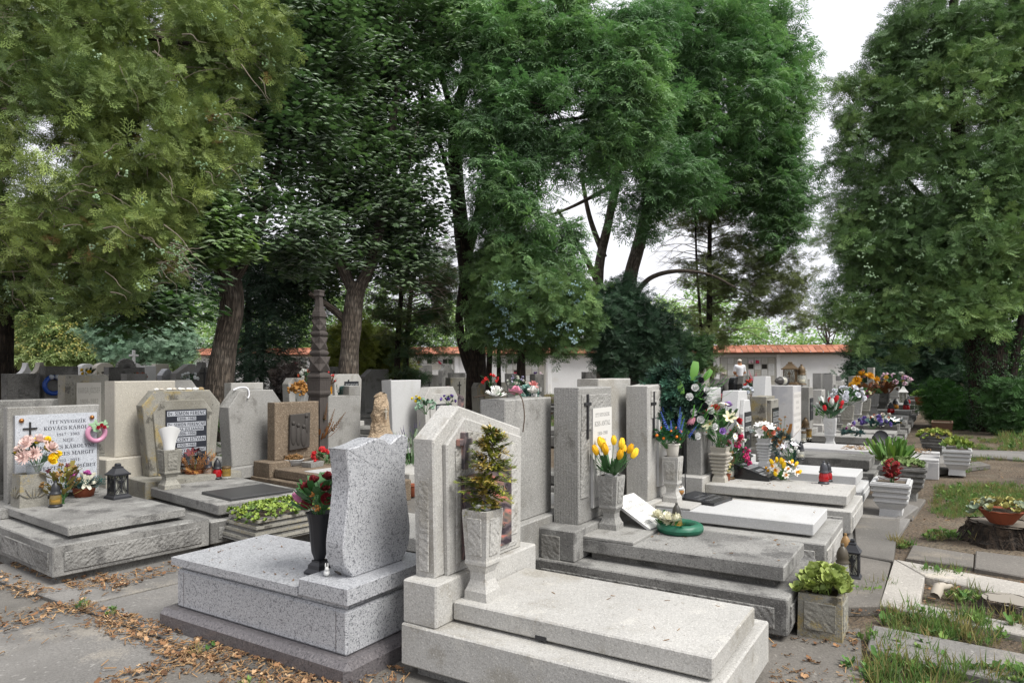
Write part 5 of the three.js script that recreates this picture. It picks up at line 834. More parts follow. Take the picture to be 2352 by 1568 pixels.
bouquet('flower_basket', 'round basket of white daffodils and yellow tulips on the crowded grave', S(1797, 1100, 0.362), { kinds: [['daffodil', '#e4e2da', 17, 0.085, '#e0a112'], ['tulip', '#e3bd14', 9, 0.065]], r: 0.15, h: 0.2, leaves: 50, leaf: 'blade', leafSize: 0.1, leafMat: tint('#5c8f45'), top: 0 });
candle('red glass candle with ornate dark foot near the slab end of the crowded grave', S(1892, 1109, 0.362), { h: 0.23, r: 0.048, cap: plain('#3a3b40', 0.35) });
candle('second red glass candle half hidden behind the ornate one', S(1902, 1104, 0.362), { h: 0.2, r: 0.04 });
// --- coffin-headed white grave and the stained column ---
stoneVase('pale ribbed stone vase in front of the white coffin-shaped headstone', L(-1.9, 0.345, -8.86), { h: 0.34, w: 0.075, form: 'ribbed', mat: white });
bouquet('bouquet', 'white blossoms with peach roses on the pale ribbed vase', L(-1.9, 0.68, -8.86), { kinds: [['lily', '#e2e0dc', 10, 0.1], ['rose', '#d98a74', 4, 0.09], ['puff', '#b9c3c4', 5, 0.06]], r: 0.17, h: 0.16, leaves: 20, leafSize: 0.07, squash: 0.8 });
twigs('fir_wreath', 'dark teal artificial fir wreath with white lilies leaning on the pale vase', L(-1.66, 0.35, -8.85), { n: 90, len: 0.09, needle: 0.028, mats: teal, category: 'wreath', turn: 0.3, at: (i, n) => { const a = i / n * 6.283, p = new THREE.Vector3(Math.cos(a) * 0.12, 0.2 + Math.sin(a) * 0.18, -0.04 * Math.sin(a)); return [p, new THREE.Vector3(-Math.sin(a) + rr(-0.7, 0.7), Math.cos(a) + rr(-0.7, 0.7), rr(-0.3, 0.8))]; } });
bouquet('bouquet', 'white and lilac lilies fixed to the dark teal wreath', L(-1.6, 0.42, -8.86), { kinds: [['lily', '#e6e4e6', 9, 0.08, '#b98ab0'], ['puff', '#d8d8d2', 7, 0.05]], r: 0.1, h: 0.26, leaves: 8, leafSize: 0.06 });
candle('clear glass candle with black cap at the foot of the marble block', L(-1.62, 0.35, -9.7), { h: 0.24, r: 0.045, glass: clearGlass });
bouquet('dried_stalks', 'bunch of dry straw-coloured stalks before the brown-stained column', L(-1.95, 0.4, -10.2), { kinds: [['puff', '#8d6a3e', 10, 0.04]], r: 0.1, h: 0.5, leaves: 16, leaf: 'blade', leafSize: 0.35, leafMat: dryBrown[2], category: 'dried flowers' });
// --- marble block: lanterns on top, candles on its slab ---
{
  const D = 12.0, top = 1.26, q = (px, d = 0) => { const Dp = D + d; return new THREE.Vector3((px - 1176) / 1600 * Dp, top + 0.002, -Dp); };
  boxLantern('bronze box lantern with pierced sides on top of the marble block', q(1815, 0.1), { w: 0.11, h: 0.4, mat: bronze });
  candle('glass lantern with dark dome beside the bronze box lantern', q(1841, 0.15), { h: 0.36, r: 0.075, glass: clearGlass, cap: bronze, dome: true });
  const c = candle('toppled glass candle lying on its side on the marble block', q(1798, -0.15).add(new THREE.Vector3(0.05, 0.075, 0)), { h: 0.26, r: 0.072, glass: clearGlass, cap: plain('#2f2b28', 0.5), tilt: [Math.PI / 2, 0.5] });
}
for (const [px, py, hh, gl, lab] of [[1835, 1010, 0.17, clearGlass, 'clear glass candle with bronze lid, left of the trio at the marble block'], [1845, 1013, 0.19, clearGlass, 'half-burnt white candle with bronze lid, middle of the trio at the marble block'], [1858, 1006, 0.19, yellowGlass, 'yellowed candle with bronze lid, right of the trio at the marble block']]) candle(lab, S(px, py, 0.292), { h: hh, r: 0.05, glass: gl, plainLid: true });
candle('silver glass lantern with bronze dome behind the trio of candles', S(1850, 1002, 0.292), { h: 0.36, r: 0.075, glass: clearGlass, cap: bronze, dome: true });
{ const t = pot('plastic_pot', 'black plastic plant pot tipped over at the end of the marble slab', S(2013, 1021, 0.295), { r0: 0.075, r1: 0.11, h: 0.17, mat: plasticBlack, earth: false }); t.rotation.set(1.3, 0.5, 0); t.position.y += 0.1; }
leafPatch('daylily_clump', 'bright green grassy clump growing in the marble trough', S(2046, 1060, 0.2), { w: 0.24, d: 0.4, h: 0.02, n: 20, size: 0.3, mats: ['#64883a', '#547a32', '#78983f'].map((h) => tint(h, 0.6)), leaf: 'blade', per: 7, dome: false });
candle('amber glass candle by the green grassy clump', S(2074, 1052, 0.2), { h: 0.2, r: 0.06, glass: amberGlass, plainLid: true });
// --- further along the path row ---
const vq = (X, Z, y) => L(X, y + rise(-Z * 0.9) * 0.8, Z);
stoneVase('pale square vase of red and white tulips right of the marble block', vq(-1.7, -13.0, 0.2), { h: 0.5, w: 0.095, mat: white, ham: whiteHam });
bouquet('bouquet', 'red and white tulips with dark leaves in the pale square vase', vq(-1.7, -13.0, 0.68), { kinds: [['tulip', '#b8141e', 7, 0.11], ['tulip', '#d9dcd6', 6, 0.11], ['spike', '#b9d0c0', 5, 0.12]], r: 0.2, h: 0.32, leaves: 46, leaf: 'broad', leafSize: 0.14, leafMat: greenLeaf[2] });
twigs('fir_wreath', 'low dark wreath in a terracotta bowl behind the pale tulip vase', vq(-1.4, -13.35, 0.34), { n: 40, len: 0.1, needle: 0.035, mats: teal, category: 'wreath', at: ringAt(0.13, 0.1) });
bouquet('bouquet', 'white and purple blooms on the low dark wreath', vq(-1.4, -13.35, 0.42), { kinds: [['rose', '#e2e2e0', 3, 0.11], ['rose', '#8a2f7d', 2, 0.08]], r: 0.09, h: 0.14, leaves: 4 });
stoneVase('brown-stained square vase holding white roses', vq(-1.72, -15.6, 0.33), { h: 0.48, w: 0.12, mat: lichen, ham: lichenHam });
bouquet('bouquet', 'large ball of white roses in the brown-stained vase', vq(-1.72, -15.6, 0.8), { kinds: [['rose', '#e0e1e6', 24, 0.14]], r: 0.3, h: 0.38, leaves: 40, leafSize: 0.12, top: 0 });
stoneVase('tall light square vase of small white and pink flowers', vq(-1.75, -17.2, 0.33), { h: 0.5, w: 0.15, mat: light, ham: lightHam });
bouquet('bouquet', 'white, cream and pink small roses in the tall light vase', vq(-1.75, -17.2, 0.8), { kinds: [['rose', '#e1e1e3', 12, 0.13], ['rose', '#d8d7b4', 5, 0.12], ['rose', '#c45a9d', 3, 0.11]], r: 0.3, h: 0.32, leaves: 50, leafSize: 0.14, top: 0.1 });
bouquet('bouquet', 'purple roses in a low black bowl behind the white rose vase', vq(-1.3, -16.1, 0.33), { kinds: [['rose', '#6c5a9e', 11, 0.15]], r: 0.3, h: 0.2, leaves: 30, leafSize: 0.12, leafMat: teal[0], top: 0.1 });
stoneVase('stained light square vase of yellow chrysanthemums', vq(-1.72, -19.0, 0.33), { h: 0.5, w: 0.14, mat: lichen, ham: lichenHam });
bouquet('bouquet', 'two tall yellow chrysanthemums with dry reddish foliage', vq(-1.72, -19.0, 0.85), { kinds: [['mum', '#d39a12', 5, 0.3], ['puff', '#6e4433', 8, 0.1]], r: 0.24, h: 0.62, leaves: 70, leaf: 'blade', leafSize: 0.3, leafMat: dryBrown[1], top: 0.3 });
bouquet('bouquet', 'white calla lilies on a flat dark wreath on a dark slab', vq(-1.0, -16.9, 0.34), { kinds: [['lily', '#e6e6e4', 6, 0.2, '#c9a12e']], r: 0.2, h: 0.1, leaves: 40, leafSize: 0.14, leafMat: teal[1], top: 0.3 });
bouquet('bouquet', 'faded white and orange flowers lying behind the calla wreath', vq(-1.25, -17.6, 0.34), { kinds: [['rose', '#cfc9c0', 9, 0.12], ['rose', '#c46a4a', 4, 0.1]], r: 0.22, h: 0.18, leaves: 14, leafSize: 0.1 });
candle('rusty-lidded clear candle next to the calla wreath', vq(-1.2, -16.6, 0.34), { h: 0.24, r: 0.07, glass: clearGlass, plainLid: true });
for (const [Z, X, lab, gl, h] of [[-21.5, -1.3, 'small red glass candle on a far dark slab', redGlass, 0.3], [-23.4, -0.55 - 0.75, 'amber candle with black cap on a far dark slab', amberGlass, 0.32], [-23.0, -1.0, 'round red glass candle on a far dark slab', redGlass, 0.34], [-26.0, -1.1, 'red candle farthest along the path row', redGlass, 0.34]]) candle(lab, vq(X, Z, 0.33), { h, r: 0.09, glass: gl });
bouquet('bouquet', 'bushy pink, yellow and white mixed flowers on a baluster vase far along the path row', vq(-1.5, -26.4, 0.8), { kinds: [['puff', '#c9a7b5', 8, 0.2], ['rose', '#d8b24a', 5, 0.18], ['rose', '#d9d9d4', 8, 0.18], ['puff', '#8f6a8f', 5, 0.18]], r: 0.5, h: 0.5, leaves: 50, leafSize: 0.2 });
stoneVase('baluster stone vase far along the path row', vq(-1.5, -26.4, 0.33), { h: 0.55, w: 0.15, mat: white, ham: whiteHam });
boxLantern('white box lantern far along the path row', vq(-1.2, -25.6, 0.33), { w: 0.12, h: 0.6, mat: plasticWhite });
pot('flower_pot', 'terracotta pot with a green tuft far along the path row', vq(-0.7, -25.6, 0.34), { r0: 0.14, r1: 0.19, h: 0.26, mat: terracotta });
leafPatch('potted_plant', 'green tuft in the far terracotta pot', vq(-0.7, -25.6, 0.58), { w: 0.4, d: 0.4, h: 0.16, n: 24, size: 0.12, mats: [tint('#6c8f3a')], leaf: 'broad' });
bouquet('dried_flowers', 'brown withered leaves in a dark urn far along the path row', vq(-1.6, -23.2, 0.75), { kinds: [['puff', '#4c3526', 8, 0.14]], r: 0.34, h: 0.4, leaves: 60, leafSize: 0.2, leafMat: dryBrown[1], category: 'dried flowers' });
stoneVase('dark round-shouldered vase far along the path row', vq(-1.6, -23.2, 0.33), { h: 0.48, w: 0.17, mat: dark, ham: darkHam });
stoneVase('grey square vase with a low green tuft far along the path row', vq(-1.7, -21.0, 0.33), { h: 0.55, w: 0.15, mat: grey, ham: greyHam });
leafPatch('potted_plant', 'low green tuft in the far grey square vase', vq(-1.7, -21.0, 0.84), { w: 0.34, d: 0.34, h: 0.12, n: 18, size: 0.12, mats: [tint('#4f6b35')], leaf: 'broad' });
// --- planters at the feet of the graves ---
planter('square rough stone planter with pale green succulent in the right foreground', L(-0.61, 0.0, -4.38), { w: 0.25, d: 0.29, h: 0.245, mat: lichen, ribs: 0, foot: false, taper: 0.94, ham: lichenHam });
leafPatch('succulent', 'pale yellow-green broad-leaved succulent in the square rough planter', L(-0.61, 0.2, -4.38), { w: 0.23, d: 0.29, h: 0.155, n: 110, size: 0.05, mats: ['#86954c', '#97a458', '#748644'].map((h) => tint(h, 0.65)), leaf: 'round', per: 6, stemMat: tint('#7d9444') });
planter('white planter with stacked ribs and red-leaved plant at the grave foot', L(-0.5, 0.03, -8.4), { w: 0.36, d: 0.5, h: 0.32, mat: white, ribs: 4 });
bouquet('red_plant', 'wilting red-leaved plant in the white ribbed planter', L(-0.5, 0.31, -8.4), { kinds: [['puff', '#8e1a1c', 9, 0.06]], r: 0.08, h: 0.26, leaves: 60, leaf: 'round', leafSize: 0.06, leafMat: tint('#6e1d1a'), category: 'plant' });
planter('dark weathered ribbed planter with small grey-green plants behind the white planter', L(-0.45, 0.03, -9.6), { w: 0.5, d: 0.7, h: 0.36, mat: dark, ribs: 4 });
leafPatch('ground_cover', 'small grey-green leaves filling the dark weathered planter', L(-0.45, 0.36, -9.6), { w: 0.4, d: 0.56, h: 0.07, n: 80, size: 0.05, mats: [tint('#63763f'), tint('#748a52')], leaf: 'round', per: 5 });
planter('pale ribbed planter standing past the marble trough', L(0.12, 0.03, -12.2), { w: 0.36, d: 0.6, h: 0.34, mat: white, ribs: 4 });
leafPatch('ground_cover', 'loose yellow-green weeds in the pale ribbed planter past the trough', L(0.12, 0.35, -12.2), { w: 0.34, d: 0.5, h: 0.12, n: 50, size: 0.08, mats: [tint('#7f8f3a'), tint('#5f7a34')], leaf: 'broad', per: 5 });
planter('dark ribbed planter with straw-coloured sedum by the path', L(-0.2, 0.03, -14.8), { w: 0.45, d: 0.7, h: 0.32, mat: dark, ribs: 4 });
leafPatch('ground_cover', 'straw-coloured and green sedum spilling from the dark ribbed planter', L(-0.2, 0.32, -14.8), { w: 0.5, d: 0.75, h: 0.1, n: 150, size: 0.055, mats: [tint('#9a9a4a'), tint('#7a8f38'), tint('#8f8648')], leaf: 'round', per: 5, droop: 0.1 });
planter('low brown fibrous planter box under the right-hand tree', L(-0.1, 0.03, -19.0), { w: 0.45, d: 0.9, h: 0.3, mat: plain('#5a4434', 1), ribs: 0, foot: false });
// lanterns on the ground by the second grave
candle('tall clear candle lantern with bronze cap on the paving by the succulent planter', floorPt(1935, 1332, 0.02), { h: 0.265, r: 0.045, glass: clearGlass, cap: plain('#4a4336', 0.45), dome: true });
boxLantern('black box lantern on the paving behind the tall clear candle', floorPt(1958, 1326, 0.02), { w: 0.048, h: 0.28 });
candle('candle lantern with golden cap standing behind the black ground lantern', floorPt(1942, 1302, 0.02), { h: 0.26, r: 0.04, glass: clearGlass, cap: plain('#8a6a3e', 0.45), dome: true });
// --- stump with a terracotta bowl ---
function stump(label, pos, r, h, m, topMat, turn = 0) {
  const t = thing('tree_stump', label, 'tree stump', pos, turn), g = new THREE.CylinderGeometry(r * 0.88, r * 1.25, h, 40, 10, true), p = g.attributes.position; for (let i = 0; i < p.count; i++) { const a = Math.atan2(p.getZ(i), p.getX(i)), k = 1 + 0.1 * Math.sin(a * 5 + 1) + 0.05 * Math.sin(a * 13); p.setX(i, p.getX(i) * k); p.setZ(i, p.getZ(i) * k); } g.translate(0, h / 2 - 0.02, 0); g.computeVertexNormals(); rough(g, 0.05, 14); part('bark', uvBox(flat(g)), m, t);
  const c = new THREE.CircleGeometry(r * 0.95, 36), q = c.attributes.position; for (let i = 1; i < q.count; i++) { const a = Math.atan2(q.getY(i), q.getX(i)), k = 1 - 0.1 * Math.sin(a * 5 - 1) * 0; q.setXY(i, q.getX(i) * k, q.getY(i) * k); } c.rotateX(-Math.PI / 2); c.translate(0, h - 0.03, 0); part('cut_face', c, topMat, t); return t;
}
const stumpTop = plain('#6f675c', 0.95);
stump('dark tree stump carrying a terracotta bowl at the right edge', floorPt(2305, 1243, 0), 0.27, 0.2, barkDark, stumpTop);
stump('flat grey weathered stump inside the pale grave edging', floorPt(2322, 1405, 0), 0.16, 0.11, M(barkMap, bumpBark, 0.03, 1, { color: '#d8d2c8' }), plain('#8a847a', 0.95), 1);
{ const t = thing('root', 'bleached broken root lying inside the pale grave edging', 'wood', floorPt(2165, 1368, 0)); part('wood', rough(tube([new THREE.Vector3(-0.09, 0.02, 0.06), new THREE.Vector3(-0.02, 0.06, 0), new THREE.Vector3(0.1, 0.05, -0.06)], 0.035, 0.02, 8, 8), 0.02, 20), plain('#a59d90', 0.95), t); }
pot('terracotta_bowl', 'scalloped terracotta bowl with silvery succulents on the dark stump', floorPt(2300, 1200, 0.19), { r0: 0.08, r1: 0.165, h: 0.12, mat: terracotta, ribs: 14 });
leafPatch('succulent', 'silvery yellowish rosettes spilling over the terracotta bowl', floorPt(2300, 1200, 0.19).add(new THREE.Vector3(0, 0.1, 0)), { w: 0.42, d: 0.4, h: 0.08, n: 60, size: 0.05, mats: ['#8a9278', '#a09a5a', '#76856e'].map((h) => tint(h, 0.8)), leaf: 'round', per: 7, droop: 0.05 });
// ================= things on the graves to the left =================
{
  const t = planter('square stone flower box with carved fan leaves before the speckled granite slab', L(-6.6, 0.37, -2.84), { w: 0.21, d: 0.21, h: 0.27, mat: lichen, ribs: 0, foot: false, taper: 1.0, turn: -TH - 0.09 });
  for (let k = 0; k < 4; k++) { const l = []; for (let i = -2; i <= 2; i++) { const g = new THREE.SphereGeometry(1, 8, 6); g.scale(0.012, 0.055 - Math.abs(i) * 0.006, 0.008); g.translate(0, 0.05, 0); g.rotateZ(-i * 0.5); g.translate(i * 0.012, 0.07, 0.105); l.push(g); } const m = merge(l); m.rotateY(k * Math.PI / 2); part('carved_leaves', m, lichen, t); }
}
pot('glass_vase', 'clear plastic vase of flowers standing in the square flower box', L(-6.58, 0.58, -2.86), { r0: 0.04, r1: 0.055, h: 0.14, mat: glassOf('#dfe3e6'), earth: false });
bouquet('bouquet', 'yellow roses above pale pink chrysanthemums in the square flower box', L(-6.56, 0.68, -2.88), { kinds: [['rose', '#e8c512', 7, 0.115], ['mum', '#dcc2ba', 7, 0.155]], r: 0.13, h: 0.25, leaves: 26, leafSize: 0.09, leafMat: greenLeaf[2], top: 0.1 });
bouquet('dried_flowers', 'withered brown-green hydrangea beside the square flower box', L(-6.42, 0.4, -3.02), { kinds: [['puff', '#8a6a3c', 6, 0.06], ['puff', '#6a3340', 3, 0.05]], r: 0.14, h: 0.34, leaves: 46, leafSize: 0.09, leafMat: tint('#6f6428'), category: 'dried flowers' });
candle('amber glass candle with black cap before the square flower box', L(-6.33, 0.372, -2.92), { h: 0.22, r: 0.045, glass: yellowGlass });
pot('flower_pot', 'brown bowl on a saucer holding fir twigs on the leftmost grey slab', S(193, 1138, 0.372), { r0: 0.075, r1: 0.095, h: 0.08, mat: terracotta });
twigs('fir_arrangement', 'fir twigs with a pink bloom in the brown bowl on the leftmost grey slab', S(193, 1138, 0.372).add(new THREE.Vector3(0, 0.07, 0)), { n: 44, len: 0.13, needle: 0.026, mats: teal.concat([tint('#3d5f58')]), category: 'arrangement', at: () => { const a = rr(0, 6.28); return [new THREE.Vector3(Math.cos(a) * 0.05, 0.02, Math.sin(a) * 0.05), new THREE.Vector3(Math.cos(a), rr(0.05, 0.9), Math.sin(a))]; } });
bouquet('bouquet', 'pink rose and white poinsettia petals among the fir twigs', S(193, 1138, 0.372).add(new THREE.Vector3(0, 0.08, 0.02)), { kinds: [['rose', '#b85aa0', 2, 0.11], ['lily', '#dcd8c4', 2, 0.13]], r: 0.07, h: 0.12, leaves: 6, leafSize: 0.06 });
boxLantern('black cast box lantern with lattice sides on the leftmost grey slab', L(-6.3, 0.372, -3.42), { w: 0.066, h: 0.31 });
{
  const p = place(kov, 0.06, 0.93, 0.31), t = thing('ring_wreath', 'pink ribbon ring wreath with red roses hung on the speckled granite slab', 'wreath', p, -TH + Math.PI / 2 - 0.09);
  const g = new THREE.TorusGeometry(0.075, 0.022, 10, 30); g.translate(0, 0, 0.02); part('ring', g, tint('#b9829a', 0.35), t);
  for (const [x, y, c] of [[0.03, 0.07, '#a81c33'], [0.055, 0.05, '#b0263d'], [0.0, 0.05, '#a81c33']]) { const m = new THREE.Mesh(FL.rose, tint(c)); m.name = 'rose'; m.scale.setScalar(0.045); m.position.set(x, y, 0.05); m.rotation.x = 1.4; t.add(m); }
  part('leaves', merge(Array.from({ length: 16 }, () => { const l = leafGeo.broad.clone(); l.scale(0.05, 0.05, 0.05); l.rotateX(-1.3); l.rotateZ(rr(-2, 2)); return l.translate(rr(-0.06, 0.07), rr(0.01, 0.09), 0.045); })), tint('#8fb08a'), t);
}
stoneVase('lichen-stained square vase carrying a white fan-shaped vase on the eight-sided grave', L(-6.45, 0.362, -4.0), { h: 0.38, w: 0.085, mat: lichen, ham: lichenHam, turn: -TH - 0.15 });
{
  const t = thing('fan_vase', 'white fluted fan-shaped plastic vase in the lichen-stained stone vase', 'vase', L(-6.45, 0.72, -4.0), -TH + 0.6), pos = [], idx = [], nu = 18, nv = 8;
  for (let j = 0; j <= nv; j++) for (let i = 0; i <= nu; i++) { const v = j / nv, a = i / nu * 2 * Math.PI, w = 0.05 + 0.055 * v * v, d = 0.04 + 0.01 * v, f = 1 + 0.05 * Math.cos(a * 9); pos.push(Math.cos(a) * w * f, v * (0.23 + 0.02 * Math.sin(a) ** 2) - 0.02 * v * Math.abs(Math.cos(a)), Math.sin(a) * d * f); if (j < nv && i < nu) { const b = j * (nu + 1) + i; idx.push(b, b + nu + 1, b + 1, b + 1, b + nu + 1, b + nu + 2); } }
  const g = new THREE.BufferGeometry(); g.setAttribute('position', new THREE.Float32BufferAttribute(pos, 3)); g.setIndex(idx); g.computeVertexNormals(); part('vase_wall', g, tint('#d9d9d6', 0.5), t);
}
pot('flower_pot', 'terracotta trough under the rust-brown dried fir arrangement', S(447, 1098, 0.362), { r0: 0.085, r1: 0.1, h: 0.1, mat: plain('#8f5431', 0.85) });
twigs('dried_fir', 'rust-brown dried fir arrangement with a purple ribbon on the eight-sided grave', S(447, 1098, 0.362).add(new THREE.Vector3(0, 0.08, 0)), { n: 46, len: 0.2, needle: 0.028, nn: 34, mats: dryBrown, category: 'dried flowers', at: () => { const a = rr(0, 6.28); return [new THREE.Vector3(Math.cos(a) * 0.05, 0, Math.sin(a) * 0.05), new THREE.Vector3(Math.cos(a), rr(0.1, 1.9), Math.sin(a))]; } });
bouquet('dried_fan', 'dark red folded paper fan and cones in the dried fir arrangement', S(447, 1096, 0.362).add(new THREE.Vector3(0, 0.1, 0.03)), { kinds: [['lily', '#5c2328', 3, 0.13], ['puff', '#41342e', 3, 0.07], ['rose', '#55306e', 1, 0.07]], r: 0.07, h: 0.2, leaves: 0, category: 'dried flowers' });
candle('clear glass candle with tall dark cap beside the dried fir arrangement', S(478, 1098, 0.362), { h: 0.24, r: 0.05, glass: glassOf('#d9c4b2'), cap: plain('#33333a', 0.4) });
candle('red glass candle with dark cap on the eight-sided grave', S(499, 1098, 0.362), { h: 0.22, r: 0.047 });
candle('short glass candle with rusty lid on the eight-sided grave', S(520, 1097, 0.362), { h: 0.14, r: 0.048, glass: yellowGlass, plainLid: true });
for (let i = 0; i < 10; i++) {                                    // pebbles left on the headstone
  const g = new THREE.IcosahedronGeometry(1, 2); g.scale(rr(0.02, 0.035), rr(0.012, 0.02), rr(0.018, 0.028)); rough(g, 0.006, 40, i);
  const t = thing('pebble', ['flat white', 'round white', 'long tan', 'knobbly tan', 'pale broken', 'small tan', 'thin pale', 'flat tan', 'pale yellowish', 'small yellowish'][i] + ' pebble, ' + ['leftmost', 'second', 'third', 'fourth', 'fifth', 'sixth', 'seventh', 'eighth', 'ninth', 'rightmost'][i] + ' on top of the eight-sided headstone', 'pebble', place(simon, -0.07 + rr(-0.03, 0.03), 1.312, [-0.24, -0.2, -0.1, -0.06, 0, 0.03, 0.09, 0.15, 0.19, 0.22][i]), rr(0, 6), 'pebbles laid on the eight-sided headstone'); part('stone', g, pick([plain('#b3ab9d', 0.9), plain('#d2d0ca', 0.8), plain('#94805f', 0.9)]), t);
}
planter('weathered stone planter with four stepped ribs at the foot of the eight-sided grave', L(-4.93, 0.02, -4.14), { w: 0.42, d: 0.78, h: 0.28, mat: dark, ribMat: lichen, ribs: 4, taper: 1.16, turn: -TH - 0.12 });
leafPatch('sedum', 'dense bright yellow-green sedum overflowing the weathered ribbed planter', L(-4.93, 0.3, -4.14), { w: 0.5, d: 0.86, h: 0.07, n: 420, size: 0.03, mats: ['#728838', '#869a40', '#607a34', '#97a84a'].map((h) => tint(h, 0.6)), leaf: 'round', per: 6, droop: 0.12, turn: -TH - 0.12 });
// carved relief grave
{
  const y = 0.352;
  pot('stone_bowl', 'pale scalloped bowl of dry moss on the pebble-faced grave', S(676, 1067, y), { r0: 0.09, r1: 0.11, h: 0.075, mat: white, ribs: 11 });
  bouquet('dried_flowers', 'dry brown moss heaped in the scalloped bowl', S(676, 1067, y).add(new THREE.Vector3(0, 0.06, 0)), { kinds: [['puff', '#7a5a33', 12, 0.07]], r: 0.09, h: 0.05, leaves: 10, leafSize: 0.06, leafMat: dryBrown[0], category: 'dried flowers' });
  planter('low pale rectangular dish with a tiny white figurine beside the scalloped bowl', S(718, 1070, y), { w: 0.2, d: 0.24, h: 0.06, mat: grey, ribs: 0, foot: false });
  pot('tall_vase', 'tall tapering white plastic vase of dried stalks by the carved wooden post', S(733, 1052, y), { r0: 0.045, r1: 0.085, h: 0.25, mat: plasticWhite, earth: false });
  bouquet('dried_stalks', 'tall dried brown flower stalks in the tapering white vase', S(733, 1052, y).add(new THREE.Vector3(0, 0.22, 0)), { kinds: [['spike', '#6a4a2a', 9, 0.17]], r: 0.2, h: 0.34, leaves: 36, leaf: 'blade', leafSize: 0.24, leafMat: dryBrown[0], category: 'dried flowers' });
  bouquet('potted_flowers', 'red geraniums with browning leaves before the carved relief', S(711, 1052, y), { kinds: [['puff', '#c0121c', 4, 0.1], ['puff', '#6f1a1c', 3, 0.07]], r: 0.17, h: 0.34, leaves: 50, leaf: 'round', leafSize: 0.08, leafMat: tint('#66682c') });
  bouquet('bouquet', 'bunch of red artificial roses lying on the pebble-faced slab', S(752, 1063, y), { kinds: [['rose', '#cf3438', 9, 0.11]], r: 0.17, h: 0.16, leaves: 30, leafSize: 0.08, top: 0 });
}
candle('amber candle with golden lid on the headstone back beside the carved wooden post', place(fourth[3], -0.1, 1.162, 0.22), { h: 0.17, r: 0.06, glass: amberGlass, plainLid: true });
twigs('fir_sprig', 'small green artificial sprig by the raised end of the same headstone back', place(fourth[3], -0.06, 1.16, -0.04), { n: 10, len: 0.12, needle: 0.03, mats: [teal[1]], category: 'sprig', at: () => [new THREE.Vector3(rr(-0.03, 0.03), 0, 0), new THREE.Vector3(rr(-0.4, 0.4), 1, rr(-0.4, 0.4))] });
bouquet('dried_sprig', 'dry red-berried sprig standing on the raised end of the headstone back', place(fourth[3], -0.1, 1.29, 0.2), { kinds: [['berry', '#b02a2a', 7, 0.03]], r: 0.08, h: 0.2, leaves: 24, leaf: 'blade', leafSize: 0.13, leafMat: dryBrown[1], category: 'dried flowers' });
pot('fluted_vase', 'white fluted vase of withered flowers behind the pebble-faced headstone', P(694, 925, 10.4), { r0: 0.07, r1: 0.11, h: 0.2, mat: plasticWhite, ribs: 12 });
part('pedestal', box(-0.11, 0.11, -1.05, -0.001, -0.11, 0.11, 0.01), grey, scene.children[scene.children.length - 1]);
bouquet('dried_flowers', 'withered golden-brown flowers in the white fluted vase', P(694, 912, 10.4), { kinds: [['puff', '#9a6d32', 14, 0.13]], r: 0.17, h: 0.22, leaves: 26, leafSize: 0.12, leafMat: dryBrown[2], category: 'dried flowers' });
bouquet('rose_bush', 'leafy green rose bush between the headstones behind the rough boulder', L(-8.8, 0, -6.6), { kinds: [['puff', '#5f8038', 6, 0.08]], r: 0.36, h: 1.25, leaves: 260, leaf: 'broad', leafSize: 0.15, leafMat: tint('#55783a', 0.6), category: 'shrub', top: -0.2 });
bouquet('lavender', 'lavender clump with purple-grey spikes in front of the clean white headstone back', L(-6.55, 0, -7.75), { kinds: [['spike', '#5d5478', 34, 0.06]], r: 0.34, h: 0.72, leaves: 90, leaf: 'needle', leafSize: 0.14, leafMat: tint('#6f7d63'), category: 'plant', top: 0.45 });
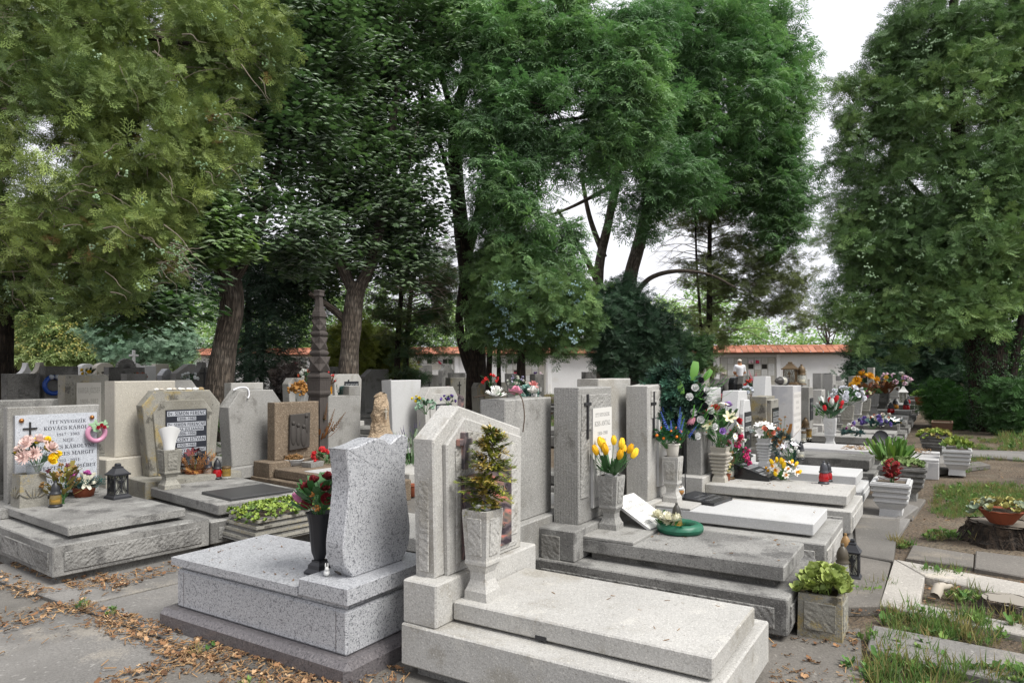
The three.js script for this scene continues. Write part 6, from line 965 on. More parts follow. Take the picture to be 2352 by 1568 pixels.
// --- polished granite grave ---
{
  const p = L(-2.93, 0.397, -2.69);
  const t = thing('plastic_vase', 'black plastic fluted vase on the polished speckled granite slab', 'vase', p, -TH);
  part('vase_foot', rectLoft([[0, 0.058, 0.058], [0.012, 0.06, 0.06], [0.03, 0.045, 0.045], [0.05, 0.042, 0.042], [0.065, 0.03, 0.03], [0.075, 0.03, 0.03]]), plasticBlack, t);
  const g = lathe([[0.022, 0.07], [0.03, 0.085], [0.042, 0.12], [0.05, 0.2], [0.055, 0.27], [0.068, 0.33], [0.075, 0.335], [0.07, 0.335], [0.05, 0.28], [0, 0.25]], 28), q = g.attributes.position; for (let i = 0; i < q.count; i++) { const a = Math.atan2(q.getZ(i), q.getX(i)), k = 1 + 0.035 * Math.cos(a * 14); q.setX(i, q.getX(i) * k); q.setZ(i, q.getZ(i) * k); } g.computeVertexNormals(); part('vase_wall', g, plasticBlack, t);
  bouquet('bouquet', 'dark red roses with a lilac bloom in the black fluted vase', p.clone().add(new THREE.Vector3(0, 0.31, 0)), { kinds: [['rose', '#6a0f18', 9, 0.085], ['tulip', '#b06a8c', 1, 0.065], ['puff', '#8a5a22', 2, 0.04]], r: 0.1, h: 0.2, leaves: 34, leafSize: 0.1, leafMat: greenLeaf[0], top: 0 });
  const rb = thing('rabbit_figurine', 'tiny white rabbit figurine beside the wavy-topped headstone', 'figurine', L(-2.725, 0.447, -2.55), 0.4), l = [];
  for (const [x, y, z, a, b, c] of [[0, 0.018, 0, 0.016, 0.018, 0.02], [0, 0.04, 0.01, 0.011, 0.012, 0.013], [-0.006, 0.058, 0.004, 0.004, 0.013, 0.004], [0.006, 0.058, 0.004, 0.004, 0.013, 0.004], [0, 0.016, -0.02, 0.006, 0.006, 0.006]]) { const s = new THREE.SphereGeometry(1, 12, 8); s.scale(a, b, c); l.push(s.translate(x, y, z)); } part('body', merge(l), plain('#cfcfcc', 0.5), rb);
  const sq = thing('figurine', 'small dark weathered animal figurine next to the white rabbit', 'figurine', L(-2.685, 0.447, -2.61), 0), l2 = [];
  for (const [x, y, z, a, b, c] of [[0, 0.02, 0, 0.026, 0.018, 0.02], [0.024, 0.03, 0.004, 0.012, 0.012, 0.012], [-0.024, 0.03, 0, 0.01, 0.02, 0.01]]) { const s = new THREE.SphereGeometry(1, 12, 8); s.scale(a, b, c); l2.push(s.translate(x, y, z)); } part('body', rough(merge(l2), 0.006, 60), plain('#4b4640', 0.8), sq);
}
// --- loose flowers and wire on headstone tops ---
const loose = (label, pos, k, col, s, cat = 'flower') => { const t = thing('loose_flower', label, cat, pos, rr(0, 6)), m = new THREE.Mesh(FL[k], tint(col)); m.name = 'bloom'; m.scale.setScalar(s); m.rotation.x = rr(-0.3, 0.3); t.add(m); part('leaves', merge([0, 1, 2].map((i) => { const l = leafGeo.broad.clone(); l.scale(s * 0.5, s * 0.5, s * 0.5); l.rotateY(i * 2.1); return l; })), greenLeaf[1], t); };
loose('white chrysanthemum head lying on the broad grey headstone back', place(backs[0], -0.1, 1.34, 0.27), 'mum', '#e2e1dc', 0.16);
loose('pink and white bloom lying on the broad grey headstone back', place(backs[0], -0.12, 1.34, 0.06), 'rose', '#d08aa0', 0.13);
loose('white rose lying at the far end of the broad grey headstone back', place(backs[0], -0.1, 1.345, -0.22), 'rose', '#dcdad5', 0.11);
{ const t = thing('wire', 'rusty bent wire hanging over the broad grey headstone back', 'wire', place(backs[0], -0.1, 1.33, 0.16), 0); part('wire', tube([new THREE.Vector3(-0.2, 0.0, -0.05), new THREE.Vector3(0, 0.035, 0), new THREE.Vector3(0.1, 0.02, 0.08), new THREE.Vector3(0.13, -0.1, 0.13), new THREE.Vector3(0.12, -0.22, 0.14)], 0.004, 0.004, 5, 20), plain('#4a3a2c', 0.8), t); }
{ const t = thing('wire', 'thin dark wire arched over the plain headstone back right of the pine wreath', 'wire', place(backs[4], -0.1, 1.165, 0), -TH); part('wire', tube([new THREE.Vector3(0.02, 0, 0.3), new THREE.Vector3(0, 0.06, 0.05), new THREE.Vector3(0.0, 0.05, -0.2), new THREE.Vector3(0.12, -0.1, -0.28), new THREE.Vector3(0.12, -0.4, -0.25)], 0.004, 0.004, 5, 20), iron, t); }
{ const t = thing('ribbon', 'twist of white ribbon tied over the grey cut-cornered headstone back', 'ribbon', place(fourth[2], -0.1, 1.275, 0.14), -TH); part('ribbon', tube([new THREE.Vector3(0.02, 0, 0.14), new THREE.Vector3(0.04, 0.03, 0.06), new THREE.Vector3(0.1, 0.02, 0), new THREE.Vector3(0.12, -0.07, -0.01), new THREE.Vector3(0.13, -0.1, 0.02)], 0.012, 0.009, 6, 14), tint('#d4d4d6'), t); }
bouquet('bouquet', 'pink chrysanthemums with violet blooms on the dark hammered headstone back', place(backs[2], -0.1, 1.2, 0.05), { kinds: [['mum', '#cf8f86', 4, 0.15], ['rose', '#8a6ab0', 6, 0.09]], r: 0.17, h: 0.16, leaves: 20, leafSize: 0.09, top: 0.1 });
{ const g = box(-0.06, 0.06, 0, 0.04, -0.05, 0.05, 0.01), t = thing('stone_piece', 'small brown stone lying on the tall grey pillar right of the man in white', 'stone', place(backs[7], -0.1, 1.521, 0.02), 0.3); part('stone', rough(g, 0.02, 20), boulderStone, t); }
// --- second row: vase on a pedestal, golden vase ---
{
  const t = stoneVase('stone vase with a diamond-cut face and a white pot, behind the iron-cross headstone', L(-3.02, 0.34, -5.24), { h: 0.58, w: 0.088, mat: grey, ham: greyHam });
  pot('flower_pot', 'white plastic pot of withered brown leaves on the diamond-cut vase', L(-3.02, 0.9, -5.24), { r0: 0.055, r1: 0.075, h: 0.13, mat: plasticWhite });
  bouquet('dried_flowers', 'curled brown withered leaves hanging from the white plastic pot', L(-3.02, 1.0, -5.24), { kinds: [['puff', '#6a3f1e', 9, 0.06]], r: 0.17, h: 0.14, leaves: 46, leaf: 'broad', leafSize: 0.1, leafMat: dryBrown[1], lean: [-0.08, 0], category: 'dried flowers' });
  stoneVase('tall ochre-stained square vase carrying the blue-green bouquet', P(1217, 990, 8.6), { h: 0.34, w: 0.065, mat: lichen, ham: lichenHam });
  part('pedestal', box(-0.09, 0.09, -0.75, -0.001, -0.09, 0.09, 0.01), grey, scene.children[scene.children.length - 1]);
  bouquet('bouquet', 'blue-green hydrangeas with one pink dahlia and white roses, left of the iron-cross headstone', P(1217, 927, 8.6), { kinds: [['puff', '#7fa89c', 14, 0.08], ['mum', '#cf8a86', 1, 0.15], ['rose', '#cfcfcd', 3, 0.1]], r: 0.105, h: 0.24, leaves: 24, leafSize: 0.1, leafMat: teal[1], top: -0.2 });
  const sau = pot('saucer', 'dark blue-grey plastic saucer on the ground behind the gabled headstone', S(1237, 1248, 0.01), { r0: 0.07, r1: 0.1, h: 0.03, mat: plain('#2b323c', 0.5), earth: false });
  pot('flower_pot', 'terracotta plastic pot on the ground between the granite and gabled headstones', S(944, 1138, 0.02), { r0: 0.06, r1: 0.085, h: 0.14, mat: terracotta });
}
// --- far little splashes of colour ---
{
  const [, g, h, w] = find('blue wreath'); const t = thing('ring_wreath', 'glossy blue ring wreath hung on the dark headstone with white name plate', 'wreath', place(g, 0.05, h - 0.3, -w * 0.3), -TH + Math.PI / 2);
  part('ring', new THREE.TorusGeometry(0.13, 0.035, 10, 28), tint('#0d3f8f', 0.35), t); part('bow', merge([new THREE.SphereGeometry(0.04, 8, 6).translate(-0.04, 0.13, 0.03), new THREE.SphereGeometry(0.04, 8, 6).translate(0.04, 0.13, 0.03)]), plain('#9aa0a8', 0.5), t);
  planter('mossy flower box of dry leaves before the dark headstone with white name plate', place(g, 0.3, 0.3, -w * 0.1), { w: 0.4, d: 0.4, h: 0.4, mat: lichen, ribs: 0, foot: false });
  bouquet('dried_flowers', 'orange-brown dry leaves in the mossy flower box', place(g, 0.3, 0.68, -w * 0.1), { kinds: [['puff', '#8a4a22', 8, 0.12]], r: 0.17, h: 0.16, leaves: 30, leafSize: 0.14, leafMat: dryBrown[2], category: 'dried flowers' });
}
for (const [px, py, D, lab, kinds, r] of [
  [204, 858, 14.5, 'yellow and white small flowers behind the worn plate headstone', [['rose', '#d9b512', 3, 0.14], ['rose', '#d9d2c0', 6, 0.12]], 0.2],
  [152, 853, 13.2, 'greyish faded flowers on top of the dark headstone with the blue wreath', [['puff', '#8c8c7c', 7, 0.12]], 0.15],
  [434, 870, 13, 'white flowers below the steep-sided headstone', [['rose', '#d5d9da', 9, 0.11]], 0.2],
  [320, 866, 14, 'rusty dry fronds near the sunburst stone', [['puff', '#8f4a30', 8, 0.11]], 0.18],
  [704, 866, 14, 'white and orange flowers left of the carved wooden post', [['rose', '#d9d9d2', 7, 0.13], ['puff', '#cc5a35', 5, 0.1]], 0.24],
  [1127, 878, 12.5, 'bright red flowers on the ledge of the cut-cornered grey headstone', [['puff', '#c01a1c', 8, 0.1]], 0.24],
  [1186, 882, 11.8, 'white and lilac flowers at the foot of the dark black-panelled headstone', [['rose', '#cfd0c4', 8, 0.09], ['rose', '#a5a0b5', 5, 0.09]], 0.22],
  [958, 918, 9.5, 'small yellow flowers at the edge of the clean white headstone back', [['rose', '#d9c21a', 5, 0.07]], 0.1],
  [1028, 920, 8, 'purple flowers behind the gabled headstone', [['rose', '#6a4f9a', 5, 0.07]], 0.12],
  [978, 938, 7.6, 'pale green artificial sprigs behind the left slope of the gabled headstone', [['puff', '#86a58c', 9, 0.07]], 0.16],
  [1735, 888, 12.5, 'red flowers with coral and pink spikes below the niche wall', [['puff', '#c0271c', 9, 0.12], ['spike', '#b8546a', 5, 0.14]], 0.26],
  [1665, 918, 9.3, 'pink and orange faded bunch left of the white coffin-shaped headstones', [['rose', '#b8646e', 6, 0.09], ['puff', '#a3702e', 4, 0.09]], 0.12],
  [1716, 898, 10.8, 'white and pale blue flowers right of the tall white headstone back', [['rose', '#d9dde2', 6, 0.1]], 0.13],
  [1890, 950, 12.6, 'leafy green sprig leaning beside the ladder-carved headstone', [['puff', '#4f7a35', 5, 0.1]], 0.2],
  [1322, 905, 9, 'small white tuft of flowers beside a distant stone vase', [['rose', '#d5d5d0', 5, 0.07]], 0.08],
]) { const p = P(px, py + 6, D); bouquet('bouquet', lab, p, { kinds: kinds.map((k) => [k[0], k[1], k[2], k[3] * 0.8]), r: r * 0.66, h: r * 0.8, leaves: 18, leafSize: r * 0.4, leafMat: greenLeaf[2], top: 0 }); }
// ================= trees =================
// sprigs: small bunches of real leaves, copied through a crown
function leafFan(pts, fold) {                                      // a flat leaf outline fanned from its base, folded along the midrib
  const pos = []; for (let i = 0; i + 1 < pts.length; i++) for (const [x, z] of [[0, 0.25], pts[i], pts[i + 1]]) pos.push(x, -Math.abs(x) * fold, z);
  const g = new THREE.BufferGeometry(); g.setAttribute('position', new THREE.Float32BufferAttribute(pos, 3)); g.computeVertexNormals(); return g;
}
const mapleLeaf = leafFan([[0.05, 0.02], [0.3, 0.0], [0.26, 0.16], [0.52, 0.34], [0.32, 0.44], [0.36, 0.78], [0.14, 0.66], [0, 1.05], [-0.14, 0.66], [-0.36, 0.78], [-0.32, 0.44], [-0.52, 0.34], [-0.26, 0.16], [-0.3, 0.0], [-0.05, 0.02]], 0.25);
const lance = (l, w) => { const g = new THREE.BufferGeometry(); g.setAttribute('position', new THREE.Float32BufferAttribute([0, 0, 0, -w / 2, -w * 0.2, l * 0.45, 0, 0, l * 0.5, 0, 0, 0, 0, 0, l * 0.5, w / 2, -w * 0.2, l * 0.45, -w / 2, -w * 0.2, l * 0.45, 0, -l * 0.04, l, 0, 0, l * 0.5, 0, 0, l * 0.5, 0, -l * 0.04, l, w / 2, -w * 0.2, l * 0.45], 3)); g.computeVertexNormals(); return g; };
const quadLeaf = (l, w) => { const g = new THREE.BufferGeometry(); g.setAttribute('position', new THREE.Float32BufferAttribute([0, 0, 0, -w / 2, 0, l * 0.5, 0, -l * 0.05, l, 0, 0, 0, 0, -l * 0.05, l, w / 2, 0, l * 0.5], 3)); g.computeVertexNormals(); return g; };
function bunch(list) { const l = list.map((g) => { const h = g.clone(); h.deleteAttribute('uv'); return h; }); const m = mergeGeometries(l); return m; }
const sprigMaple = () => bunch(Array.from({ length: 9 }, (_, i) => { const g = mapleLeaf.clone(), s = rr(0.1, 0.16); g.scale(s, s, s); g.rotateX(rr(0.0, 0.55)); g.rotateZ(rr(-0.3, 0.3)); const a = i * 2.4 + rr(-0.4, 0.4); g.translate(0, 0, rr(0.04, 0.2)); g.rotateY(a); return g.translate(0, rr(-0.09, 0.09), 0); }));
const sprigAsh = () => { const out = []; for (let i = 0; i < 8; i++) { const a = i * 2.4, el = rr(-0.5, 0.7), L0 = rr(0.18, 0.27); for (let k = 0; k < 9; k++) { const t = k === 8 ? 1 : 0.25 + 0.7 * (k >> 1) / 4, g = lance(rr(0.08, 0.11), 0.027); g.rotateX(rr(-0.1, 0.4)); if (k < 8) g.rotateY((k % 2 ? 1 : -1) * rr(0.6, 0.9)); g.translate(0, 0, t * L0); g.rotateX(-el + t * 0.5); g.rotateY(a); out.push(g); } } return bunch(out); };
const spray = (len, n, w) => { const out = []; for (let i = 0; i < n; i++) { const t = (i + 0.5) / n, s = i % 2 ? 1 : -1, l = len * 0.55 * Math.sin(Math.PI * (0.15 + 0.72 * t)); for (let k = 0; k < 4; k++) { const g = quadLeaf(l * (k ? 0.5 : 0.8), w), b = k ? (k % 2 ? 0.5 : -0.5) : 0; g.rotateY(b); g.translate(0, rr(-0.004, 0.004), k ? l * (0.2 + 0.18 * k) : 0); g.rotateY(s * 0.75); g.translate(0, 0, t * len); out.push(g); } } out.push((() => { const g = quadLeaf(len * 1.1, w); return g; })()); return out; };
const sprigThuja = (n = 5, len = 0.17, w = 0.013, cnt = 9) => { const out = []; for (let i = 0; i < n; i++) { const el = rr(-0.9, 0.5), a = i / n * 6.28 + rr(-0.5, 0.5), rl = rr(-1.5, 1.5), l = len * rr(0.7, 1.2); for (const g of spray(l, cnt, w)) { g.rotateZ(rl); g.rotateX(-el); g.rotateY(a); out.push(g); } } return bunch(out); };
const sprigFir = () => { const out = []; for (let b = -1; b <= 1; b++) for (let i = 0; i < 22; i++) { const t = i / 22, g = quadLeaf(0.075, 0.02); g.rotateZ(rr(-0.7, 0.7)); g.rotateY((i % 2 ? 1 : -1) * 0.9); g.translate(0, -0.12 * t * t, t * 0.42); g.rotateY(b * 0.65); out.push(g); } return bunch(out); };
const sprigLeaf = (n, s) => bunch(Array.from({ length: n }, () => { const g = quadLeaf(s * rr(0.7, 1.3), s * 0.55); g.rotateX(rr(-0.5, 0.9)); g.rotateZ(rr(-0.6, 0.6)); g.rotateY(rr(0, 6.28)); return g.translate(rr(-1, 1) * s * 1.6, rr(-1, 1) * s * 1.1, rr(-1, 1) * s * 1.6); }));
const cones = bunch(Array.from({ length: 9 }, () => { const g = new THREE.IcosahedronGeometry(rr(0.007, 0.011), 0); g.scale(1, 1.25, 1); return g.translate(rr(-0.04, 0.04), rr(-0.03, 0.03), rr(-0.04, 0.04)); }));
const leafMatOf = (tr = 0.35, rough_ = 1) => new THREE.MeshPhysicalMaterial({ color: '#ffffff', roughness: rough_, transmission: tr, thickness: 0, side: THREE.DoubleSide });
const leafThin = leafMatOf(0.42), leafScale = leafMatOf(0.25), leafDead = plain('#7a4c28', 0.95, { side: THREE.DoubleSide });
const SPR = { maple: [sprigMaple(), sprigMaple()], ash: [sprigAsh(), sprigAsh()], thuja: [sprigThuja(6, 0.12, 0.0075, 8), sprigThuja(6, 0.13, 0.0075, 8)], thujaFar: [sprigThuja(6, 0.18, 0.014, 7), sprigThuja(6, 0.18, 0.014, 7)], fir: [sprigFir()], small: [sprigLeaf(22, 0.09)], far: [sprigLeaf(26, 0.2)], cone: [cones] };
const lin = (hex) => new THREE.Color(hex), Q = new THREE.Quaternion(), E3 = new THREE.Euler();
function scatter(tree, name, geo, mat, places, shades) {           // places: [position, yaw, tilt, roll, size]
  const m = new THREE.InstancedMesh(geo, mat, places.length), M4 = new THREE.Matrix4(), s3 = new THREE.Vector3(), c = new THREE.Color(), inv = tree.position;
  places.forEach(([p, yaw, tilt, roll, s, v], i) => {
    Q.setFromEuler(E3.set(tilt, yaw, roll, 'YXZ')); M4.compose(p.clone().sub(inv), Q, s3.setScalar(s)); m.setMatrixAt(i, M4);
    const k = clamp(v ?? R()) * (shades.length - 1), a = Math.min(shades.length - 2, Math.floor(k)); c.copy(shades[a]).lerp(shades[a + 1], k - a); const q = rr(0.82, 1.18); c.multiplyScalar(q); m.setColorAt(i, c);
  });
  m.name = name; m.userData.kind = 'stuff'; m.castShadow = m.receiveShadow = true; tree.add(m); return m;
}
// lobes: [px, py, depth, half width, half height] in photograph units; 'fill' sprigs share them by size
function crown(tree, o) {
  const { lobes, n, kinds, shades, mat = leafThin, size = [0.8, 1.25], tilt = 0.45, clump = 0.55, flatn = 0.6, per = 15, core = 0.45, hang = 0, twig = 0.012, seed = 1, holes = 0.3, thick = 0.85, twigMat = barkDark } = o;
  const area = lobes.map((l) => l[3] * l[4] * l[2] * l[2]), tot = area.reduce((a, b) => a + b), places = kinds.map(() => []), twigsG = [];
  lobes.forEach((l, li) => {
    const c = P(l[0], l[1], l[2]), rx = l[3] * l[2] / 1600, ry = l[4] * l[2] / 1600, rz = thick * Math.min(1.3 * Math.max(rx, ry), (rx + ry) / 2), k = Math.max(2, Math.round(n * area[li] / tot / per));
    for (let i = 0; i < k; i++) {
      const y = 1 - 2 * (i + 0.5) / k + rr(-0.1, 0.1), a = i * 2.39996 + li + rr(-0.4, 0.4), s = Math.sqrt(Math.max(0, 1 - y * y)), rad = core + (1.06 - core) * Math.pow(R(), 0.55) + (noise3(li * 3 + Math.cos(a) * 2, y * 2, Math.sin(a) * 2 + seed) - 0.5) * 0.3;
      const q = new THREE.Vector3(c.x + Math.cos(a) * s * rx * rad, c.y + y * ry * rad, c.z + Math.sin(a) * s * rz * rad);
      if (q.y < (o.floor ?? 0.5)) continue;
      if (noise3(q.x * 1.3 + seed, q.y * 1.3, q.z * 1.3) * 0.6 + noise3(q.x * 3.7, q.y * 3.7 + seed, q.z * 3.7) * 0.4 < holes) continue;
      if (twig && R() < 0.75) { const b = c.clone().lerp(q, 0.12), m1 = b.clone().lerp(q, 0.55).add(new THREE.Vector3(rr(-0.15, 0.15), rr(-0.1, 0.2), rr(-0.15, 0.15))); twigsG.push(tube([b.clone().sub(tree.position), m1.sub(tree.position), q.clone().sub(tree.position)], twig, twig * 0.35, 4, 5)); }
      const v0 = clamp(0.5 + (noise3(q.x * 0.6 + 31, q.y * 0.6, q.z * 0.6 + seed) - 0.5) * 0.5), rc = clump * rr(0.7, 1.25);
      for (let j = 0; j < per; j++) {
        const d = new THREE.Vector3(rr(-1, 1) + rr(-1, 1), rr(-1, 1) + rr(-1, 1), rr(-1, 1) + rr(-1, 1)).multiplyScalar(rc * 0.5), w = Math.floor(R() * kinds.length); d.y *= flatn;
        const out = Math.atan2(d.x, d.z);
        places[w].push([q.clone().add(d), out + rr(-1, 1), hang + rr(-tilt, tilt), rr(-tilt, tilt), rr(...size), v0 + rr(-0.22, 0.22)]);
      }
    }
  });
  kinds.forEach((g, i) => places[i].length && scatter(tree, o.name ?? 'crown', g, mat, places[i], shades));
  if (twigsG.length) part('twigs', merge(twigsG), twigMat, tree, 'stuff');
}
const LP = (tree, pts) => pts.map(([x, y, D]) => P(x, y, D).sub(tree.position));
function tree(name, label, px, D, limbs, o = {}) {                  // limbs: [points, thick end, thin end]
  const base = P(px, 850, D); base.y = rise(D); const t = thing(name, label, o.category ?? 'tree', base, 0);
  limbs.forEach(([pts, r0, r1, nm], i) => part(nm ?? (i ? 'limb' : 'trunk'), tube(LP(t, pts), r0, r1, i ? 8 : 16, pts.length * 5, i ? 0.15 : 0.3), o.bark ?? bark, t));
  return t;
}
const shades = (...h) => h.map(lin);
const mapleDark = shades('#34502a', '#4a6a36', '#668548'), mapleBright = shades('#48682f', '#63853d', '#83a04e'), ashGreen = shades('#42683c', '#5d894a', '#84aa5c'), thujaNear = shades('#2e4220', '#4f6731', '#758943', '#9dab5a'), thujaGreen = shades('#3d5a31', '#5c7d43', '#88a258'), firDark = shades('#22402a', '#325236', '#46663f'), olive = shades('#525f34', '#6c7a44', '#8b9455'), farWood = shades('#6c9450', '#8eb162', '#b4c67c');

// 1: evergreen overhanging from the left, its stem outside the frame
{
  const t = tree('thuja_tree', 'old thuja with drooping olive scale foliage overhanging the whole left side', -330, 9, [[[[-330, 1130, 9], [-320, 700, 9], [-290, 200, 8.8], [-250, -300, 8.8]], 0.3, 0.14], [[[-300, 330, 8.9], [-60, 250, 8.4], [200, 250, 8.2], [420, 170, 8.4]], 0.09, 0.025], [[[-310, 560, 9], [-60, 520, 8.3], [130, 560, 8], [330, 520, 8.2]], 0.08, 0.02], [[[-290, 120, 8.9], [0, 60, 8.6], [300, 80, 8.5], [600, 130, 8.8]], 0.08, 0.02], [[[-310, 700, 9], [-80, 640, 8.4], [120, 640, 8.2]], 0.06, 0.02]], { bark: barkDark });
  const lobes = [[-250, 100, 8.8, 240, 240], [-240, 450, 8.8, 240, 220], [60, 40, 8.2, 260, 150], [330, 70, 8.6, 220, 130], [560, 110, 9, 95, 100], [90, 250, 7.8, 240, 140], [310, 300, 8.2, 200, 130], [490, 320, 8.7, 70, 90], [110, 460, 7.7, 250, 130], [320, 480, 8.2, 120, 120], [250, 600, 8.2, 160, 70], [80, 620, 8, 200, 75], [390, 590, 8.5, 40, 40]];
  crown(t, { lobes, n: 10500, kinds: SPR.thuja, shades: thujaNear, mat: leafScale, size: [0.75, 1.3], hang: 0.6, tilt: 0.8, clump: 0.24, flatn: 1.5, per: 12, core: 0.55, twig: 0.006, twigMat: deadWood, holes: 0.41, thick: 0.9, floor: 2.0, name: 'foliage' });
  const cp = [], dp = [], bare = [], r2 = [];
  for (let i = 0; i < 380; i++) { const l = lobes[2 + Math.floor(R() * 11)], p = P(l[0] + rr(-0.9, 0.9) * l[3], l[1] + rr(-0.9, 0.9) * l[4], l[2] - rr(-0.5, 0.7)); if (p.y < 2.2) continue; (i % 9 ? cp : dp).push([p, rr(0, 6), rr(0, 3), rr(0, 3), i % 9 ? rr(0.7, 1.2) : rr(0.5, 0.9), R()]); }
  scatter(t, 'cones', cones, plain('#ffffff', 0.8), cp, shades('#6d8a62', '#86a07c', '#9cb294'));
  scatter(t, 'dead_sprays', SPR.thuja[0], leafMatOf(0.1), dp, shades('#5a4526', '#75562f', '#857040'));
  for (let i = 0; i < 170; i++) { const l = lobes[2 + Math.floor(R() * 11)], p = P(l[0] + rr(-1, 0.8) * l[3], l[1] + rr(-1, 1) * l[4], l[2] - rr(0.0, 0.8)).sub(t.position), d = new THREE.Vector3(rr(0.2, 1), rr(-0.9, 0.3), rr(-0.4, 0.4)).multiplyScalar(rr(0.2, 0.6)); bare.push(tube([p, p.clone().addScaledVector(d, 0.4).add(new THREE.Vector3(0, rr(0, 0.06), 0)), p.clone().addScaledVector(d, 0.75).add(new THREE.Vector3(rr(-0.05, 0.05), rr(-0.04, 0.05), 0)), p.clone().add(d)], rr(0.004, 0.009), 0.0015, 4, 7)); }
  part('bare_twigs', merge(bare), plain('#70675b', 0.95), t, 'stuff');
}
// 2-4: maples with broad dark leaves
{
  const t = tree('maple_tree', 'maple with the leaning grey trunk, left of the carved wooden post', 503, 13, [[[[500, 1030, 13], [503, 900, 13], [515, 800, 13], [533, 700, 13], [527, 640, 13], [508, 590, 13], [500, 530, 13], [508, 430, 13.2], [540, 300, 13.4], [570, 120, 13.6], [580, -60, 13.8]], 0.26, 0.1], [[[530, 660, 13], [565, 600, 13], [598, 520, 13.1], [620, 430, 13.4], [680, 280, 13.8], [720, 60, 14.2]], 0.09, 0.04], [[[505, 440, 13.2], [480, 340, 13], [470, 180, 13.2], [450, 0, 13.2]], 0.09, 0.04], [[[545, 290, 13.4], [610, 200, 13.4], [640, 60, 13.6]], 0.07, 0.03]]);
  crown(t, { lobes: [[650, 520, 13, 110, 80], [600, 400, 13.2, 130, 80], [650, 290, 13.6, 140, 110], [700, 120, 14.2, 150, 130], [560, 180, 14, 110, 120], [620, 20, 13.8, 160, 90], [470, 300, 14, 90, 120], [450, 130, 14, 110, 120], [690, 590, 13.4, 60, 45]], n: 3500, kinds: SPR.maple, shades: mapleDark, clump: 0.7, flatn: 0.35, per: 12, tilt: 0.35, thick: 0.6, holes: 0.37, seed: 3 });
  crown(t, { lobes: [[455, 500, 12, 75, 75], [490, 560, 12, 50, 40], [420, 560, 12.2, 50, 40]], n: 620, kinds: SPR.maple, shades: mapleBright, clump: 0.55, flatn: 0.35, per: 10, tilt: 0.35, holes: 0.2, seed: 4, name: 'crown' });
}
{
  const t = tree('maple_tree', 'maple forking low behind the carved wooden post', 800, 16, [[[[798, 1000, 16], [800, 860, 16], [806, 760, 16], [816, 680, 16], [824, 650, 16]], 0.25, 0.2], [[[818, 680, 16], [790, 620, 16], [772, 560, 16], [750, 480, 16], [735, 380, 16.3], [700, 220, 16.6], [690, 40, 17]], 0.14, 0.05], [[[820, 672, 16], [850, 610, 16], [868, 540, 16], [880, 460, 16.2], [895, 330, 16.4], [915, 160, 17], [925, -40, 17]], 0.15, 0.05], [[[806, 745, 16], [775, 718, 16], [745, 695, 15.8], [710, 672, 15.6]], 0.11, 0.05], [[[880, 470, 16.2], [930, 400, 16.4], [960, 280, 16.8]], 0.07, 0.03]]);
  crown(t, { lobes: [[810, 500, 16, 120, 110], [900, 430, 16.5, 110, 130], [780, 340, 16.2, 130, 120], [870, 230, 17, 140, 140], [750, 190, 17, 110, 130], [900, 70, 17, 150, 110], [780, 50, 17, 120, 100], [905, 600, 16.5, 90, 70], [770, 610, 17, 70, 45], [940, 520, 17, 60, 80]], n: 4600, kinds: SPR.maple, shades: mapleDark, clump: 0.8, flatn: 0.35, per: 12, tilt: 0.35, thick: 0.6, holes: 0.36, seed: 6 });
}
{
  const t = tree('maple_tree', 'maple whose dark trunk stands at the left edge of the picture', 2, 11, [[[[-2, 1060, 11], [2, 900, 11], [8, 780, 11], [8, 700, 11], [-20, 560, 11], [-30, 300, 11.2]], 0.17, 0.1], [[[5, 720, 11], [120, 640, 11], [280, 640, 11.2], [400, 660, 11.4]], 0.05, 0.015]], { bark: barkDark });
  crown(t, { lobes: [[40, 660, 11, 70, 45], [300, 690, 11, 90, 50], [385, 700, 11.4, 45, 45], [160, 640, 11.4, 110, 50], [380, 630, 11.6, 60, 50], [-60, 560, 11.4, 160, 120], [200, 540, 12.5, 200, 90]], n: 2000, kinds: SPR.maple, shades: shades('#25461c', '#355c22', '#56802b'), clump: 0.6, flatn: 0.4, per: 11, tilt: 0.4, holes: 0.28, seed: 8, floor: 2 });
}
// 5: dark spruce behind the leaning trunk
{
  const t = tree('spruce_tree', 'dark spruce standing between the leaning trunk and the carved post', 572, 18, [[[[570, 960, 18], [570, 800, 18], [572, 650, 18], [575, 540, 18]], 0.12, 0.05], [[[602, 900, 18.3], [602, 780, 18.3], [606, 660, 18.3]], 0.07, 0.03]], { bark: barkDark });
  crown(t, { lobes: [[600, 600, 18, 110, 70], [640, 660, 18, 110, 60], [610, 730, 18, 100, 55], [590, 800, 17.6, 85, 50], [580, 850, 17.4, 60, 40], [700, 640, 18.5, 70, 70], [490, 640, 18.5, 35, 50]], n: 2600, kinds: SPR.fir, shades: firDark, mat: leafScale, clump: 0.6, flatn: 0.4, per: 11, tilt: 0.4, hang: 0.25, holes: 0.2, seed: 9 });
}
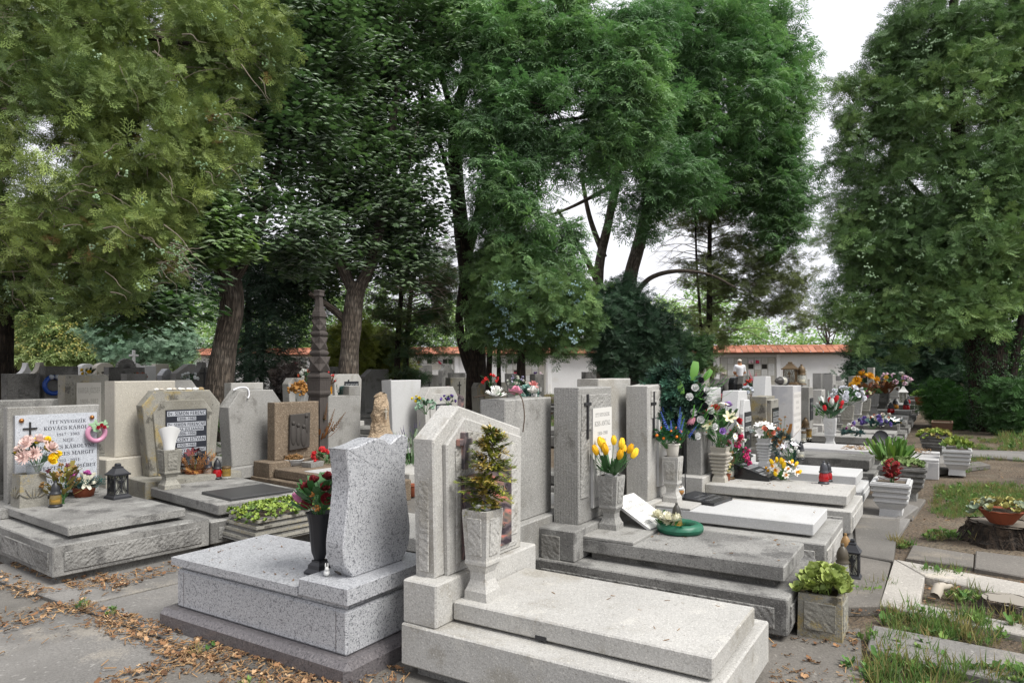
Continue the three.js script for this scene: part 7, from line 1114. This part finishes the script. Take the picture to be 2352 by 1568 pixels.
// 6: ash on twin trunks in the middle
{
  const t = tree('ash_tree', 'tall ash with twin dark trunks in the middle of the picture', 1094, 18, [[[[1096, 980, 18], [1095, 880, 18], [1092, 780, 18], [1078, 660, 18], [1060, 520, 18], [1048, 400, 18], [1046, 280, 18.2], [1080, 140, 18.4], [1110, -40, 18.6]], 0.28, 0.1], [[[1088, 870, 18], [1066, 810, 17.9], [1055, 740, 17.8], [1062, 650, 17.8]], 0.13, 0.09, 'trunk'], [[[1056, 500, 18], [1020, 360, 17.8], [990, 280, 17.6], [930, 120, 17.5], [880, 20, 17.4]], 0.07, 0.03], [[[1046, 290, 18.2], [1010, 160, 18.4], [960, 0, 18.6]], 0.09, 0.04], [[[1070, 600, 18], [1120, 420, 17.6], [1180, 300, 17.4], [1240, 190, 17.2], [1280, 40, 17.2]], 0.13, 0.05], [[[1180, 300, 17.4], [1270, 280, 17], [1370, 260, 16.8], [1440, 210, 16.8]], 0.07, 0.025], [[[1130, 430, 17.6], [1180, 540, 17.2], [1250, 560, 16.8]], 0.06, 0.02]], { bark: barkDark });
  crown(t, { lobes: [[1010, 90, 18, 100, 110], [1090, 210, 17.5, 120, 90], [990, 280, 18, 60, 50], [1200, 110, 17.2, 150, 120], [1330, 90, 17, 150, 110], [1270, 250, 16.6, 160, 100], [1150, 330, 17, 110, 80], [1110, 60, 18, 110, 90], [1190, 430, 16.5, 105, 80], [1245, 520, 16.5, 80, 75], [1270, 610, 16.5, 65, 60], [1290, 360, 17, 120, 70], [1120, 480, 17, 60, 60]], n: 4900, kinds: SPR.ash, shades: ashGreen, clump: 0.55, flatn: 0.75, per: 14, tilt: 0.5, thick: 0.6, holes: 0.37, seed: 11 });
  crown(t, { lobes: [[1430, 190, 16.6, 75, 100], [1460, 90, 16.8, 60, 70], [1430, 300, 16.8, 80, 60], [1500, 240, 17, 40, 60]], n: 1500, kinds: SPR.ash, shades: ashGreen, clump: 0.5, flatn: 0.75, per: 14, tilt: 0.5, holes: 0.24, seed: 12, name: 'crown' });
}
// 7: big ash further back
{
  const t = tree('ash_tree', 'broad ash with several pale limbs before the bright sky, right of centre', 1400, 24, [[[[1382, 940, 24], [1385, 860, 24], [1382, 760, 24], [1374, 660, 24], [1380, 590, 24], [1400, 500, 24], [1418, 400, 24], [1430, 260, 24]], 0.24, 0.1], [[[1378, 660, 24], [1350, 600, 23.8], [1310, 530, 23.6], [1280, 480, 23.4]], 0.12, 0.05], [[[1388, 590, 24], [1355, 500, 24], [1335, 400, 24]], 0.11, 0.06], [[[1432, 940, 24.2], [1436, 780, 24.2], [1444, 650, 24.2], [1470, 550, 24.2], [1500, 430, 24.4], [1540, 280, 24.6], [1600, 100, 25]], 0.3, 0.12, 'trunk'], [[[1450, 690, 24.2], [1490, 640, 24], [1550, 622, 23.8], [1630, 630, 23.8], [1690, 660, 23.6]], 0.1, 0.03], [[[1462, 590, 24.2], [1485, 500, 24], [1500, 380, 24]], 0.12, 0.06], [[[1420, 420, 24], [1300, 480, 23.4], [1240, 500, 23.2]], 0.09, 0.03], [[[1530, 300, 24.6], [1640, 240, 25], [1730, 160, 25.4]], 0.12, 0.04], [[[1510, 420, 24.4], [1620, 400, 24.6], [1740, 420, 25]], 0.12, 0.04]]);
  crown(t, { lobes: [[1590, 70, 24, 150, 110], [1710, 70, 25, 110, 95], [1790, 190, 25, 65, 105], [1660, 220, 24, 150, 110], [1770, 310, 25, 85, 80], [1570, 300, 23.6, 110, 90], [1690, 400, 25, 130, 80], [1800, 430, 25, 65, 85], [1560, 420, 22.6, 85, 60], [1460, 400, 22.6, 110, 60], [1790, 520, 25, 60, 50], [1480, 500, 22.8, 55, 40], [1560, 190, 24.4, 70, 80]], n: 6000, kinds: SPR.ash, shades: ashGreen, clump: 0.75, flatn: 0.75, per: 15, size: [1.0, 1.5], tilt: 0.5, thick: 0.7, holes: 0.33, seed: 14, twig: 0.016 });
}
// 8: juniper curtain under the ash, with blue berries
{
  const t = tree('juniper_tree', 'dark juniper with bluish berries below the middle ash', 1197, 16.5, [[[[1198, 960, 16.5], [1197, 860, 16.5], [1196, 780, 16.5], [1190, 640, 16.6]], 0.13, 0.05], [[[1122, 900, 17.2], [1126, 780, 17.2], [1135, 660, 17.2]], 0.08, 0.04], [[[1146, 900, 17.4], [1146, 780, 17.4], [1150, 680, 17.4]], 0.06, 0.03]], { bark: barkDark });
  crown(t, { lobes: [[1180, 600, 16.8, 80, 70], [1230, 690, 16.2, 115, 75], [1170, 740, 16.6, 85, 60], [1290, 740, 16.4, 70, 55], [1140, 640, 17.4, 55, 80], [1320, 690, 16.6, 45, 50], [1240, 770, 16.4, 60, 35]], n: 3000, kinds: SPR.thujaFar, shades: thujaGreen, mat: leafScale, clump: 0.42, flatn: 0.9, per: 13, tilt: 0.7, hang: 0.3, holes: 0.25, seed: 16, floor: 1.9 });
  const bp = []; for (let i = 0; i < 150; i++) bp.push([P(1230 + rr(-110, 110), 715 + rr(-70, 75), 15.6 + rr(-0.3, 0.6)), rr(0, 6), 0, 0, rr(1.2, 2), R()]); scatter(t, 'berries', cones, plain('#ffffff', 0.8), bp, shades('#6f8f8c', '#9ab5b8'));
}
// 9: thin, half-bare conifers left of the middle and right of it
{
  const bare = (t, x, y0, y1, D, n, len) => { const l = []; for (let i = 0; i < n; i++) { const y = y0 + (y1 - y0) * (i + R()) / n, s = R() < 0.5 ? -1 : 1, ln = len * rr(0.4, 1), a = P(x + rr(-3, 3), y, D).sub(t.position), dz = rr(-0.8, 0.8), b = a.clone().add(new THREE.Vector3(s * ln * 0.55, rr(0, 0.25) * ln, dz * 0.5)), c = a.clone().add(new THREE.Vector3(s * ln, rr(-0.3, 0.15) * ln, dz)); l.push(tube([a, b, c], 0.022, 0.006, 4, 6)); for (let k = 0; k < 5; k++) { const q = b.clone().lerp(c, R()); l.push(tube([q, q.clone().add(new THREE.Vector3(s * rr(0.1, 0.6), rr(-0.4, 0.3), rr(-0.3, 0.3)))], 0.008, 0.003, 3, 1)); } } part('bare_twigs', merge(l), deadWood, t, 'stuff'); };
  const t = tree('conifer_tree', 'thin half-bare conifer on two slim trunks before the niche wall', 1630, 26, [[[[1632, 930, 26], [1630, 760, 26], [1630, 560, 26], [1636, 360, 26]], 0.14, 0.05], [[[1612, 930, 26], [1610, 760, 26], [1600, 600, 26], [1596, 440, 26]], 0.07, 0.03]], { bark: barkDark });
  bare(t, 1632, 800, 420, 26, 70, 2.6);
  crown(t, { lobes: [[1640, 400, 26, 80, 60], [1600, 480, 26, 90, 50], [1700, 500, 26, 110, 60], [1740, 590, 26, 100, 60], [1640, 620, 26, 90, 60], [1720, 680, 26, 110, 55], [1620, 760, 26, 70, 50], [1800, 640, 25.6, 70, 55], [1830, 720, 26, 50, 45], [1600, 840, 25, 40, 30]], n: 1500, kinds: SPR.thujaFar, shades: olive, mat: leafScale, clump: 0.6, flatn: 0.5, per: 10, size: [0.9, 1.5], tilt: 0.6, holes: 0.3, seed: 18, twig: 0.01, core: 0.2 });
  const u = tree('conifer_tree', 'thin half-bare conifer with slim dark stems left of the twin trunks', 915, 20, [[[[912, 930, 20], [914, 780, 20], [925, 640, 20], [940, 460, 20]], 0.1, 0.04], [[[932, 940, 20.4], [934, 800, 20.4], [950, 640, 20.4], [985, 520, 20.4]], 0.1, 0.04]], { bark: barkDark });
  bare(u, 940, 760, 520, 20, 55, 1.7);
  crown(u, { lobes: [[900, 700, 20, 70, 50], [980, 720, 20, 70, 60], [930, 790, 20, 80, 40], [1010, 640, 20.4, 50, 80], [960, 600, 20.6, 60, 60], [1020, 780, 20.5, 50, 40], [945, 860, 20, 30, 35]], n: 1100, kinds: SPR.thujaFar, shades: firDark.concat(olive), mat: leafScale, clump: 0.5, flatn: 0.5, per: 10, tilt: 0.6, holes: 0.34, seed: 19, twig: 0.008, core: 0.2 });
  const w = tree('yew_tree', 'dark bushy yews at the feet of the broad ash', 1440, 22.5, [[[[1392, 930, 22.5], [1390, 800, 22.5], [1395, 720, 22.5]], 0.14, 0.05], [[[1500, 930, 22.5], [1500, 800, 22.5]], 0.1, 0.05]], { bark: barkDark });
  crown(w, { lobes: [[1400, 750, 22.2, 45, 65], [1450, 740, 22.6, 60, 60], [1510, 775, 22.6, 55, 55], [1410, 815, 22, 40, 45], [1490, 835, 22.2, 60, 35], [1430, 690, 23, 45, 45]], n: 2000, kinds: SPR.thujaFar, shades: firDark, mat: leafScale, clump: 0.5, flatn: 0.8, per: 12, tilt: 0.6, holes: 0.2, seed: 20, size: [0.9, 1.4] });
}
// 10: huge thuja on the right
{
  const t = tree('thuja_tree', 'huge many-stemmed thuja filling the right side above the path', 2275, 17.6, [[[[2268, 985, 17.6], [2258, 900, 17.6], [2240, 780, 17.6], [2235, 640, 17.7], [2200, 300, 17.8], [2190, 0, 18]], 0.3, 0.1], [[[2290, 985, 17.6], [2285, 880, 17.5], [2290, 740, 17.5], [2300, 560, 17.6], [2320, 200, 17.8], [2330, -60, 18]], 0.28, 0.1, 'trunk'], [[[2300, 975, 17.4], [2325, 860, 17.3], [2345, 740, 17.3], [2380, 600, 17.4]], 0.12, 0.07, 'trunk'], [[[2236, 640, 17.7], [2140, 480, 17.8], [2050, 380, 18], [1960, 300, 18]], 0.1, 0.03], [[[2240, 760, 17.6], [2160, 700, 17.6], [2060, 680, 17.8], [1960, 690, 18]], 0.09, 0.03], [[[2210, 400, 17.8], [2130, 250, 17.8], [2050, 130, 18]], 0.09, 0.03]], { bark: barkDark });
  crown(t, { lobes: [[2060, 150, 18, 80, 80], [1965, 240, 18, 70, 70], [2130, 60, 18, 110, 90], [2270, 60, 17.6, 130, 110], [2090, 290, 18, 110, 90], [2220, 210, 17.4, 140, 110], [2000, 370, 18, 85, 70], [2150, 420, 17.6, 130, 100], [2300, 380, 17.2, 120, 120], [1980, 520, 18, 80, 80], [2090, 580, 17.6, 120, 100], [2250, 560, 17, 130, 100], [2000, 680, 18, 100, 75], [2140, 710, 17.2, 120, 70], [2330, 640, 17, 70, 90], [2040, 780, 17.6, 80, 40], [2400, 480, 17.4, 120, 200], [2400, 150, 17.6, 140, 180], [2250, 700, 16.8, 90, 50]], n: 12000, kinds: SPR.thujaFar, shades: thujaGreen, mat: leafScale, clump: 0.5, flatn: 0.75, per: 14, size: [0.85, 1.4], tilt: 0.7, hang: 0.25, holes: 0.41, thick: 0.6, seed: 22, twig: 0.01, floor: 1.9, name: 'foliage', core: 0.35 });
  const cp = []; for (let i = 0; i < 300; i++) cp.push([P(rr(1960, 2352), rr(60, 780), 16.4 + rr(-0.3, 1.4)), rr(0, 6), 0, 0, rr(1.2, 2), R()]); scatter(t, 'cones', cones, plain('#ffffff', 0.8), cp.filter(([p]) => noise3(p.x, p.y, p.z) > 0.45), shades('#6d8a62', '#93ab88'));
  const iv = []; for (let i = 0; i < 700; i++) { const s = pick([[2262, 985, 2238, 700], [2288, 985, 2292, 700], [2312, 960, 2345, 740]]), u = R(), x = s[0] + (s[2] - s[0]) * u, a = rr(0, 6.28), p = P(x, s[1] + (s[3] - s[1]) * u, 17.5); p.x += Math.cos(a) * 0.3; p.z += Math.sin(a) * 0.3; iv.push([p, rr(0, 6), rr(0.6, 1.4), rr(-0.4, 0.4), rr(0.5, 0.9), R()]); } scatter(t, 'ivy', SPR.small[0], leafThin, iv, shades('#22401c', '#355a24'));
  const d = tree('thuja_tree', 'shaded thuja behind the far end of the path row', 2120, 27, [[[[2122, 960, 27], [2120, 800, 27], [2118, 560, 27]], 0.2, 0.08]], { bark: barkDark });
  crown(d, { lobes: [[2080, 740, 27, 90, 80], [2180, 760, 27, 90, 90], [2010, 800, 26, 50, 70], [2120, 850, 27, 110, 50], [2200, 860, 26.5, 70, 50], [2060, 600, 27.5, 110, 110], [1985, 870, 25, 30, 40]], n: 3200, kinds: SPR.thujaFar, shades: firDark, mat: leafScale, clump: 0.6, flatn: 0.8, per: 12, size: [1.1, 1.6], holes: 0.15, seed: 24 });
}
// 11: smaller trees and shrubs of the background
{
  const j = tree('juniper_tree', 'dome-shaped blue-green juniper on a short stem, far left', 315, 24, [[[[318, 950, 24], [315, 840, 24], [312, 780, 24]], 0.16, 0.06]], { bark: barkDark });
  crown(j, { lobes: [[315, 765, 24, 95, 45], [265, 770, 24, 50, 45], [370, 780, 24, 65, 42], [320, 800, 23.6, 90, 28], [410, 790, 24, 30, 32]], n: 2300, kinds: SPR.thujaFar, shades: shades('#56785e', '#82a284', '#a8bda6'), mat: leafScale, clump: 0.4, flatn: 0.9, per: 12, tilt: 0.8, holes: 0.15, seed: 26, size: [0.8, 1.2] });
  const l = tree('locust_tree', 'pale locust tree with yellowish blossom at the far left', 36, 27, [[[[34, 960, 27], [36, 850, 27], [42, 800, 27], [80, 740, 27]], 0.35, 0.12], [[[38, 830, 27], [20, 780, 27], [0, 720, 27]], 0.2, 0.08]], { bark: barkDark });
  crown(l, { lobes: [[100, 735, 27, 95, 45], [180, 760, 27.4, 70, 55], [40, 750, 27, 70, 50], [130, 800, 27, 80, 40], [215, 810, 27.6, 50, 35]], n: 1900, kinds: SPR.ash, shades: shades('#7d9a5a', '#9db46c', '#c2c680'), clump: 0.7, per: 12, holes: 0.2, seed: 27, size: [1.1, 1.7] });
  const bp = []; for (let i = 0; i < 260; i++) bp.push([P(rr(20, 240), rr(700, 810), 26 + rr(-0.6, 0.8)), rr(0, 6), 0, 0, rr(1, 1.6), R()]); scatter(l, 'blossom', sprigLeaf(7, 0.07), leafThin, bp, shades('#b8b257', '#d1c874'));
  const shrubs = [
    ['thuja_shrub', 'yellow-green thuja between the second trunk and the niche wall', 798, 21, [[795, 800, 21, 48, 55], [820, 760, 21, 35, 35], [770, 840, 21, 35, 30]], 1100, SPR.thujaFar, shades('#5f6f2a', '#85923a', '#a3a84c')],
    ['thuja_shrub', 'yellow-green thuja just right of the second trunk', 870, 22, [[865, 810, 22, 55, 50], [900, 830, 22, 40, 35]], 900, SPR.thujaFar, shades('#5f6f2a', '#7d8a36', '#989c48')],
    ['plum_shrub', 'purple-leaved shrub before the left part of the niche wall', 428, 34, [[425, 795, 34, 18, 40]], 260, SPR.small, shades('#3a2430', '#553646')],
    ['shrub', 'light green shrub left of the purple-leaved shrub', 400, 32, [[405, 815, 32, 38, 35]], 380, SPR.small, shades('#5f8238', '#86a04a')],
    ['hedge_shrub', 'light green feathery hedge behind the stepped headstones', 140, 30, [[100, 840, 30, 80, 22], [210, 835, 30, 60, 26], [260, 850, 29, 50, 18]], 800, SPR.thujaFar, shades('#4f7330', '#77994a')],
    ['thuja_shrub', 'feathery green thuja growing below the niche wall right of centre', 1560, 24.5, [[1565, 850, 24.5, 45, 40], [1600, 810, 24.8, 30, 40]], 500, SPR.thujaFar, shades('#33552f', '#4f733c')],
    ['thuja_shrub', 'bright dark-green thuja bush under the huge thuja on the right', 2165, 19, [[2165, 925, 19, 32, 42], [2205, 950, 18.4, 26, 30]], 560, SPR.thujaFar, shades('#24491c', '#3a6a26', '#4f7f30')],
    ['thuja_shrub', 'young green thuja at the foot of the right-hand trunks', 2318, 16.4, [[2318, 930, 16.4, 32, 60], [2345, 965, 16.2, 25, 30]], 560, SPR.thujaFar, shades('#2a4f20', '#44702c')],
    ['shrub', 'bright green clipped hedge glimpsed right of the huge thuja stems', 2345, 24, [[2345, 880, 24, 35, 35], [2390, 890, 24, 50, 35]], 420, SPR.small, shades('#4f7f30', '#7aa545')],
    ['rose_shrub', 'dark rose shrub with tiny red blooms at the wall end', 1970, 26, [[1975, 850, 26, 24, 36]], 340, SPR.small, shades('#1f3a1c', '#34552a')],
    ['yew_shrub', 'dark small yew beside the left headstones under the spruce', 690, 15.5, [[672, 880, 15.5, 26, 26]], 260, SPR.thujaFar, shades('#2c2220', '#3f342c')],
  ];
  for (const [name, label, px, D, lobes, n, kinds, sh] of shrubs) { const t = tree(name, label, px, D, [[[[px, 850 + 1600 * 1.3 / D, D], [px, lobes[0][1], D]], 0.05, 0.02]], { category: 'shrub', bark: barkDark }); crown(t, { lobes, n, kinds, shades: sh, mat: leafScale, clump: 0.3, flatn: 0.9, per: 10, holes: 0.05, twig: 0, size: [0.8, 1.2], floor: 0.1 }); }
  const dead = tree('bare_tree', 'leafless grey branches against the sky behind the wall end', 1905, 44, [[[[1905, 850, 44], [1900, 780, 44], [1890, 720, 44]], 0.12, 0.03], ...Array.from({ length: 14 }, (_, i) => [[[1902 + rr(-6, 6), 800 - i * 4, 44], [1902 + rr(-40, 40), 750, 44 + rr(-1, 1)], [1902 + rr(-70, 60), rr(690, 730), 44]], 0.04, 0.008])]);
}
// a far wood behind the wall
{
  const w = thing('far_wood', 'hazy light green woodland far behind the white niche wall', 'woodland', new THREE.Vector3(0, 0, -50)); w.userData.kind = 'stuff';
  const lobes = []; for (let px = -260; px < 2650; px += 62) { const D = rr(46, 60), top = px > 1780 && px < 1930 ? 770 : px > 1240 && px < 1300 ? 700 : rr(640, 730); lobes.push([px + rr(-20, 20), (top + 850) / 2, D, rr(50, 80), (860 - top) / 2]); }
  crown(w, { lobes, n: 6500, kinds: SPR.far, shades: farWood, clump: 1.5, flatn: 0.8, per: 14, size: [0.9, 1.6], holes: 0.1, seed: 30, twig: 0, name: 'leaf_mass' });
}
// ================= leaf litter, grass and weeds =================
{
  const leaf = (() => { const g = new THREE.PlaneGeometry(1, 0.62, 4, 2), p = g.attributes.position; for (let i = 0; i < p.count; i++) { const x = p.getX(i), y = p.getY(i); p.setXYZ(i, x, y * (1 - 1.5 * x * x), 0.5 * x * x + 0.9 * y * y + 0.1 * Math.sin(x * 9 + y * 5)); } g.rotateX(-Math.PI / 2); g.computeVertexNormals(); return g; })();
  const bit = new THREE.BoxGeometry(1, 0.08, 0.1), litterT = new THREE.Group(), A = [], B = [], C = [];
  const drop = (X, Z, y, list, s) => { const p = L(X, 0, Z); p.y = y ?? Math.max(0.008, groundAt(p.x, p.z) + 0.01); list.push([p, rr(0, 6.28), rr(-0.5, 0.5), rr(-0.5, 0.5), s, R()]); };
  const bed = (n, x0, x1, z0, z1, dens = 0.5) => { for (let i = 0; i < n * 0.5; i++) { const X = rr(x0, x1), Z = rr(z0, z1); if (noise3(X * 3, 1, Z * 3) * 0.6 + noise3(X * 11, 4, Z * 11) * 0.4 < 1 - dens * 0.9) continue; R() < 0.16 ? drop(X, Z, undefined, A, rr(0.018, 0.042)) : R() < 0.5 ? drop(X, Z, undefined, B, rr(0.015, 0.06)) : drop(X, Z, undefined, C, rr(0.007, 0.018)); } };
  bed(2600, -4.4, -2.1, -2.42, -2.14, 0.75); bed(1800, -3.5, -2.0, -2.2, -1.75, 0.6); bed(900, -2.75, -2.25, -2.7, -2.2, 0.8);
  bed(2600, -6.4, -2.2, -2.4, -2.2, 0.6); bed(1100, -4.95, -4.6, -2.4, -1.2, 0.6); bed(900, -3.5, -3.3, -2.3, -1.5, 0.6); bed(900, -5.2, -4.9, -3.6, -2.4, 0.7);
  bed(2600, -5.3, -4.1, -4.4, -2.5, 0.4); bed(1500, -4.3, -2.6, -3.9, -3.3, 0.5); bed(1200, -6.2, -4.8, -2.8, -2.5, 0.6); bed(1400, -6.3, -2.1, -2.2, -1.2, 0.32);
  bed(1600, -0.75, -0.2, -5.2, -3.2, 0.5); bed(3600, -0.3, 2.2, -10, -3, 0.45); bed(2500, -0.2, 4, -18, -9, 0.4); bed(800, -2.6, -0.8, -4.2, -3.7, 0.6); bed(600, -2.6, -0.8, -5.6, -5.2, 0.5); bed(2000, -5.2, -2.6, -9, -4.4, 0.4);
  for (let i = 0; i < 13; i++) drop(rr(-2.0, -0.85), rr(-3.45, -2.85), 0.363, B, rr(0.006, 0.035));
  for (let i = 0; i < 60; i++) drop(rr(-1.9, -0.85), pick([-4.6, -6.0, -7.4]) + rr(-0.28, 0.28), 0.38, R() < 0.5 ? B : C, rr(0.008, 0.03));
  for (let i = 0; i < 300; i++) drop(rr(-1.4, -0.2), rr(-12.6, -11.9), 0.295, B, rr(0.03, 0.08));
  for (let i = 0; i < 40; i++) drop(rr(-3.9, -2.9), rr(-3.05, -2.5), 0.4, R() < 0.5 ? C : B, rr(0.006, 0.02));
  litterT.name = 'leaf_litter'; tag(litterT, 'dry brown leaves and twigs scattered over paving and soil', 'leaf litter'); litterT.userData.kind = 'stuff'; scene.add(litterT);
  const dry = shades('#4a3524', '#75543a', '#95704e', '#b59a78');
  scatter(litterT, 'dry_leaves', leaf, plain('#ffffff', 0.95, { side: THREE.DoubleSide }), A, dry); scatter(litterT, 'dry_twigs', bit, plain('#ffffff', 0.95), B, shades('#5a4630', '#86694a', '#a98a62')); scatter(litterT, 'leaf_crumbs', leaf, plain('#ffffff', 0.95, { side: THREE.DoubleSide }), C, shades('#3a2a1c', '#6a5038', '#8a7458'));
  // grass
  const tuft = bunch(Array.from({ length: 14 }, (_, i) => { const g = quadLeaf(rr(0.06, 0.13), 0.006), b = rr(0.5, 1.4); g.rotateX(-b); g.translate(0, 0, rr(0, 0.02)); return g.rotateY(i * 2.4 + rr(-0.4, 0.4)).translate(rr(-0.04, 0.04), 0, rr(-0.04, 0.04)); }));
  const broad = bunch(Array.from({ length: 9 }, (_, i) => { const g = leafGeo.broad.clone(), s = rr(0.03, 0.06); g.scale(s, s, s); g.deleteAttribute('uv'); g.rotateX(-rr(0.2, 0.9)); g.rotateY(i * 2.4); return g.toNonIndexed().translate(0, rr(0, 0.05), 0); }));
  const T = [], W = [];
  const inFlag = (X, Z) => { const p = L(X, 0, Z), D = -p.z, px = p.x / D * 1600 + 1176, py = 850 + EYE * 1600 / D; return [...flags.map((f) => f.slice(0, 4)), [[2054, 1283], [2020, 1386], [2112, 1384], [2124, 1322]], [[2056, 1283], [2125, 1321], [2420, 1390], [2420, 1350]], [[2020, 1387], [2420, 1472], [2420, 1446], [2112, 1384]]].some((q) => { let s = 0; for (let i = 0; i < 4; i++) { const [a, b] = q[i], [c, d] = q[(i + 1) % 4]; if ((c - a) * (py - b) - (d - b) * (px - a) > 0) s++; } return s === 0 || s === 4; }); };
  const grow = (n, x0, x1, z0, z1, dens, s) => { for (let i = 0; i < n; i++) { const X = rr(x0, x1), Z = rr(z0, z1); if (noise3(X * 1.1 + 5, 2, Z * 1.1) * 0.7 + noise3(X * 4, 3, Z * 4) * 0.3 < 1 - dens || inFlag(X, Z)) continue; const p = L(X, 0, Z); p.y = groundAt(p.x, p.z) - 0.005; (R() < 0.78 ? T : W).push([p, rr(0, 6.28), rr(-0.15, 0.15), rr(-0.15, 0.15), s * rr(0.6, 1.3), R()]); } };
  grow(8500, -0.15, 2.6, -11, -3, 0.47, 0.62); grow(9000, 0.1, 6, -19, -9, 0.55, 0.8); grow(2600, 1, 9, -26, -15, 0.72, 1.6); grow(240, -0.32, 0.1, -5.2, -3.3, 0.7, 1.1); grow(3000, -22, -9, -30, -12, 0.5, 2);
  for (const [px, py, n, r] of [[245, 1408, 5, 0.05], [455, 1490, 6, 0.06], [575, 1575, 5, 0.06], [190, 1395, 4, 0.05], [2060, 1480, 26, 0.12], [2120, 1520, 26, 0.14], [2010, 1540, 24, 0.1], [1995, 1360, 22, 0.07], [2030, 1345, 10, 0.05], [2165, 1320, 30, 0.1], [2230, 1375, 30, 0.1], [2300, 1440, 22, 0.14], [2080, 1250, 18, 0.06], [2160, 1235, 30, 0.09], [2250, 1240, 18, 0.08], [2330, 1235, 16, 0.06], [2320, 1560, 30, 0.1], [2170, 1445, 40, 0.2]]) for (let i = 0; i < n; i++) { const p = floorPt(px, py, 0); p.x += rr(-r, r) * 1.3; p.z += rr(-r, r); p.y = px < 900 ? 0 : groundAt(p.x, p.z) + 0.005; (R() < 0.5 ? T : W).push([p, rr(0, 6.28), rr(-0.2, 0.2), rr(-0.2, 0.2), px < 900 ? rr(0.3, 0.65) : rr(0.5, 1.2), R()]); }
  const gt = new THREE.Group(); gt.name = 'grass'; tag(gt, 'patchy green and dry grass and weeds beside the path and in joints', 'grass'); gt.userData.kind = 'stuff'; scene.add(gt);
  scatter(gt, 'grass_blades', tuft, leafMatOf(0.25), T, shades('#8f8252', '#87814a', '#65803a', '#557a30', '#77924a')); scatter(gt, 'weed_leaves', broad, leafMatOf(0.25), W, shades('#3f6628', '#557a34', '#7a9448'));
}
renderer.render(scene, camera);
